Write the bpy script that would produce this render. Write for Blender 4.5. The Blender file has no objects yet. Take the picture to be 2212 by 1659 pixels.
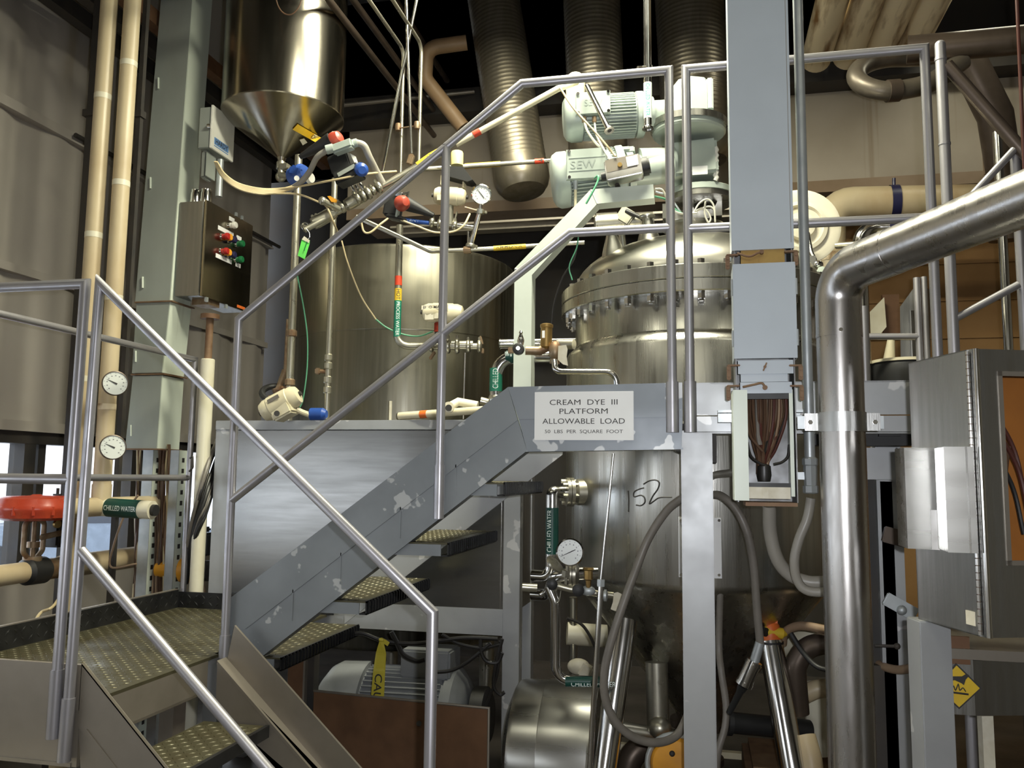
import bpy, bmesh, math, random
from mathutils import Vector as V, Matrix, Quaternion
random.seed(7)
SC = bpy.context.scene
COL = SC.collection

# ------------------------------------------------------------------ camera
W_, H_, FPX = 2212, 1659, 1827.3
YAW, PITCH, ROLL = math.radians(-12.5733), math.radians(6.2305), math.radians(0.6409)
EYE = V((0, 0, 1.6))
_f = V((math.sin(YAW) * math.cos(PITCH), math.cos(YAW) * math.cos(PITCH), math.sin(PITCH)))
_r = V((math.cos(YAW), -math.sin(YAW), 0))
_u = _r.cross(_f)
RT = _r * math.cos(ROLL) + _u * math.sin(ROLL)
UP = _u * math.cos(ROLL) - _r * math.sin(ROLL)
FW = _f
cam_data = bpy.data.cameras.new('camera')
cam = bpy.data.objects.new('camera', cam_data)
COL.objects.link(cam)
cam_data.sensor_width = 36.0
cam_data.lens = 36.0 * FPX / W_
cam_data.clip_start = 0.05
cam.matrix_world = Matrix(((RT.x, UP.x, -FW.x, EYE.x), (RT.y, UP.y, -FW.y, EYE.y), (RT.z, UP.z, -FW.z, EYE.z), (0, 0, 0, 1)))
SC.camera = cam

# ------------------------------------------------------------------ world, lights, exposure
SC.view_settings.view_transform = 'Standard'
SC.view_settings.look = 'None'
SC.view_settings.gamma = 1.0
SC.view_settings.exposure = 0.0
SC.view_settings.use_curve_mapping = False
wd = bpy.data.worlds.new('daylight_sky')
SC.world = wd
wd.use_nodes = True
wd.node_tree.nodes['Background'].inputs[0].default_value = (0.90, 0.95, 1.0, 1)
wd.node_tree.nodes['Background'].inputs[1].default_value = 3.4

def area(name, loc, target, sx, sy, power, col):
    ld = bpy.data.lights.new(name, 'AREA')
    ld.shape = 'RECTANGLE'
    ld.size, ld.size_y, ld.energy, ld.color = sx, sy, power, col
    o = bpy.data.objects.new(name, ld)
    COL.objects.link(o)
    o.location = loc
    o.rotation_euler = (V(target) - V(loc)).to_track_quat('-Z', 'Y').to_euler()
    return o

# the flash beside the lens (hot spots and rail shadows in the photograph show it)
area('camera_flash', EYE + RT * 0.07 + UP * 0.035 + FW * 0.02, EYE + FW * 6 + RT * 0.07, 0.035, 0.02, 39, (0.93, 0.95, 1.0))
# ceiling fluorescents over the reactor and along the aisle
LAMPS = [((-0.35, 3.05, 4.6), 195, 1.2, 0.3), ((-1.0, 4.1, 4.75), 90, 1.2, 0.3), ((-2.4, 0.8, 4.7), 13, 1.2, 0.3),
         ((-0.6, 0.2, 4.6), 13, 1.2, 0.3), ((1.6, 1.0, 4.7), 11, 1.2, 0.3), ((1.6, 5.4, 4.9), 16, 1.2, 0.3), ((0.6, -2.4, 4.6), 26, 1.2, 0.6)]
for i, (lc, pw, sx, sy) in enumerate(LAMPS):
    area('fluorescent_light', lc, (lc[0], lc[1], 0), sx, sy, pw, (1.0, 0.97, 0.76))

# ------------------------------------------------------------------ pixel -> world on a plane of the place
def ray(x, y):
    return FW + RT * ((x - W_ / 2) / FPX) - UP * ((y - H_ / 2) / FPX)
def py(x, y, Y):
    d = ray(x, y); return EYE + d * (Y / d.y)
def px(x, y, X):
    d = ray(x, y); return EYE + d * (X / d.x)
def pz(x, y, Z):
    d = ray(x, y); return EYE + d * ((Z - EYE.z) / d.z)
def pd(x, y, d):
    return EYE + ray(x, y) * d
def pw(n, d):                       # n photo pixels wide at depth d, in metres
    return n * d / FPX

# ------------------------------------------------------------------ mesh builder
def frame_of(d):
    d = d.normalized()
    a = V((0, 0, 1)) if abs(d.z) < 0.9 else V((1, 0, 0))
    s = d.cross(a).normalized()
    return s, s.cross(d).normalized()

class MB:
    def __init__(s):
        s.bm = bmesh.new()
    def box(s, c, size, rot=None, bev=0.0):
        m = Matrix.Translation(V(c))
        if rot is not None:
            m = m @ (rot.to_4x4() if isinstance(rot, Matrix) else rot)
        g = bmesh.ops.create_cube(s.bm, size=1.0, matrix=m @ Matrix.Diagonal((*size, 1)))
        if bev > 0:
            es = set()
            for v in g['verts']:
                es.update(v.link_edges)
            bmesh.ops.bevel(s.bm, geom=list(es), offset=bev, segments=2, affect='EDGES', clamp_overlap=True)
        return s
    def bx(s, x0, x1, y0, y1, z0, z1, bev=0.0):
        return s.box(((x0 + x1) / 2, (y0 + y1) / 2, (z0 + z1) / 2), (abs(x1 - x0), abs(y1 - y0), abs(z1 - z0)), None, bev)
    def prism(s, pts, off):          # polygon pts (3D, planar) extruded by vector off
        off = V(off)
        a = [s.bm.verts.new(V(p)) for p in pts]
        b = [s.bm.verts.new(V(p) + off) for p in pts]
        n = len(pts)
        s.bm.faces.new(a); s.bm.faces.new(b[::-1])
        for i in range(n):
            s.bm.faces.new((a[i], b[i], b[(i + 1) % n], a[(i + 1) % n]))
        return s
    def quad(s, *p):
        s.bm.faces.new([s.bm.verts.new(V(q)) for q in p]); return s
    def lathe(s, prof, o, d=(0, 0, 1), n=32, caps=True, a0=0.0, a1=None):
        # prof: (radius, height along d) pairs
        o, d = V(o), V(d).normalized()
        x, y = frame_of(d)
        full = a1 is None
        m = n if full else n + 1
        rings = []
        for r, h in prof:
            c = o + d * h
            if r < 1e-6:
                rings.append([s.bm.verts.new(c)])
            else:
                ring = []
                for i in range(m):
                    a = 2 * math.pi * i / n if full else a0 + (a1 - a0) * i / n
                    ring.append(s.bm.verts.new(c + (x * math.cos(a) + y * math.sin(a)) * r))
                rings.append(ring)
        for A, B in zip(rings, rings[1:]):
            for i in range(n):
                j = (i + 1) % m
                if len(A) == 1 and len(B) == 1: continue
                if len(A) == 1: s.bm.faces.new((A[0], B[j], B[i]))
                elif len(B) == 1: s.bm.faces.new((A[i], A[j], B[0]))
                else: s.bm.faces.new((A[i], A[j], B[j], B[i]))
        if caps and full:
            for R, fl in ((rings[0], True), (rings[-1], False)):
                if len(R) > 2:
                    s.bm.faces.new(R[::-1] if fl else R)
        return s
    def cyl(s, a, b, r, r2=None, n=20):
        a, b = V(a), V(b)
        L = (b - a).length
        return s.lathe([(r, 0), (r if r2 is None else r2, L)], a, b - a, n)
    def hexp(s, a, b, r):
        return s.cyl(a, b, r, n=6)
    def ball(s, c, r, sc=(1, 1, 1), n=20):
        bmesh.ops.create_uvsphere(s.bm, u_segments=n, v_segments=max(8, n // 2), radius=r,
                                  matrix=Matrix.Translation(V(c)) @ Matrix.Diagonal((*sc, 1)))
        return s
    def torus(s, c, d, R, r, n=28, m=10):
        x, y = frame_of(V(d)); d = V(d).normalized(); c = V(c)
        g = []
        for i in range(n):
            a = 2 * math.pi * i / n
            e = x * math.cos(a) + y * math.sin(a)
            g.append([s.bm.verts.new(c + e * (R + r * math.cos(2 * math.pi * k / m)) + d * r * math.sin(2 * math.pi * k / m)) for k in range(m)])
        for i in range(n):
            for k in range(m):
                A, B = g[i], g[(i + 1) % n]
                s.bm.faces.new((A[k], B[k], B[(k + 1) % m], A[(k + 1) % m]))
        return s
    def tube(s, pts, r, n=12, bend=None, steps=6, caps=True, closed=False):
        # swept round bar through pts; bend = fillet radius at the corners
        P = [V(p) for p in pts]
        if bend and len(P) > 2:
            Q = [P[0]]
            for i in range(1, len(P) - 1):
                a, b, c = P[i - 1], P[i], P[i + 1]
                u, w = (a - b), (c - b)
                lu, lw = u.length, w.length
                u.normalize(); w.normalize()
                ang = u.angle(w, math.pi)
                if ang > math.pi - 0.02:
                    Q.append(b); continue
                t = min(bend / math.tan(ang / 2), lu * 0.49, lw * 0.49)
                rr = t * math.tan(ang / 2)
                cen = b + (u + w).normalized() * (rr / math.sin(ang / 2))
                p0, p1 = b + u * t, b + w * t
                q0, q1 = p0 - cen, p1 - cen
                tot = q0.angle(q1, 0)
                ax = q0.cross(q1)
                if ax.length < 1e-12: Q.append(b); continue
                for k in range(steps + 1):
                    Q.append(cen + Quaternion(ax, tot * k / steps) @ q0)
            Q.append(P[-1]); P = Q
        R = [r] * len(P) if not isinstance(r, (list, tuple)) else list(r)
        T = []
        for i in range(len(P)):
            a = P[max(i - 1, 0)]; b = P[min(i + 1, len(P) - 1)]
            if 0 < i < len(P) - 1:
                t = (P[i] - P[i - 1]).normalized() + (P[i + 1] - P[i]).normalized()
            else:
                t = b - a
            T.append(t.normalized())
        x, _ = frame_of(T[0])
        rings = []
        for i, p in enumerate(P):
            if i:
                q = T[i - 1].rotation_difference(T[i]); x = q @ x
            x = (x - T[i] * x.dot(T[i])).normalized()
            y = T[i].cross(x)
            k = 1.0
            if 0 < i < len(P) - 1:
                k = 1.0 / max(0.5, math.cos((P[i] - P[i - 1]).angle(P[i + 1] - P[i], 0) / 2))
            bis = None
            ring = []
            for j in range(n):
                a = 2 * math.pi * j / n
                e = x * math.cos(a) + y * math.sin(a)
                if k > 1.001:
                    nb = ((P[i] - P[i - 1]).normalized() - (P[i + 1] - P[i]).normalized())
                    if nb.length > 1e-6:
                        nb.normalize(); e = e + nb * e.dot(nb) * (k - 1)
                ring.append(s.bm.verts.new(p + e * R[i]))
            rings.append(ring)
        for A, B in zip(rings, rings[1:]):
            for j in range(n):
                s.bm.faces.new((A[j], A[(j + 1) % n], B[(j + 1) % n], B[j]))
        if caps:
            s.bm.faces.new(rings[0][::-1]); s.bm.faces.new(rings[-1])
        return s

def curve_pts(pts, k=8):             # Catmull-Rom through points, for cables
    P = [V(p) for p in pts]
    P = [P[0] * 2 - P[1]] + P + [P[-1] * 2 - P[-2]]
    out = []
    for i in range(1, len(P) - 2):
        a, b, c, d = P[i - 1:i + 3]
        for j in range(k):
            t = j / k
            out.append(0.5 * ((2 * b) + (c - a) * t + (2 * a - 5 * b + 4 * c - d) * t * t + (3 * b - a - 3 * c + d) * t ** 3))
    out.append(P[-2])
    return out

ORG = {}
def link_mesh(name, mb, mat, parent=None, smooth=0.6):
    bm = mb.bm
    off = ORG.get(parent.name, V((0, 0, 0))) if parent else V((0, 0, 0))
    if off.length > 0:
        bmesh.ops.translate(bm, verts=bm.verts, vec=-off)
    bmesh.ops.recalc_face_normals(bm, faces=bm.faces)
    me = bpy.data.meshes.new(name)
    bm.to_mesh(me); bm.free()
    for p in me.polygons: p.use_smooth = True
    me.set_sharp_from_angle(angle=smooth)
    me.materials.append(mat)
    o = bpy.data.objects.new(name, me)
    COL.objects.link(o)
    if parent:
        o.parent = parent
        ORG[o.name] = off
    return o
def thing(name, label, cat, loc, group=None):
    o = bpy.data.objects.new(name, None)
    COL.objects.link(o)
    o.location = V(loc)
    o.empty_display_size = 0.05
    ORG[o.name] = V(loc)
    o['label'] = label; o['category'] = cat
    if group: o['group'] = group
    return o
# small pieces that belong to a part of the same thing become its sub-parts
SUB = {'lettering': ('marker', 'branch_marker', 'sign_board', 'sticker', 'name_plate', 'strip'), 'pointer': ('dial',), 'scale_mark': ('dial',),
       'flange_bolt': ('pipe_flange',), 'clamp_bolt': ('pipe_clamp',), 'head_bolt': ('upper_flange',), 'flange_nut': ('lower_flange',),
       'plate_rivet': ('identification_plate',), 'case_bolt': ('diaphragm_case',), 'knob_screw': ('knob',), 'bonnet_label': ('bonnet',),
       'written_line': ('card',), 'arrow': ('flow_marker',), 'hinge_knuckle': ('piano_hinge',), 'flange_rim': ('mounting_flange',),
       'window_trim': ('door',), 'slot': ('slotted_face',), 'seam_screw': ('seam_band',), 'leg_collar': ('leg',), 'cover_hinge': ('duct_section',),
       'animal_silhouette': ('face',), 'script_line': ('face',), 'bracket_rib': ('side_bracket',), 'bracket_step': ('side_bracket',), 'bore': ('nozzle', 'ferrule'),
       'wing_nut': ('clamp_joint',), 'indicator': ('body',), 'end_plug': ('body',), 'wing_screw': ('splice_cover',), 'padlock_hasp': ('sleeve',)}
LAST = {}
def part(root, name, mb, mat, label=None, smooth=0.6):
    up = root
    if root.type == 'EMPTY':
        for n in SUB.get(name, ()):
            if (root.name, n) in LAST:
                up = LAST[(root.name, n)]; break
    o = link_mesh(name, mb, mat, up, smooth)
    if root.type == 'EMPTY': LAST[(root.name, name)] = o
    if label: o['label'] = label
    return o
def solo(name, label, cat, mb, mat, group=None, smooth=0.6):
    o = link_mesh(name, mb, mat, None, smooth)
    o['label'] = label; o['category'] = cat
    if group: o['group'] = group
    return o
def struct(name, mb, mat, parent=None):
    o = link_mesh(name, mb, mat, parent)
    if not parent: o['kind'] = 'structure'
    return o

def text_mb(txt, size, o, xdir, ydir, bold=0.0, depth=0.0008, align='CENTER', wrap=None, spacing=1.0, fit=None):
    # lettering as geometry: o = origin, xdir/ydir in-plane; wrap=(axis_point, axis_dir) bends it round a pipe
    cu = bpy.data.curves.new('lettering', 'FONT')
    cu.body = txt; cu.size = 1.0; cu.align_x = align; cu.align_y = 'CENTER'; cu.offset = bold; cu.space_character = spacing
    cu.resolution_u = 3
    ob = bpy.data.objects.new('lettering', cu)
    COL.objects.link(ob)
    dg = bpy.context.evaluated_depsgraph_get()
    me = bpy.data.meshes.new_from_object(ob.evaluated_get(dg))
    bpy.data.objects.remove(ob); bpy.data.curves.remove(cu)
    mb = MB(); mb.bm.from_mesh(me); bpy.data.meshes.remove(me)
    xs = [v.co.x for v in mb.bm.verts]
    k = size
    kx = size if not fit else fit / max(1e-6, max(xs) - min(xs))
    xd, yd = V(xdir).normalized(), V(ydir).normalized()
    nd = xd.cross(yd).normalized()
    if wrap:
        bmesh.ops.subdivide_edges(mb.bm, edges=mb.bm.edges, cuts=1)
    for v in mb.bm.verts:
        a, b = v.co.x * kx, v.co.y * k
        if wrap:
            rad = wrap
            v.co = V(o) + xd * a + yd * (rad * math.sin(b / rad)) + nd * (rad * math.cos(b / rad) - rad)
        else:
            v.co = V(o) + xd * a + yd * b
    return mb
# ------------------------------------------------------------------ materials (all procedural)
def M(name, col, metal=0.0, rough=0.5, col2=None, scale=6.0, st=(1, 1, 1), lo=0.35, hi=0.7, rvar=0.08, bump=0.0, bscale=60.0,
      detail=5.0, chips=None, spec=None, aniso=0.0, coat=0.0, streak=None):
    m = bpy.data.materials.new(name); m.use_nodes = True
    nt = m.node_tree; N, L = nt.nodes, nt.links
    b = N['Principled BSDF']
    b.inputs['Metallic'].default_value = metal
    b.inputs['Roughness'].default_value = rough
    if spec is not None: b.inputs['Specular IOR Level'].default_value = spec
    if coat: b.inputs['Coat Weight'].default_value = coat; b.inputs['Coat Roughness'].default_value = 0.2
    tc = N.new('ShaderNodeTexCoord')
    mp = N.new('ShaderNodeMapping'); L.new(tc.outputs['Object'], mp.inputs[0])
    mp.inputs['Scale'].default_value = st
    no = N.new('ShaderNodeTexNoise'); L.new(mp.outputs[0], no.inputs['Vector'])
    no.inputs['Scale'].default_value = scale; no.inputs['Detail'].default_value = detail
    c1 = (*col, 1); c2 = (*(col2 or tuple(c * 0.8 for c in col)), 1)
    rp = N.new('ShaderNodeValToRGB'); L.new(no.outputs['Fac'], rp.inputs[0])
    rp.color_ramp.elements[0].position = lo; rp.color_ramp.elements[1].position = hi
    rp.color_ramp.elements[0].color = c1; rp.color_ramp.elements[1].color = c2
    out = rp.outputs[0]
    def mixin(fac, colr, out):
        mx = N.new('ShaderNodeMix'); mx.data_type = 'RGBA'
        L.new(fac, mx.inputs[0]); L.new(out, mx.inputs[6]); mx.inputs[7].default_value = (*colr, 1)
        return mx.outputs[2]
    if streak:                        # (colour, stretch, threshold): vertical drips and rust runs
        mp2 = N.new('ShaderNodeMapping'); L.new(tc.outputs['Object'], mp2.inputs[0]); mp2.inputs['Scale'].default_value = streak[1]
        n2 = N.new('ShaderNodeTexNoise'); L.new(mp2.outputs[0], n2.inputs['Vector']); n2.inputs['Scale'].default_value = 1.0; n2.inputs['Detail'].default_value = 4
        r2 = N.new('ShaderNodeMapRange'); L.new(n2.outputs['Fac'], r2.inputs[0])
        r2.inputs[1].default_value = streak[2]; r2.inputs[2].default_value = streak[2] + 0.18
        out = mixin(r2.outputs[0], streak[0], out)
    if chips:                         # (colour, scale, threshold[, height rule z0, z1]): flaked paint
        n3 = N.new('ShaderNodeTexNoise'); L.new(tc.outputs['Object'], n3.inputs['Vector']); n3.inputs['Scale'].default_value = chips[1]; n3.inputs['Detail'].default_value = 3
        fac = n3.outputs['Fac']
        if len(chips) > 3:
            sx = N.new('ShaderNodeSeparateXYZ'); L.new(tc.outputs['Object'], sx.inputs[0])
            rr = N.new('ShaderNodeMapRange'); L.new(sx.outputs[chips[5] if len(chips) > 5 else 2], rr.inputs[0])
            rr.inputs[1].default_value = chips[3]; rr.inputs[2].default_value = chips[4]
            rr.inputs[3].default_value = -0.2; rr.inputs[4].default_value = 0.0
            ad = N.new('ShaderNodeMath'); ad.operation = 'ADD'; L.new(fac, ad.inputs[0]); L.new(rr.outputs[0], ad.inputs[1]); fac = ad.outputs[0]
        r3 = N.new('ShaderNodeMapRange'); L.new(fac, r3.inputs[0])
        r3.inputs[1].default_value = chips[2]; r3.inputs[2].default_value = chips[2] + 0.015
        out = mixin(r3.outputs[0], chips[0], out)
    L.new(out, b.inputs['Base Color'])
    mr = N.new('ShaderNodeMapRange'); L.new(no.outputs['Fac'], mr.inputs[0])
    mr.inputs[1].default_value = 0.3; mr.inputs[2].default_value = 0.7
    mr.inputs[3].default_value = max(0.03, rough - rvar); mr.inputs[4].default_value = min(1, rough + rvar)
    L.new(mr.outputs[0], b.inputs['Roughness'])
    if bump:
        nb = N.new('ShaderNodeTexNoise'); L.new(mp.outputs[0], nb.inputs['Vector']); nb.inputs['Scale'].default_value = bscale; nb.inputs['Detail'].default_value = 2
        bp = N.new('ShaderNodeBump'); L.new(nb.outputs['Fac'], bp.inputs['Height']); bp.inputs['Strength'].default_value = bump; bp.inputs['Distance'].default_value = 0.01
        L.new(bp.outputs[0], b.inputs['Normal'])
    return m

def M_emit(name, col, power):
    m = bpy.data.materials.new(name); m.use_nodes = True
    b = m.node_tree.nodes['Principled BSDF']
    b.inputs['Base Color'].default_value = (*col, 1)
    b.inputs['Emission Color'].default_value = (*col, 1); b.inputs['Emission Strength'].default_value = power
    return m

rail_steel = M('satin_rail_steel', (0.42, 0.41, 0.43), 0.75, 0.40, (0.34, 0.33, 0.35), 9, (1, 1, 1), rvar=0.06)
sheet_steel = M('brushed_stainless_sheet', (0.50, 0.50, 0.49), 1.0, 0.36, (0.40, 0.40, 0.385), 3.0, (14, 14, 0.5), rvar=0.07, bump=0.05, bscale=30)
vessel_steel = M('vessel_stainless', (0.56, 0.55, 0.51), 1.0, 0.30, (0.42, 0.41, 0.37), 3.0, (9, 9, 0.35), rvar=0.08, streak=((0.66, 0.64, 0.58), (16, 16, 0.5), 0.60), bump=0.04, bscale=25)
dome_steel = M('domed_head_stainless', (0.60, 0.585, 0.53), 1.0, 0.32, (0.50, 0.485, 0.43), 4, rvar=0.05)
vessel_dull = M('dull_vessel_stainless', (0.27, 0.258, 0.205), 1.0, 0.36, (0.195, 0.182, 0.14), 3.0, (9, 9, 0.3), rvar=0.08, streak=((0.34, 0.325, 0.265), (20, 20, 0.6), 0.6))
hopper_steel = M('hopper_stainless', (0.36, 0.335, 0.275), 1.0, 0.21, (0.28, 0.255, 0.205), 2.0, (5, 5, 0.4), rvar=0.05)
bright_steel = M('polished_stainless', (0.66, 0.65, 0.63), 1.0, 0.16, (0.56, 0.55, 0.53), 7, rvar=0.05)
clad_steel = M('insulation_cladding', (0.54, 0.52, 0.50), 1.0, 0.29, (0.44, 0.42, 0.40), 5, (6, 6, 1.2), rvar=0.06, bump=0.025, bscale=9)
pipe_steel = M('tarnished_pipe_steel', (0.52, 0.50, 0.42), 0.9, 0.34, (0.36, 0.34, 0.27), 12, rvar=0.1)
galv = M('galvanised_steel', (0.50, 0.53, 0.54), 0.55, 0.45, (0.40, 0.43, 0.44), 14, rvar=0.06)
stair_paint = M('grey_stair_paint', (0.23, 0.248, 0.262), 0.25, 0.42, (0.19, 0.205, 0.218), 5, (1, 1, 1), rvar=0.06, chips=((0.44, 0.45, 0.45), 9.0, 0.635, 0.45, 1.15))
platform_paint = M('chipped_platform_paint', (0.235, 0.255, 0.28), 0.25, 0.42, (0.195, 0.215, 0.235), 5, rvar=0.06, chips=((0.52, 0.53, 0.53), 8.0, 0.60))
frame_paint = M('light_grey_frame_paint', (0.41, 0.42, 0.425), 0.4, 0.42, (0.35, 0.355, 0.36), 6, rvar=0.06, chips=((0.60, 0.60, 0.59), 7, 0.64))
bare_plate = M('bare_grey_plate', (0.27, 0.24, 0.20), 0.5, 0.42, (0.22, 0.195, 0.16), 6, rvar=0.06)
green_paint = M('pale_and_lit_green_enamel', (0.68, 0.74, 0.64), 0.0, 0.38, (0.62, 0.67, 0.57), 3, (1, 1, 0.5), rvar=0.05, streak=((0.36, 0.35, 0.26), (9, 9, 0.6), 0.66))  # on the column side this paler tone carries the light
grey_green = M('grey_and_shaded_green_enamel', (0.33, 0.36, 0.33), 0.1, 0.42, (0.27, 0.29, 0.26), 3, (1, 1, 0.5), rvar=0.05)  # on the column front this darker tone carries the shade
motor_green = M('motor_grey_green_paint', (0.42, 0.475, 0.43), 0.05, 0.36, (0.36, 0.41, 0.37), 7, rvar=0.06)
bracket_paint = M('pale_bracket_paint', (0.62, 0.67, 0.60), 0.05, 0.42, (0.55, 0.60, 0.53), 6, rvar=0.05)
wireway = M('blue_grey_wireway_enamel', (0.46, 0.51, 0.56), 0.0, 0.36, (0.42, 0.465, 0.51), 4, rvar=0.04, streak=((0.30, 0.285, 0.26), (20, 20, 0.4), 0.63))
cream = M('aged_cream_pipe_covering', (0.58, 0.48, 0.31), 0.0, 0.42, (0.42, 0.30, 0.16), 3.0, (1, 1, 0.6), lo=0.45, hi=0.75, rvar=0.06)
cream_clean = M('cream_pipe_covering', (0.74, 0.70, 0.55), 0.0, 0.40, (0.60, 0.53, 0.37), 4, lo=0.5, hi=0.8)
stained = M('stained_insulation', (0.74, 0.62, 0.42), 0.0, 0.55, (0.20, 0.10, 0.03), 5, (3.2, 0.5, 1.6), lo=0.48, hi=0.70)
valve_cream = M('cream_actuator_paint', (0.72, 0.66, 0.48), 0.0, 0.40, (0.62, 0.55, 0.37), 9)
siding = M('left_wall_siding', (0.43, 0.395, 0.35), 0.0, 0.40, (0.37, 0.335, 0.295), 1.6, (1, 1, 1), rvar=0.05, streak=((0.33, 0.28, 0.20), (3, 3, 0.5), 0.62))
wall_cream = M('stained_cream_wall_panel', (0.38, 0.33, 0.265), 0.0, 0.55, (0.33, 0.28, 0.215), 2, rvar=0.05, streak=((0.20, 0.14, 0.08), (13, 13, 0.3), 0.66))
wall_tan = M('tan_block_wall', (0.30, 0.165, 0.06), 0.0, 0.7, (0.23, 0.12, 0.04), 2.5)
soffit_m = M('brown_stained_soffit', (0.30, 0.22, 0.15), 0.0, 0.6, (0.22, 0.15, 0.09), 3)
dark_metal = M('dark_structural_steel', (0.035, 0.033, 0.032), 0.2, 0.6, (0.06, 0.05, 0.04), 5)
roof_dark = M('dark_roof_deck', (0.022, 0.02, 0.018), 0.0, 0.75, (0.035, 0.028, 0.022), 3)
galv_dark = M('dull_galvanised_trough', (0.24, 0.245, 0.25), 0.5, 0.5, (0.17, 0.165, 0.16), 12)
drum_steel = M('smooth_drum_stainless', (0.50, 0.495, 0.47), 1.0, 0.28, (0.46, 0.455, 0.43), 2, (0.4, 8, 8), rvar=0.03)
concrete = M('wet_dark_concrete', (0.07, 0.06, 0.05), 0.0, 0.45, (0.035, 0.03, 0.025), 2, rvar=0.12, bump=0.1)
rear_wall_m = M('rear_wall_paint', (0.42, 0.39, 0.34), 0.0, 0.6)
black_rubber = M('black_rubber', (0.018, 0.018, 0.018), 0.0, 0.5)
black_plate = M('black_tread_plate_paint', (0.014, 0.014, 0.015), 0.2, 0.33, (0.025, 0.025, 0.025), 12)
hose_grey = M('grey_hose', (0.20, 0.18, 0.155), 0.0, 0.45, (0.15, 0.135, 0.115), 14)
hose_light = M('light_grey_flexible_conduit', (0.30, 0.28, 0.24), 0.0, 0.42, (0.29, 0.27, 0.235), 14)
hose_tan = M('tan_rubber_hose', (0.28, 0.19, 0.12), 0.0, 0.5)
deck = M('worn_tread_plate', (0.10, 0.092, 0.055), 0.45, 0.45, (0.06, 0.05, 0.024), 7, rvar=0.12, bump=0.05)
rust = M('rusted_steel', (0.16, 0.085, 0.045), 0.3, 0.65, (0.26, 0.17, 0.10), 14)
rust_fit = M('rusty_fittings', (0.30, 0.23, 0.15), 0.6, 0.5, (0.19, 0.10, 0.05), 20)
copper_sheet = M('brown_sheet_steel', (0.20, 0.105, 0.055), 0.35, 0.48, (0.145, 0.075, 0.04), 9, detail=8)
orange_m = M('orange_interior', (0.40, 0.15, 0.03), 0.0, 0.5)
red_paint = M('red_actuator_paint', (0.46, 0.055, 0.022), 0.0, 0.3, (0.36, 0.035, 0.016), 8)
red_bulb = M('dusty_red_plastic', (0.40, 0.06, 0.035), 0.0, 0.35)
blue_paint = M('blue_paint', (0.025, 0.08, 0.34), 0.0, 0.35)
navy = M('navy_plastic', (0.02, 0.02, 0.07), 0.0, 0.35)
orange_p = M('orange_plastic', (0.75, 0.16, 0.03), 0.0, 0.4)
amber = M('amber_plastic', (0.85, 0.36, 0.03), 0.0, 0.35)
green_p = M('green_plastic', (0.01, 0.16, 0.05), 0.0, 0.35)
red_p = M('red_plastic', (0.40, 0.02, 0.015), 0.0, 0.35)
white_p = M('white_plastic', (0.80, 0.79, 0.72), 0.0, 0.4, (0.72, 0.71, 0.64), 8)
sign_white = M('white_sign_face', (0.80, 0.80, 0.79), 0.0, 0.4, (0.76, 0.76, 0.75), 5)
ink = M('black_lettering', (0.035, 0.032, 0.03), 0.0, 0.6)
ink_white = M('white_lettering', (0.74, 0.82, 0.78), 0.0, 0.5)
yellow_tag = M('yellow_marker', (0.74, 0.50, 0.03), 0.0, 0.45, (0.62, 0.40, 0.03), 12)
red_tape = M('red_marker', (0.68, 0.06, 0.02), 0.0, 0.45)
teal_tag = M('dark_green_marker', (0.004, 0.055, 0.042), 0.0, 0.4)
blue_tag = M('blue_marker', (0.02, 0.08, 0.36), 0.0, 0.4)
lime_tag = M('bright_green_tag', (0.16, 0.80, 0.12), 0.0, 0.5)
paper = M('paper_tag', (0.68, 0.64, 0.52), 0.0, 0.6, (0.58, 0.53, 0.40), 30)
tan_cable = M('tan_cable_jacket', (0.58, 0.47, 0.27), 0.0, 0.5)
white_cable = M('white_cable_jacket', (0.70, 0.68, 0.58), 0.0, 0.45)
green_cable = M('green_wire_jacket', (0.10, 0.36, 0.20), 0.0, 0.45)
wire_brown = M('brown_wire_jacket', (0.07, 0.038, 0.024), 0.0, 0.4, (0.11, 0.058, 0.03), 3)
wire_red = M('red_brown_wire_jacket', (0.085, 0.026, 0.018), 0.0, 0.4)
wire_black = M('black_wire_jacket', (0.02, 0.018, 0.016), 0.0, 0.4)
gauge_face = M('gauge_dial_face', (0.74, 0.77, 0.74), 0.0, 0.4, (0.68, 0.71, 0.68), 4)
duct_m = M('spiral_duct_galvanised', (0.27, 0.24, 0.19), 0.8, 0.40, (0.19, 0.165, 0.12), 4, (4, 4, 0.6), rvar=0.08)
dark_pipe = M('dark_tarnished_pipe', (0.13, 0.10, 0.08), 0.6, 0.4, (0.08, 0.06, 0.045), 6)
brass = M('old_brass', (0.40, 0.27, 0.10), 0.9, 0.4, (0.28, 0.17, 0.06), 18)
snow = M('snowy_ground', (0.80, 0.84, 0.90), 0.0, 0.8, (0.62, 0.66, 0.72), 1.2)
car_white = M('white_car_paint', (0.70, 0.72, 0.74), 0.0, 0.25)
car_grey = M('grey_car_paint', (0.16, 0.19, 0.23), 0.3, 0.3)
glass_dark = M('dark_car_glass', (0.03, 0.035, 0.045), 0.0, 0.1)
bldg = M('distant_pale_building', (0.62, 0.58, 0.56), 0.0, 0.8)
motor_grey = M('grey_motor_paint', (0.24, 0.25, 0.26), 0.1, 0.5, (0.19, 0.20, 0.205), 6)
tape_yellow = M('yellow_warning_tape', (0.62, 0.52, 0.05), 0.0, 0.45)
ivory = M('ivory_manway_cover', (0.72, 0.68, 0.56), 0.0, 0.4, (0.60, 0.55, 0.42), 4)
yellow_g = M('yellow_guard', (0.72, 0.33, 0.02), 0.0, 0.4, (0.55, 0.24, 0.02), 6)
glass_m = bpy.data.materials.new('window_glass'); glass_m.use_nodes = True
_b = glass_m.node_tree.nodes['Principled BSDF']
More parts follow.
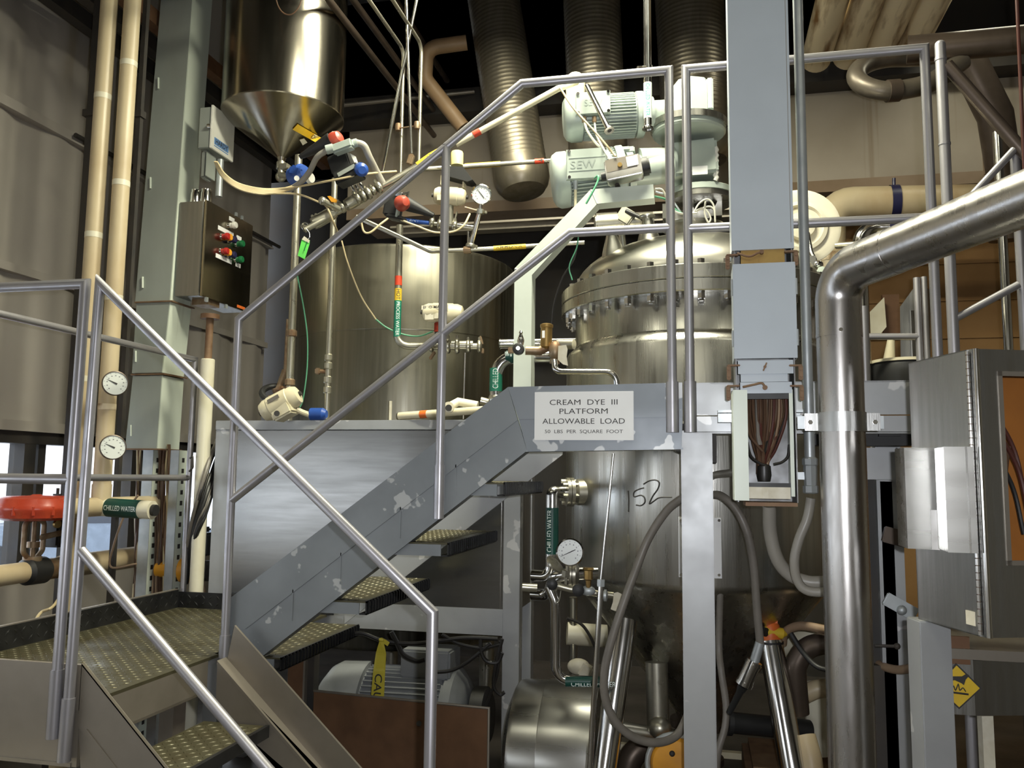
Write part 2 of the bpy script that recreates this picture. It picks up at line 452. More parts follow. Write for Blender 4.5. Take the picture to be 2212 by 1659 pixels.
_b.inputs['Transmission Weight'].default_value = 1.0; _b.inputs['Roughness'].default_value = 0.02; _b.inputs['IOR'].default_value = 1.05
_b.inputs['Base Color'].default_value = (0.93, 0.96, 1, 1)
# ================================================================== THE SETTING
XL, YBK = -4.0, 7.2
struct('floor', MB().bx(-4.6, 6.0, -4.5, 7.7, -0.1, 0), concrete)
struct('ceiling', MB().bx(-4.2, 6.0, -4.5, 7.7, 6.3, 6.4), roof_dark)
for i in range(5):
    y = 0.4 + i * 1.55
    struct('trim_%d' % (i + 1), MB().bx(-4.0, 6.0, y - 0.06, y + 0.06, 6.0, 6.3).bx(-4.0, 6.0, y - 0.1, y + 0.1, 5.98, 6.0), dark_metal)
struct('wall_rear', MB().bx(-4.2, 6.0, -4.6, -4.5, 0, 6.4), rear_wall_m)
struct('wall_right', MB().bx(6.0, 6.1, -4.5, 7.7, 0, 6.4), rear_wall_m)
struct('wall_back_dark', MB().bx(-4.2, 1.15, YBK + 0.3, YBK + 0.42, 0, 6.4).bx(-4.2, 6.0, YBK + 0.3, YBK + 0.42, 4.5, 6.4).bx(1.13, 1.15, YBK, YBK + 0.4, 0, 4.5), roof_dark)  # near-black colour stands in for the unlit void behind tank and ducts
struct('wall_back', MB().bx(1.15, 6.0, YBK, YBK + 0.12, 0, 4.5).bx(1.2, 6, YBK - 0.012, YBK, 3.02, 3.05).bx(1.2, 6, YBK - 0.012, YBK, 2.72, 2.75).bx(1.2, 6, YBK - 0.012, YBK, 3.32, 3.35), wall_tan)
# left wall: folded siding above a ribbon of windows
mb = MB()
ys = [-4.5 + i * 0.06 for i in range(195)]
def rib(y): return 0.018 * math.sin(y * 2 * math.pi / 0.62) + 0.006 * math.sin(y * 2 * math.pi / 0.21)
for (z0, z1) in ((1.845, 2.78), (2.82, 3.74), (3.80, 6.4)):
    prev = None
    for y in ys:
        x = XL + rib(y)
        cur = (mb.bm.verts.new((x, y, z0)), mb.bm.verts.new((x, y, z1)))
        if prev: mb.bm.faces.new((prev[0], cur[0], cur[1], prev[1]))
        prev = cur
mb.bx(XL - 0.16, XL - 0.06, -4.5, 7.3, 1.83, 6.4)
wl = struct('wall_left', mb, siding)
struct('wall_left_base', MB().bx(XL - 0.16, XL, -4.5, 7.3, 0, 0.98), siding)
struct('trim_6', MB().bx(XL - 0.06, XL + 0.035, -4.5, 7.2, 3.735, 3.80).bx(XL - 0.06, XL + 0.05, -4.5, 7.2, 3.73, 3.742), siding)
struct('trim_7', MB().bx(XL - 0.06, XL + 0.03, -4.5, 7.2, 2.775, 2.825), siding)
struct('trim_8', MB().bx(XL - 0.06, XL + 0.04, -4.5, 7.2, 1.838, 1.90), siding)
# ribbon windows
mull = [1.6, 3.0, px(57, 1050, XL).y, px(284, 1120, XL).y, 7.2]
n = 1
for a, b in zip(mull, mull[1:]):
    w = struct('window_%d' % n, MB().bx(XL - 0.1, XL + 0.01, a - 0.045, a + 0.045, 0.98, 1.84).bx(XL - 0.1, XL + 0.012, a, b, 1.765, 1.84)
               .bx(XL - 0.1, XL + 0.005, a, b, 0.98, 1.03).bx(XL - 0.1, XL - 0.02, a + 0.1, a + 0.16, 0.98, 1.84), dark_metal)
    struct('window_pane', MB().bx(XL - 0.065, XL - 0.06, a + 0.05, b - 0.05, 1.02, 1.775), glass_m, w)
    n += 1
# outside
struct('ground_outside', MB().bx(-60, -4.3, -25, 60, -0.35, -0.25), snow)
def car(loc, rot, paint, label):
    c = thing('parked_car', label, 'car', loc)
    R = Matrix.Rotation(rot, 4, 'Z')
    Lx = V(loc)
    def tr(p): return Lx + R @ V(p)
    side = [(-2.15, 0.35), (-2.2, 0.75), (-1.9, 0.9), (-1.2, 0.95), (-0.7, 1.38), (0.75, 1.4), (1.45, 0.98), (2.0, 0.92), (2.2, 0.7), (2.15, 0.35)]
    part(c, 'body', MB().prism([tr((x, -0.85, z)) for x, z in side], R @ V((0, 1.7, 0))), paint)
    win = [(-1.05, 0.98), (-0.65, 1.32), (0.7, 1.33), (1.25, 1.0)]
    for y, s in ((-0.86, 1), (0.84, 1)):
        part(c, 'side_window', MB().prism([tr((x, y, z)) for x, z in win], R @ V((0, 0.02, 0))), glass_dark)
    for x in (-1.35, 1.35):
        for y in (-0.88, 0.66):
            part(c, 'wheel', MB().cyl(tr((x, y, 0.32)), tr((x, y + 0.22, 0.32)), 0.32, n=18), black_rubber)
p = pz(222, 1178, 0.3)
car((-13.0, 14.2, -0.25), 0.5, car_white, 'white car parked outside beyond the window')
car((-10.4, 13.2, -0.25), 0.4, car_grey, 'dark grey car parked nearer the window')
solo('distant_building', 'long pale building across the car park', 'building', MB().bx(-40, -38, 5, 60, -0.3, 6).bx(-38.1, -37.9, 5, 60, 3.2, 3.5), bldg)

# bulkhead under the roof at the back
bk = struct('soffit_back', MB().bx(-2.9, 3.05, 6.5, YBK, 3.80, 4.52), wall_cream)
struct('soffit_underside', MB().bx(-2.9, 3.05, 6.502, YBK, 3.775, 3.80).bx(-2.9, 3.05, 6.49, 6.505, 3.74, 3.83), soffit_m, bk)
for x in (2.05, 2.78):
    struct('soffit_joint', MB().bx(x - 0.03, x + 0.03, 6.48, 6.5, 3.80, 4.52), soffit_m, bk)
struct('column_back', MB().bx(2.42, 2.50, 6.2, 6.28, 0, 6.2), dark_metal)
struct('beam_back', MB().bx(-4, 6, 6.3, 6.5, 4.52, 4.72), dark_metal)

# ================================================================== STAIRS AND PLATFORM
PR = 0.0172                                   # handrail pipe radius
YU, YR, YN, YNR = 3.17, 3.148, 2.45, 2.428    # upper stringer face, its rail, lower near stringer face, its rail
ZL = 0.87                                     # landing
# ---- landing
ld = thing('stair_landing', 'intermediate stair landing with worn tread plate and black kick plate', 'landing', (-2.36, 3.4, 0))
mb = MB().bx(-2.8, -1.92, 2.47, 4.22, ZL - 0.012, ZL)
def tread_marks(mb, x0, x1, y0, y1, z, pitch, axis=0, ln=0.026, w=0.007, h=0.0028, skip=None):
    i = 0
    x = x0 + pitch / 2
    while x < x1 - pitch / 3:
        j = 0
        y = y0 + pitch / 2
        while y < y1 - pitch / 3:
            a = math.pi / 4 if (i + j) % 2 else -math.pi / 4
            d = V((math.cos(a), math.sin(a), 0)); e = V((-d.y, d.x, 0))
            c = V((x, y, z))
            v = [mb.bm.verts.new(c + q) for q in (d * ln / 2, e * w / 2, -d * ln / 2, -e * w / 2)]
            t = mb.bm.verts.new(c + V((0, 0, h)))
            for k in range(4): mb.bm.faces.new((v[k], v[(k + 1) % 4], t))
            j += 1; y += pitch
        i += 1; x += pitch
tread_marks(mb, -2.78, -1.93, 2.5, 4.2, ZL + 0.0002, 0.031)
part(ld, 'tread_plate', mb, deck, smooth=0.2)
def kick(a, b, z0, z1, nrm, h=0.006):
    a, b, nrm = V(a), V(b), V(nrm)
    mb = MB().prism([a + V((0, 0, z0)), b + V((0, 0, z0)), b + V((0, 0, z1)), a + V((0, 0, z1))], nrm * -h)
    d = (b - a); L = d.length; d.normalize()
    n = int(L / 0.042)
    for i in range(n):
        for k in range(2):
            c = a + d * (L * (i + 0.5) / n) + V((0, 0, z0 + (z1 - z0) * (0.3 + 0.42 * k)))
            s = 1 if (i + k) % 2 else -1
            u = (d * s + V((0, 0, 1))).normalized(); w = u.cross(nrm)
            v = [mb.bm.verts.new(c + q) for q in (u * 0.017, w * 0.005, -u * 0.017, -w * 0.005)]
            t = mb.bm.verts.new(c + nrm * 0.003)
            for m_ in range(4): mb.bm.faces.new((v[m_], v[(m_ + 1) % 4], t))
    return mb
part(ld, 'kick_plate', kick((-2.79, 2.5, 0), (-2.79, 4.21, 0), ZL, 0.965, (1, 0, 0)), black_plate, 'black diamond kick plate', smooth=0.2)
part(ld, 'kick_plate', kick((-2.79, 4.21, 0), (-1.88, 4.21, 0), ZL, 0.955, (0, -1, 0)), black_plate, 'black diamond kick plate', smooth=0.2)
part(ld, 'edge_beam', MB().bx(-1.935, -1.92, 2.47, 3.12, 0.735, ZL - 0.012).bx(-1.98, -1.92, 2.47, 3.12, 0.735, 0.745), bare_plate)
part(ld, 'front_beam', MB().bx(-2.8, -1.96, YN, YN + 0.016, 0.836, 0.978).bx(-2.8, -1.96, YN + 0.004, YN + 0.018, 0.66, 0.836).bx(-2.8, -1.98, YN, YN + 0.07, 0.66, 0.672), bare_plate)
part(ld, 'side_beam', MB().bx(-2.82, -2.80, 2.46, 4.22, 0.72, 0.968), bare_plate)
for (x, y) in ((-2.74, 2.56), (-2.74, 4.12), (-2.02, 4.12), (-1.99, 2.62)):
    part(ld, 'leg', MB().bx(x - 0.04, x + 0.04, y - 0.04, y + 0.04, 0, ZL - 0.012), frame_paint)
part(ld, 'cross_brace', MB().bx(-2.03, -1.97, 2.98, 3.06, 0, 0.735), bare_plate)

# ---- lower flight
lo = thing('lower_stair_flight', 'lower stair flight with two grey stringers and worn treads', 'stairs', (-1.3, 2.8, 0))
def slope_plate(p0, p1, h, y0, th, seam=0.5, endz=None):
    (x0, z0), (x1, z1) = p0, p1
    mb = MB().prism([(x0, y0, z0), (x1, y0, z1), (x1, y0, z1 - h * seam), (x0, y0, z0 - h * seam)], (0, th, 0))
    mb.prism([(x0, y0 + 0.005, z0 - h * seam), (x1, y0 + 0.005, z1 - h * seam), (x1, y0 + 0.005, z1 - h), (x0, y0 + 0.005, z0 - h)], (0, th, 0))
    return mb
sn = 0.924
mb = MB()
xt, zt, xb = -1.962, 0.984, -0.93
zb = zt - sn * (xb - xt)
mb.prism([(xt, YN, zt), (xb, YN, zb), (xb, YN, max(0, zb - 0.2)), (xt, YN, zt - 0.2)], (0, 0.012, 0))
mb.prism([(xt, YN + 0.004, zt - 0.2), (xb, YN + 0.004, max(0.0, zb - 0.2) + 0.01), (xb - 0.14, YN + 0.004, 0.0), (xt + 0.02, YN + 0.004, zt - 0.34)], (0, 0.012, 0))
mb.prism([(xt, YN, zt), (xb, YN, zb), (xb, YN, zb - 0.006), (xt, YN, zt - 0.006)], (0, 0.014, 0))
# bright raised edge half way down the plate
mb.prism([(-1.925, YN - 0.004, 0.782), (-1.2, YN - 0.004, 0.112), (-1.2, YN - 0.004, 0.104), (-1.925, YN - 0.004, 0.774)], (0, 0.006, 0))
part(lo, 'near_stringer', mb, bare_plate)
mb = MB()
x0, z0, x1 = -1.80, 1.004, -0.77
z1 = z0 - 0.905 * (x1 - x0)
mb.prism([(x0, 3.098, z0), (x1, 3.098, z1), (x1, 3.098, z1 - 0.16), (x0 - 0.03, 3.098, z0 - 0.16)], (0, 0.012, 0))
zk = z0 + 0.905 * 0.03
mb.prism([(x0 - 0.03, 3.034, zk - 0.150), (x1, 3.034, z1 - 0.150), (x1, 3.034, z1 - 0.165), (x0 - 0.03, 3.034, zk - 0.165)], (0, 0.070, 0))
mb.prism([(x0 - 0.03, 3.038, zk - 0.1655), (x1, 3.038, z1 - 0.1655), (x1, 3.038, max(0.0, z1 - 0.33)), (x0 - 0.03, 3.038, zk - 0.33)], (0, 0.008, 0))
part(lo, 'far_stringer', mb, bare_plate)
for i in range(3):
    z = 0.655 - 0.2175 * i
    xr = -1.60 + 0.238 * i
    mb = MB().bx(xr - 0.27, xr, 2.466, 3.03, z - 0.006, z)
    tread_marks(mb, xr - 0.265, xr - 0.01, 2.48, 3.02, z + 0.0002, 0.031)
    t = part(lo, 'tread', mb, deck, smooth=0.2)
    part(t, 'nosing', MB().bx(xr - 0.012, xr + 0.004, 2.466, 3.03, z - 0.04, z + 0.004), black_plate)
    part(lo, 'riser', MB().bx(xr - 0.262, xr - 0.256, 2.466, 3.03, z - 0.14, z - 0.006), copper_sheet) if i else None

# ---- upper flight
uf = thing('upper_stair_flight', 'upper stair flight with chipped grey stringers climbing to the platform', 'stairs', (-1.2, 3.6, 0))
mb = MB()
T = [(-1.87, 1.095), (-0.723, 1.943)]
Bt = [(-1.72, 0.872), (-0.646, 1.698)]
mid = lambda a, b, t: (a[0] + (b[0] - a[0]) * t, a[1] + (b[1] - a[1]) * t)
sa, sb = (-1.87, 0.872), (-0.70, 1.80)
mL, mR = mid(T[0], Bt[0], 0.52), mid(T[1], Bt[1], 0.52)
mb.prism([(T[0][0], YU, T[0][1]), (T[1][0], YU, T[1][1]), (mR[0], YU, mR[1]), (mL[0], YU, mL[1]), (-1.87, YU, 0.985)], (0, 0.010, 0))
q = lambda p: (p[0], YU + 0.0035, p[1])
mb.prism([q((-1.87, 0.985)), q(mL), q(mR), q(Bt[1]), q(Bt[0]), q((-1.87, 0.872))], (0, 0.010, 0))
mb.prism([(T[0][0], YU + 0.004, T[0][1]), (T[1][0], YU + 0.004, T[1][1]), (T[1][0], YU + 0.004, T[1][1] - 0.007), (T[0][0], YU + 0.004, T[0][1] - 0.007)], (0, 0.07, 0))
mb.prism([(Bt[0][0], YU + 0.004, Bt[0][1]), (Bt[1][0], YU + 0.004, Bt[1][1]), (Bt[1][0], YU + 0.004, Bt[1][1] + 0.007), (Bt[0][0], YU + 0.004, Bt[0][1] + 0.007)], (0, 0.07, 0))
for t in (0.18, 0.36, 0.58, 0.78):                      # jogs in the seam where plates meet
    s0 = mid(mL, mR, t)
    mb.bx(s0[0] - 0.002, s0[0] + 0.002, YU, YU + 0.006, s0[1] - 0.11, s0[1] + 0.012)
part(uf, 'near_stringer', mb, stair_paint)
mb = MB()
FT = [(-1.72, 1.085), (-0.62, 1.88)]; FB = [(-1.72, 0.87), (-0.64, 1.705)]
mb.prism([(FT[0][0], 3.985, FT[0][1]), (FT[1][0], 3.985, FT[1][1]), (FB[1][0], 3.985, FB[1][1]), (FB[0][0], 3.985, FB[0][1])], (0, 0.012, 0))
part(uf, 'far_stringer', mb, frame_paint)
for i in range(4):
    z = 1.575 - 0.235 * i
    xr = (-0.735, -0.955, -1.285, -1.64)[i]
    mb = MB().bx(xr - 0.30, xr, YU + 0.02, 3.98, z - 0.006, z)
    tread_marks(mb, xr - 0.29, xr - 0.02, YU + 0.03, 3.97, z + 0.0002, 0.031)
    t = part(uf, 'tread', mb, deck, smooth=0.2)
    mb = MB().bx(xr - 0.006, xr, YU + 0.02, 3.98, z - 0.05, z + 0.003).bx(xr - 0.03, xr, YU + 0.02, 3.98, z - 0.052, z - 0.046)
    k = 26
    for j in range(k):
        y = YU + 0.035 + (3.965 - YU - 0.035) * j / (k - 1)
        mb.box((xr + 0.003, y, z - 0.022), (0.010, 0.013, 0.048), None, 0.003)
    part(t, 'ribbed_lip', mb, black_plate, 'black ribbed rear lip')
    part(uf, 'bracket', MB().bx(xr - 0.27, xr - 0.03, YU + 0.015, YU + 0.02, z - 0.05, z - 0.006), stair_paint)

# ---- platform
pf = thing('reactor_platform', 'grey steel work platform around the large reactor vessel', 'platform', (0, 3.4, 0))
mb = MB()
mb.prism([(-0.723, YU, 1.943), (-0.062, YU, 1.952), (-0.062, YU, 1.825), (-0.68, YU, 1.818)], (0, 0.010, 0))
mb.prism([(-0.68, YU + 0.003, 1.818), (-0.062, YU + 0.003, 1.825), (-0.068, YU + 0.003, 1.712), (-0.646, YU + 0.003, 1.698)], (0, 0.010, 0))
mb.prism([(-0.723, YU + 0.0102, 1.9425), (-0.062, YU + 0.0102, 1.9515), (-0.062, YU + 0.0102, 1.946), (-0.723, YU + 0.0102, 1.936)], (0, 0.07, 0))
mb.prism([(-0.66, YU + 0.004, 1.700), (-0.062, YU + 0.004, 1.712), (-0.062, YU + 0.004, 1.706), (-0.66, YU + 0.004, 1.694)], (0, 0.09, 0))
part(pf, 'edge_channel', mb, platform_paint, 'dark grey channel with chipped paint')
mb = MB()
mb.bx(-0.03, 0.78, YU, YU + 0.010, 1.830, 1.950).bx(-0.03, 0.78, YU + 0.003, YU + 0.012, 1.768, 1.826).bx(-0.03, 0.78, YU, YU + 0.08, 1.944, 1.950).bx(-0.03, 0.78, YU + 0.003, YU + 0.09, 1.764, 1.770)
part(pf, 'edge_channel', mb, frame_paint, 'light grey channel right of the leg')
part(pf, 'deck_plate', MB().bx(-0.66, 2.2, YU + 0.012, 3.56, 1.80, 1.81).bx(0.75, 2.2, 3.56, 5.3, 1.80, 1.81), deck)
part(pf, 'leg', MB().bx(-0.07, 0.043, YU + 0.012, YU + 0.12, 0, 1.775, 0.004).bx(-0.10, 0.075, YU - 0.02, YU + 0.15, 0, 0.012), frame_paint)
part(pf, 'leg', MB().bx(0.66, 0.75, 3.5, 3.6, 0, 1.80, 0.004), frame_paint)
part(pf, 'joist', MB().bx(-0.09, -0.06, YU + 0.02, 3.6, 1.70, 1.80).bx(0.02, 0.06, 3.3, 3.6, 1.66, 1.80), dark_metal)
sg = thing('load_limit_sign', 'white platform load limit sign with black letters on the chipped channel', 'sign', (-0.43, YU, 1.83))
tl, br = py(1155, 847, YU - 0.004), py(1369, 951, YU - 0.004)
part(sg, 'sign_board', MB().bx(tl.x, br.x, YU - 0.0035, YU - 0.0002, br.z, tl.z, 0.001), sign_white)
cx, cz, hh = (tl.x + br.x) / 2, (tl.z + br.z) / 2, tl.z - br.z
for txt, fz, size, fit in (('CREAM  DYE  III', 0.275, 0.029, 0.277), ('PLATFORM', 0.09, 0.029, 0.197), ('ALLOWABLE  LOAD', -0.115, 0.029, 0.336), ('50  LBS  PER  SQUARE  FOOT', -0.325, 0.0185, 0.318)):
    part(sg, 'lettering', text_mb(txt, size, (cx, YU - 0.0042, cz + fz * hh), (1, 0, 0), (0, 0, 1), 0.0, fit=fit * 0.93), ink)

# ---- handrails
rl = thing('platform_stair_rail', 'grey pipe handrail of the upper flight ending beside the white sign', 'handrail', (-1, YR, 0))
mb = MB()
A = (-1.873, YR, 2.238)
part(rl, 'top_rail', MB().tube([(-1.868, YR, 0.95), A, (-0.675, YR, 3.155), (-0.100, YR, 3.155), (-0.098, YR, 1.95)], PR, 16), rail_steel)
part(rl, 'mid_rail', MB().tube([(-1.866, YR, 1.491), (-0.480, YR, 2.535), (-0.098, YR, 2.535)], PR, 16), rail_steel)
part(rl, 'post', MB().tube([(-0.985, YR, 1.44), (-0.985, YR, 2.925)], PR, 16), rail_steel)
part(rl, 'post_sleeve', MB().cyl((-0.985, YR, 1.435), (-0.985, YR, 1.64), PR + 0.003, n=18), rail_steel)
part(rl, 'post_sleeve', MB().cyl((-0.098, YR - 0.004, 1.766), (-0.098, YR - 0.004, 1.952), PR + 0.006, n=18), rail_steel)
part(rl, 'post_sleeve', MB().cyl((-1.868, YR, 0.868), (-1.868, YR, 0.955), PR + 0.004, n=18), rail_steel)
rl = thing('platform_guard_rail', 'grey pipe guard rail right of the sign, behind the wide wireway', 'handrail', (0.4, YR, 0))
part(rl, 'top_rail', MB().tube([(-0.034, YR, 1.95), (-0.036, YR, 3.153), (0.806, YR, 3.150), (0.806, YR, 1.95)], PR, 16), rail_steel)
part(rl, 'mid_rail', MB().tube([(-0.034, YR, 2.528), (0.806, YR, 2.523)], PR, 16), rail_steel)
part(rl, 'post_sleeve', MB().cyl((-0.034, YR - 0.004, 1.766), (-0.034, YR - 0.004, 1.952), PR + 0.006, n=18), rail_steel)
part(rl, 'post_sleeve', MB().cyl((0.806, YR - 0.004, 1.766), (0.806, YR - 0.004, 1.952), PR + 0.006, n=18), rail_steel)
rl = thing('landing_front_rail', 'grey pipe rail along the near side of the landing', 'handrail', (-2.4, YNR, 0))
part(rl, 'top_rail', MB().tube([(-2.79, YNR, 2.232), (-2.024, YNR, 2.232), (-2.032, YNR, 0.76)], PR, 16), rail_steel)
part(rl, 'mid_rail', MB().tube([(-2.79, YNR, 1.574), (-2.028, YNR, 1.574)], PR, 16), rail_steel)
part(rl, 'post_sleeve', MB().cyl((-2.032, YNR, 0.752), (-2.032, YNR, 0.965), PR + 0.004, n=18), rail_steel)
rl = thing('landing_side_rail', 'grey pipe rail along the window side of the landing', 'handrail', (-2.8, 3.4, 0))
part(rl, 'top_rail', MB().tube([(-2.8, 2.46, 2.24), (-2.8, 4.265, 2.24), (-2.8, 4.265, 0.90)], PR * 0.95, 16), rail_steel)
part(rl, 'mid_rail', MB().tube([(-2.8, 2.46, 1.572), (-2.8, 4.25, 1.572)], PR * 0.95, 16), rail_steel)
rl = thing('lower_stair_rail', 'grey pipe handrail sloping down the near side of the lower flight', 'handrail', (-1.4, YNR, 0))
part(rl, 'top_rail', MB().tube([(-1.984, YNR, 0.70), (-1.968, YNR, 2.232), (-0.772, YNR, 1.20), (-0.772, YNR, 0.0)], PR, 16), rail_steel)
part(rl, 'mid_rail', MB().tube([(-1.974, YNR, 1.345), (-0.79, YNR, 0.279)], PR, 16), rail_steel)
part(rl, 'post_sleeve', MB().cyl((-1.986, YNR, 0.685), (-1.983, YNR, 0.88), PR + 0.004, n=18), rail_steel)
# ================================================================== REACTOR VESSEL
RC = V((-0.02, 4.28, 0))
def oncyl(x, y, c, R):               # where a sight line meets an upright cylinder
    d = ray(x, y)
    ox, oy = EYE.x - c.x, EYE.y - c.y
    A = d.x ** 2 + d.y ** 2; B = 2 * (ox * d.x + oy * d.y); Cc = ox * ox + oy * oy - R * R
    t = (-B - math.sqrt(max(0, B * B - 4 * A * Cc))) / (2 * A)
    return EYE + d * t
rv = thing('reactor_vessel', 'large upright stainless reactor with bolted flange, domed head and cone bottom', 'vessel', (RC.x, RC.y, 0))
o3 = V((RC.x, RC.y, 0))
part(rv, 'shell', MB().lathe([(0.10, 0.46), (0.12, 0.50), (0.615, 1.12), (0.632, 1.135), (0.640, 1.16), (0.640, 2.185), (0.632, 2.205), (0.602, 2.232), (0.596, 2.245), (0.596, 2.397)], o3, n=96), vessel_steel)
part(rv, 'lower_flange', MB().lathe([(0.55, 2.396), (0.662, 2.396), (0.666, 2.400), (0.666, 2.447), (0.662, 2.450), (0.55, 2.450)], o3, n=96, caps=False), vessel_steel)
part(rv, 'upper_flange', MB().lathe([(0.55, 2.452), (0.662, 2.452), (0.666, 2.456), (0.666, 2.512), (0.662, 2.516), (0.55, 2.516)], o3, n=96, caps=False), vessel_steel)
dome = [(0.60, 2.515)] + [(0.60 * math.cos(a), 2.53 + 0.26 * math.sin(a)) for a in [i * math.pi / 2 / 14 for i in range(0, 15)]]
dome[-1] = (0.0, 2.79)
part(rv, 'domed_head', MB().lathe(dome, o3, n=96, caps=False), dome_steel)
for i in range(36):
    mb = MB(); mb2 = MB()
    a = 2 * math.pi * (i + 0.3) / 36
    c = o3 + V((math.cos(a), math.sin(a), 0)) * 0.63
    mb.hexp(c + V((0, 0, 2.516)), c + V((0, 0, 2.540)), 0.017)
    mb2.hexp(c + V((0, 0, 2.366)), c + V((0, 0, 2.396)), 0.017)
    mb2.cyl(c + V((0, 0, 2.356)), c + V((0, 0, 2.37)), 0.010, n=8)
    part(rv, 'head_bolt', mb, bright_steel); part(rv, 'flange_nut', mb2, bright_steel)
def dome_z(x, y):
    q = ((x - RC.x) ** 2 + (y - RC.y) ** 2) / 0.36
    return 2.53 + 0.26 * math.sqrt(max(0, 1 - q))
def on_dome(px_, depth):
    w = pd(px_, 545, depth)
    return V((w.x, w.y, dome_z(w.x, w.y)))
for (xx, dd, h, r0, r1, cap) in ((1325, 4.05, 0.085, 0.052, 0.022, 1), (1402, 4.12, 0.10, 0.055, 0.024, 1), (1346, 4.16, 0.075, 0.017, 0.017, 1), (1650, 4.3, 0.05, 0.05, 0.05, 0)):
    b = on_dome(xx, dd)
    n = V((b.x - RC.x, b.y - RC.y, 0)) * 0.3 + V((0, 0, 1)); n.normalize()
    m_ = MB().lathe([(r0 * 1.15, -0.03), (r0, 0.0), (r1, h), (r1, h + 0.012)], b, n, 24)
    if cap: m_.lathe([(r1, h + 0.004), (r1 + 0.014, h + 0.008), (r1 + 0.016, h + 0.014), (r1 + 0.012, h + 0.02), (0.0, h + 0.022)], b, n, 24)
    part(rv, 'head_nozzle', m_, dome_steel)
# open manway lid standing behind the wireway
mc = pd(1728, 492, 4.45)
ax = (EYE - mc); ax.z = 0; ax = (ax.normalized() + V((0.18, 0, 0.05))).normalized()
part(rv, 'manway_lid', MB().lathe([(0.0, -0.015), (0.185, -0.015), (0.205, 0.0), (0.205, 0.012), (0.19, 0.018), (0.14, 0.012), (0.135, 0.03), (0.115, 0.034), (0.108, 0.018), (0.075, 0.015), (0.07, 0.045), (0.0, 0.055)], mc, ax, 48, caps=False), ivory, 'round ivory manway lid standing open')
hc = pd(1765, 572, 4.2)
part(rv, 'manway_hinge', MB().tube([pd(1745, 505, 4.35), pd(1752, 545, 4.25), hc], 0.012, 8).ball(hc, 0.03, (1, 1, 0.8)).box(pd(1748, 565, 4.2), (0.06, 0.03, 0.05)), bright_steel)
part(rv, 'clamp_knob', MB().lathe([(0.012, -0.02), (0.03, -0.015), (0.032, 0.015), (0.012, 0.02)], pd(1777, 590, 4.15), (0.3, -0.7, 0.4), 8), motor_green)
# identification plate on the shell, behind the platform leg
a_, b_ = oncyl(1466, 1185, RC, 0.641), oncyl(1558, 1185, RC, 0.641)
zt, zb_ = oncyl(1510, 1118, RC, 0.641).z, oncyl(1510, 1248, RC, 0.641).z
mb = MB()
k = 8
a0, a1 = math.atan2(a_.y - RC.y, a_.x - RC.x), math.atan2(b_.y - RC.y, b_.x - RC.x)
for i in range(k):
    t0, t1 = a0 + (a1 - a0) * i / k, a0 + (a1 - a0) * (i + 1) / k
    P_ = [V((RC.x + R_ * math.cos(t), RC.y + R_ * math.sin(t), 0)) for R_ in (0.6405, 0.646) for t in (t0, t1)]
    mb.prism([P_[0] + V((0, 0, zb_)), P_[1] + V((0, 0, zb_)), P_[3] + V((0, 0, zb_)), P_[2] + V((0, 0, zb_))], (0, 0, zt - zb_))
part(rv, 'identification_plate', mb, sign_white, 'pale plate riveted to the shell')
mb = MB()
for (x, y) in ((1471, 1124), (1553, 1124), (1471, 1242), (1553, 1242)):
    p = oncyl(x, y, RC, 0.646)
    n = V((p.x - RC.x, p.y - RC.y, 0)).normalized()
    part(rv, 'plate_rivet', MB().cyl(p, p + n * 0.004, 0.006, n=10), bright_steel)
# hand-written 152 on the shell
for st in ([(1357, 1060), (1358, 1080), (1358, 1106)],
           [(1391, 1054), (1380, 1057), (1370, 1063), (1370, 1073), (1384, 1070), (1392, 1075), (1393, 1085), (1385, 1092), (1374, 1091)],
           [(1390, 1046), (1402, 1039), (1416, 1037), (1424, 1043), (1421, 1056), (1410, 1072), (1403, 1088), (1412, 1083), (1425, 1075), (1452, 1074)]):
    part(rv, 'marker_numeral', MB().tube([oncyl(p.x, p.y, RC, 0.6405) for p in curve_pts([(x, y, 0) for x, y in st], 5)], 0.0032, 6), ink)
# legs splayed from the cone
for (p0, p1) in (((1352, 1338, 3.72), (1306, 1659, 3.50)), ((1664, 1386, 3.66), (1712, 1659, 3.45))):
    A_, B_ = pd(*p0), pd(*p1)
    D_ = (B_ - A_)
    B2 = A_ + D_ * ((A_.z - 0.0) / -D_.z)
    m_ = MB().tube([A_, B2], 0.052, 24)
    part(rv, 'leg', m_, bright_steel)
A_ = pd(1664, 1386, 3.66)
part(rv, 'leg_collar', MB().cyl(A_ + V((0, 0, -0.006)), A_ + V((0, 0, 0.004)), 0.056, n=24), black_rubber)
oc = thing('plastic_plug', 'orange and yellow plastic plug sitting on the right vessel leg', 'plug', A_ + V((0, 0, 0.005)))
part(oc, 'body', MB().lathe([(0.045, 0.004), (0.046, 0.03), (0.04, 0.07), (0.03, 0.085)], A_, (0, 0, 1), 20).box(A_ + V((-0.005, 0, 0.088)), (0.07, 0.05, 0.012)), orange_p)
part(oc, 'nozzle', MB().cyl(A_ + V((-0.045, -0.03, 0.05)), A_ + V((0.05, -0.01, 0.038)), 0.024, n=18).cyl(A_ + V((0.05, -0.01, 0.038)), A_ + V((0.068, -0.006, 0.036)), 0.02, 0.008, 18), yellow_tag, 'yellow nozzle')
part(oc, 'bore', MB().cyl(A_ + V((-0.047, -0.032, 0.0505)), A_ + V((-0.02, -0.0565, 0.048)), 0.019, n=14), black_rubber, 'dark open bore')
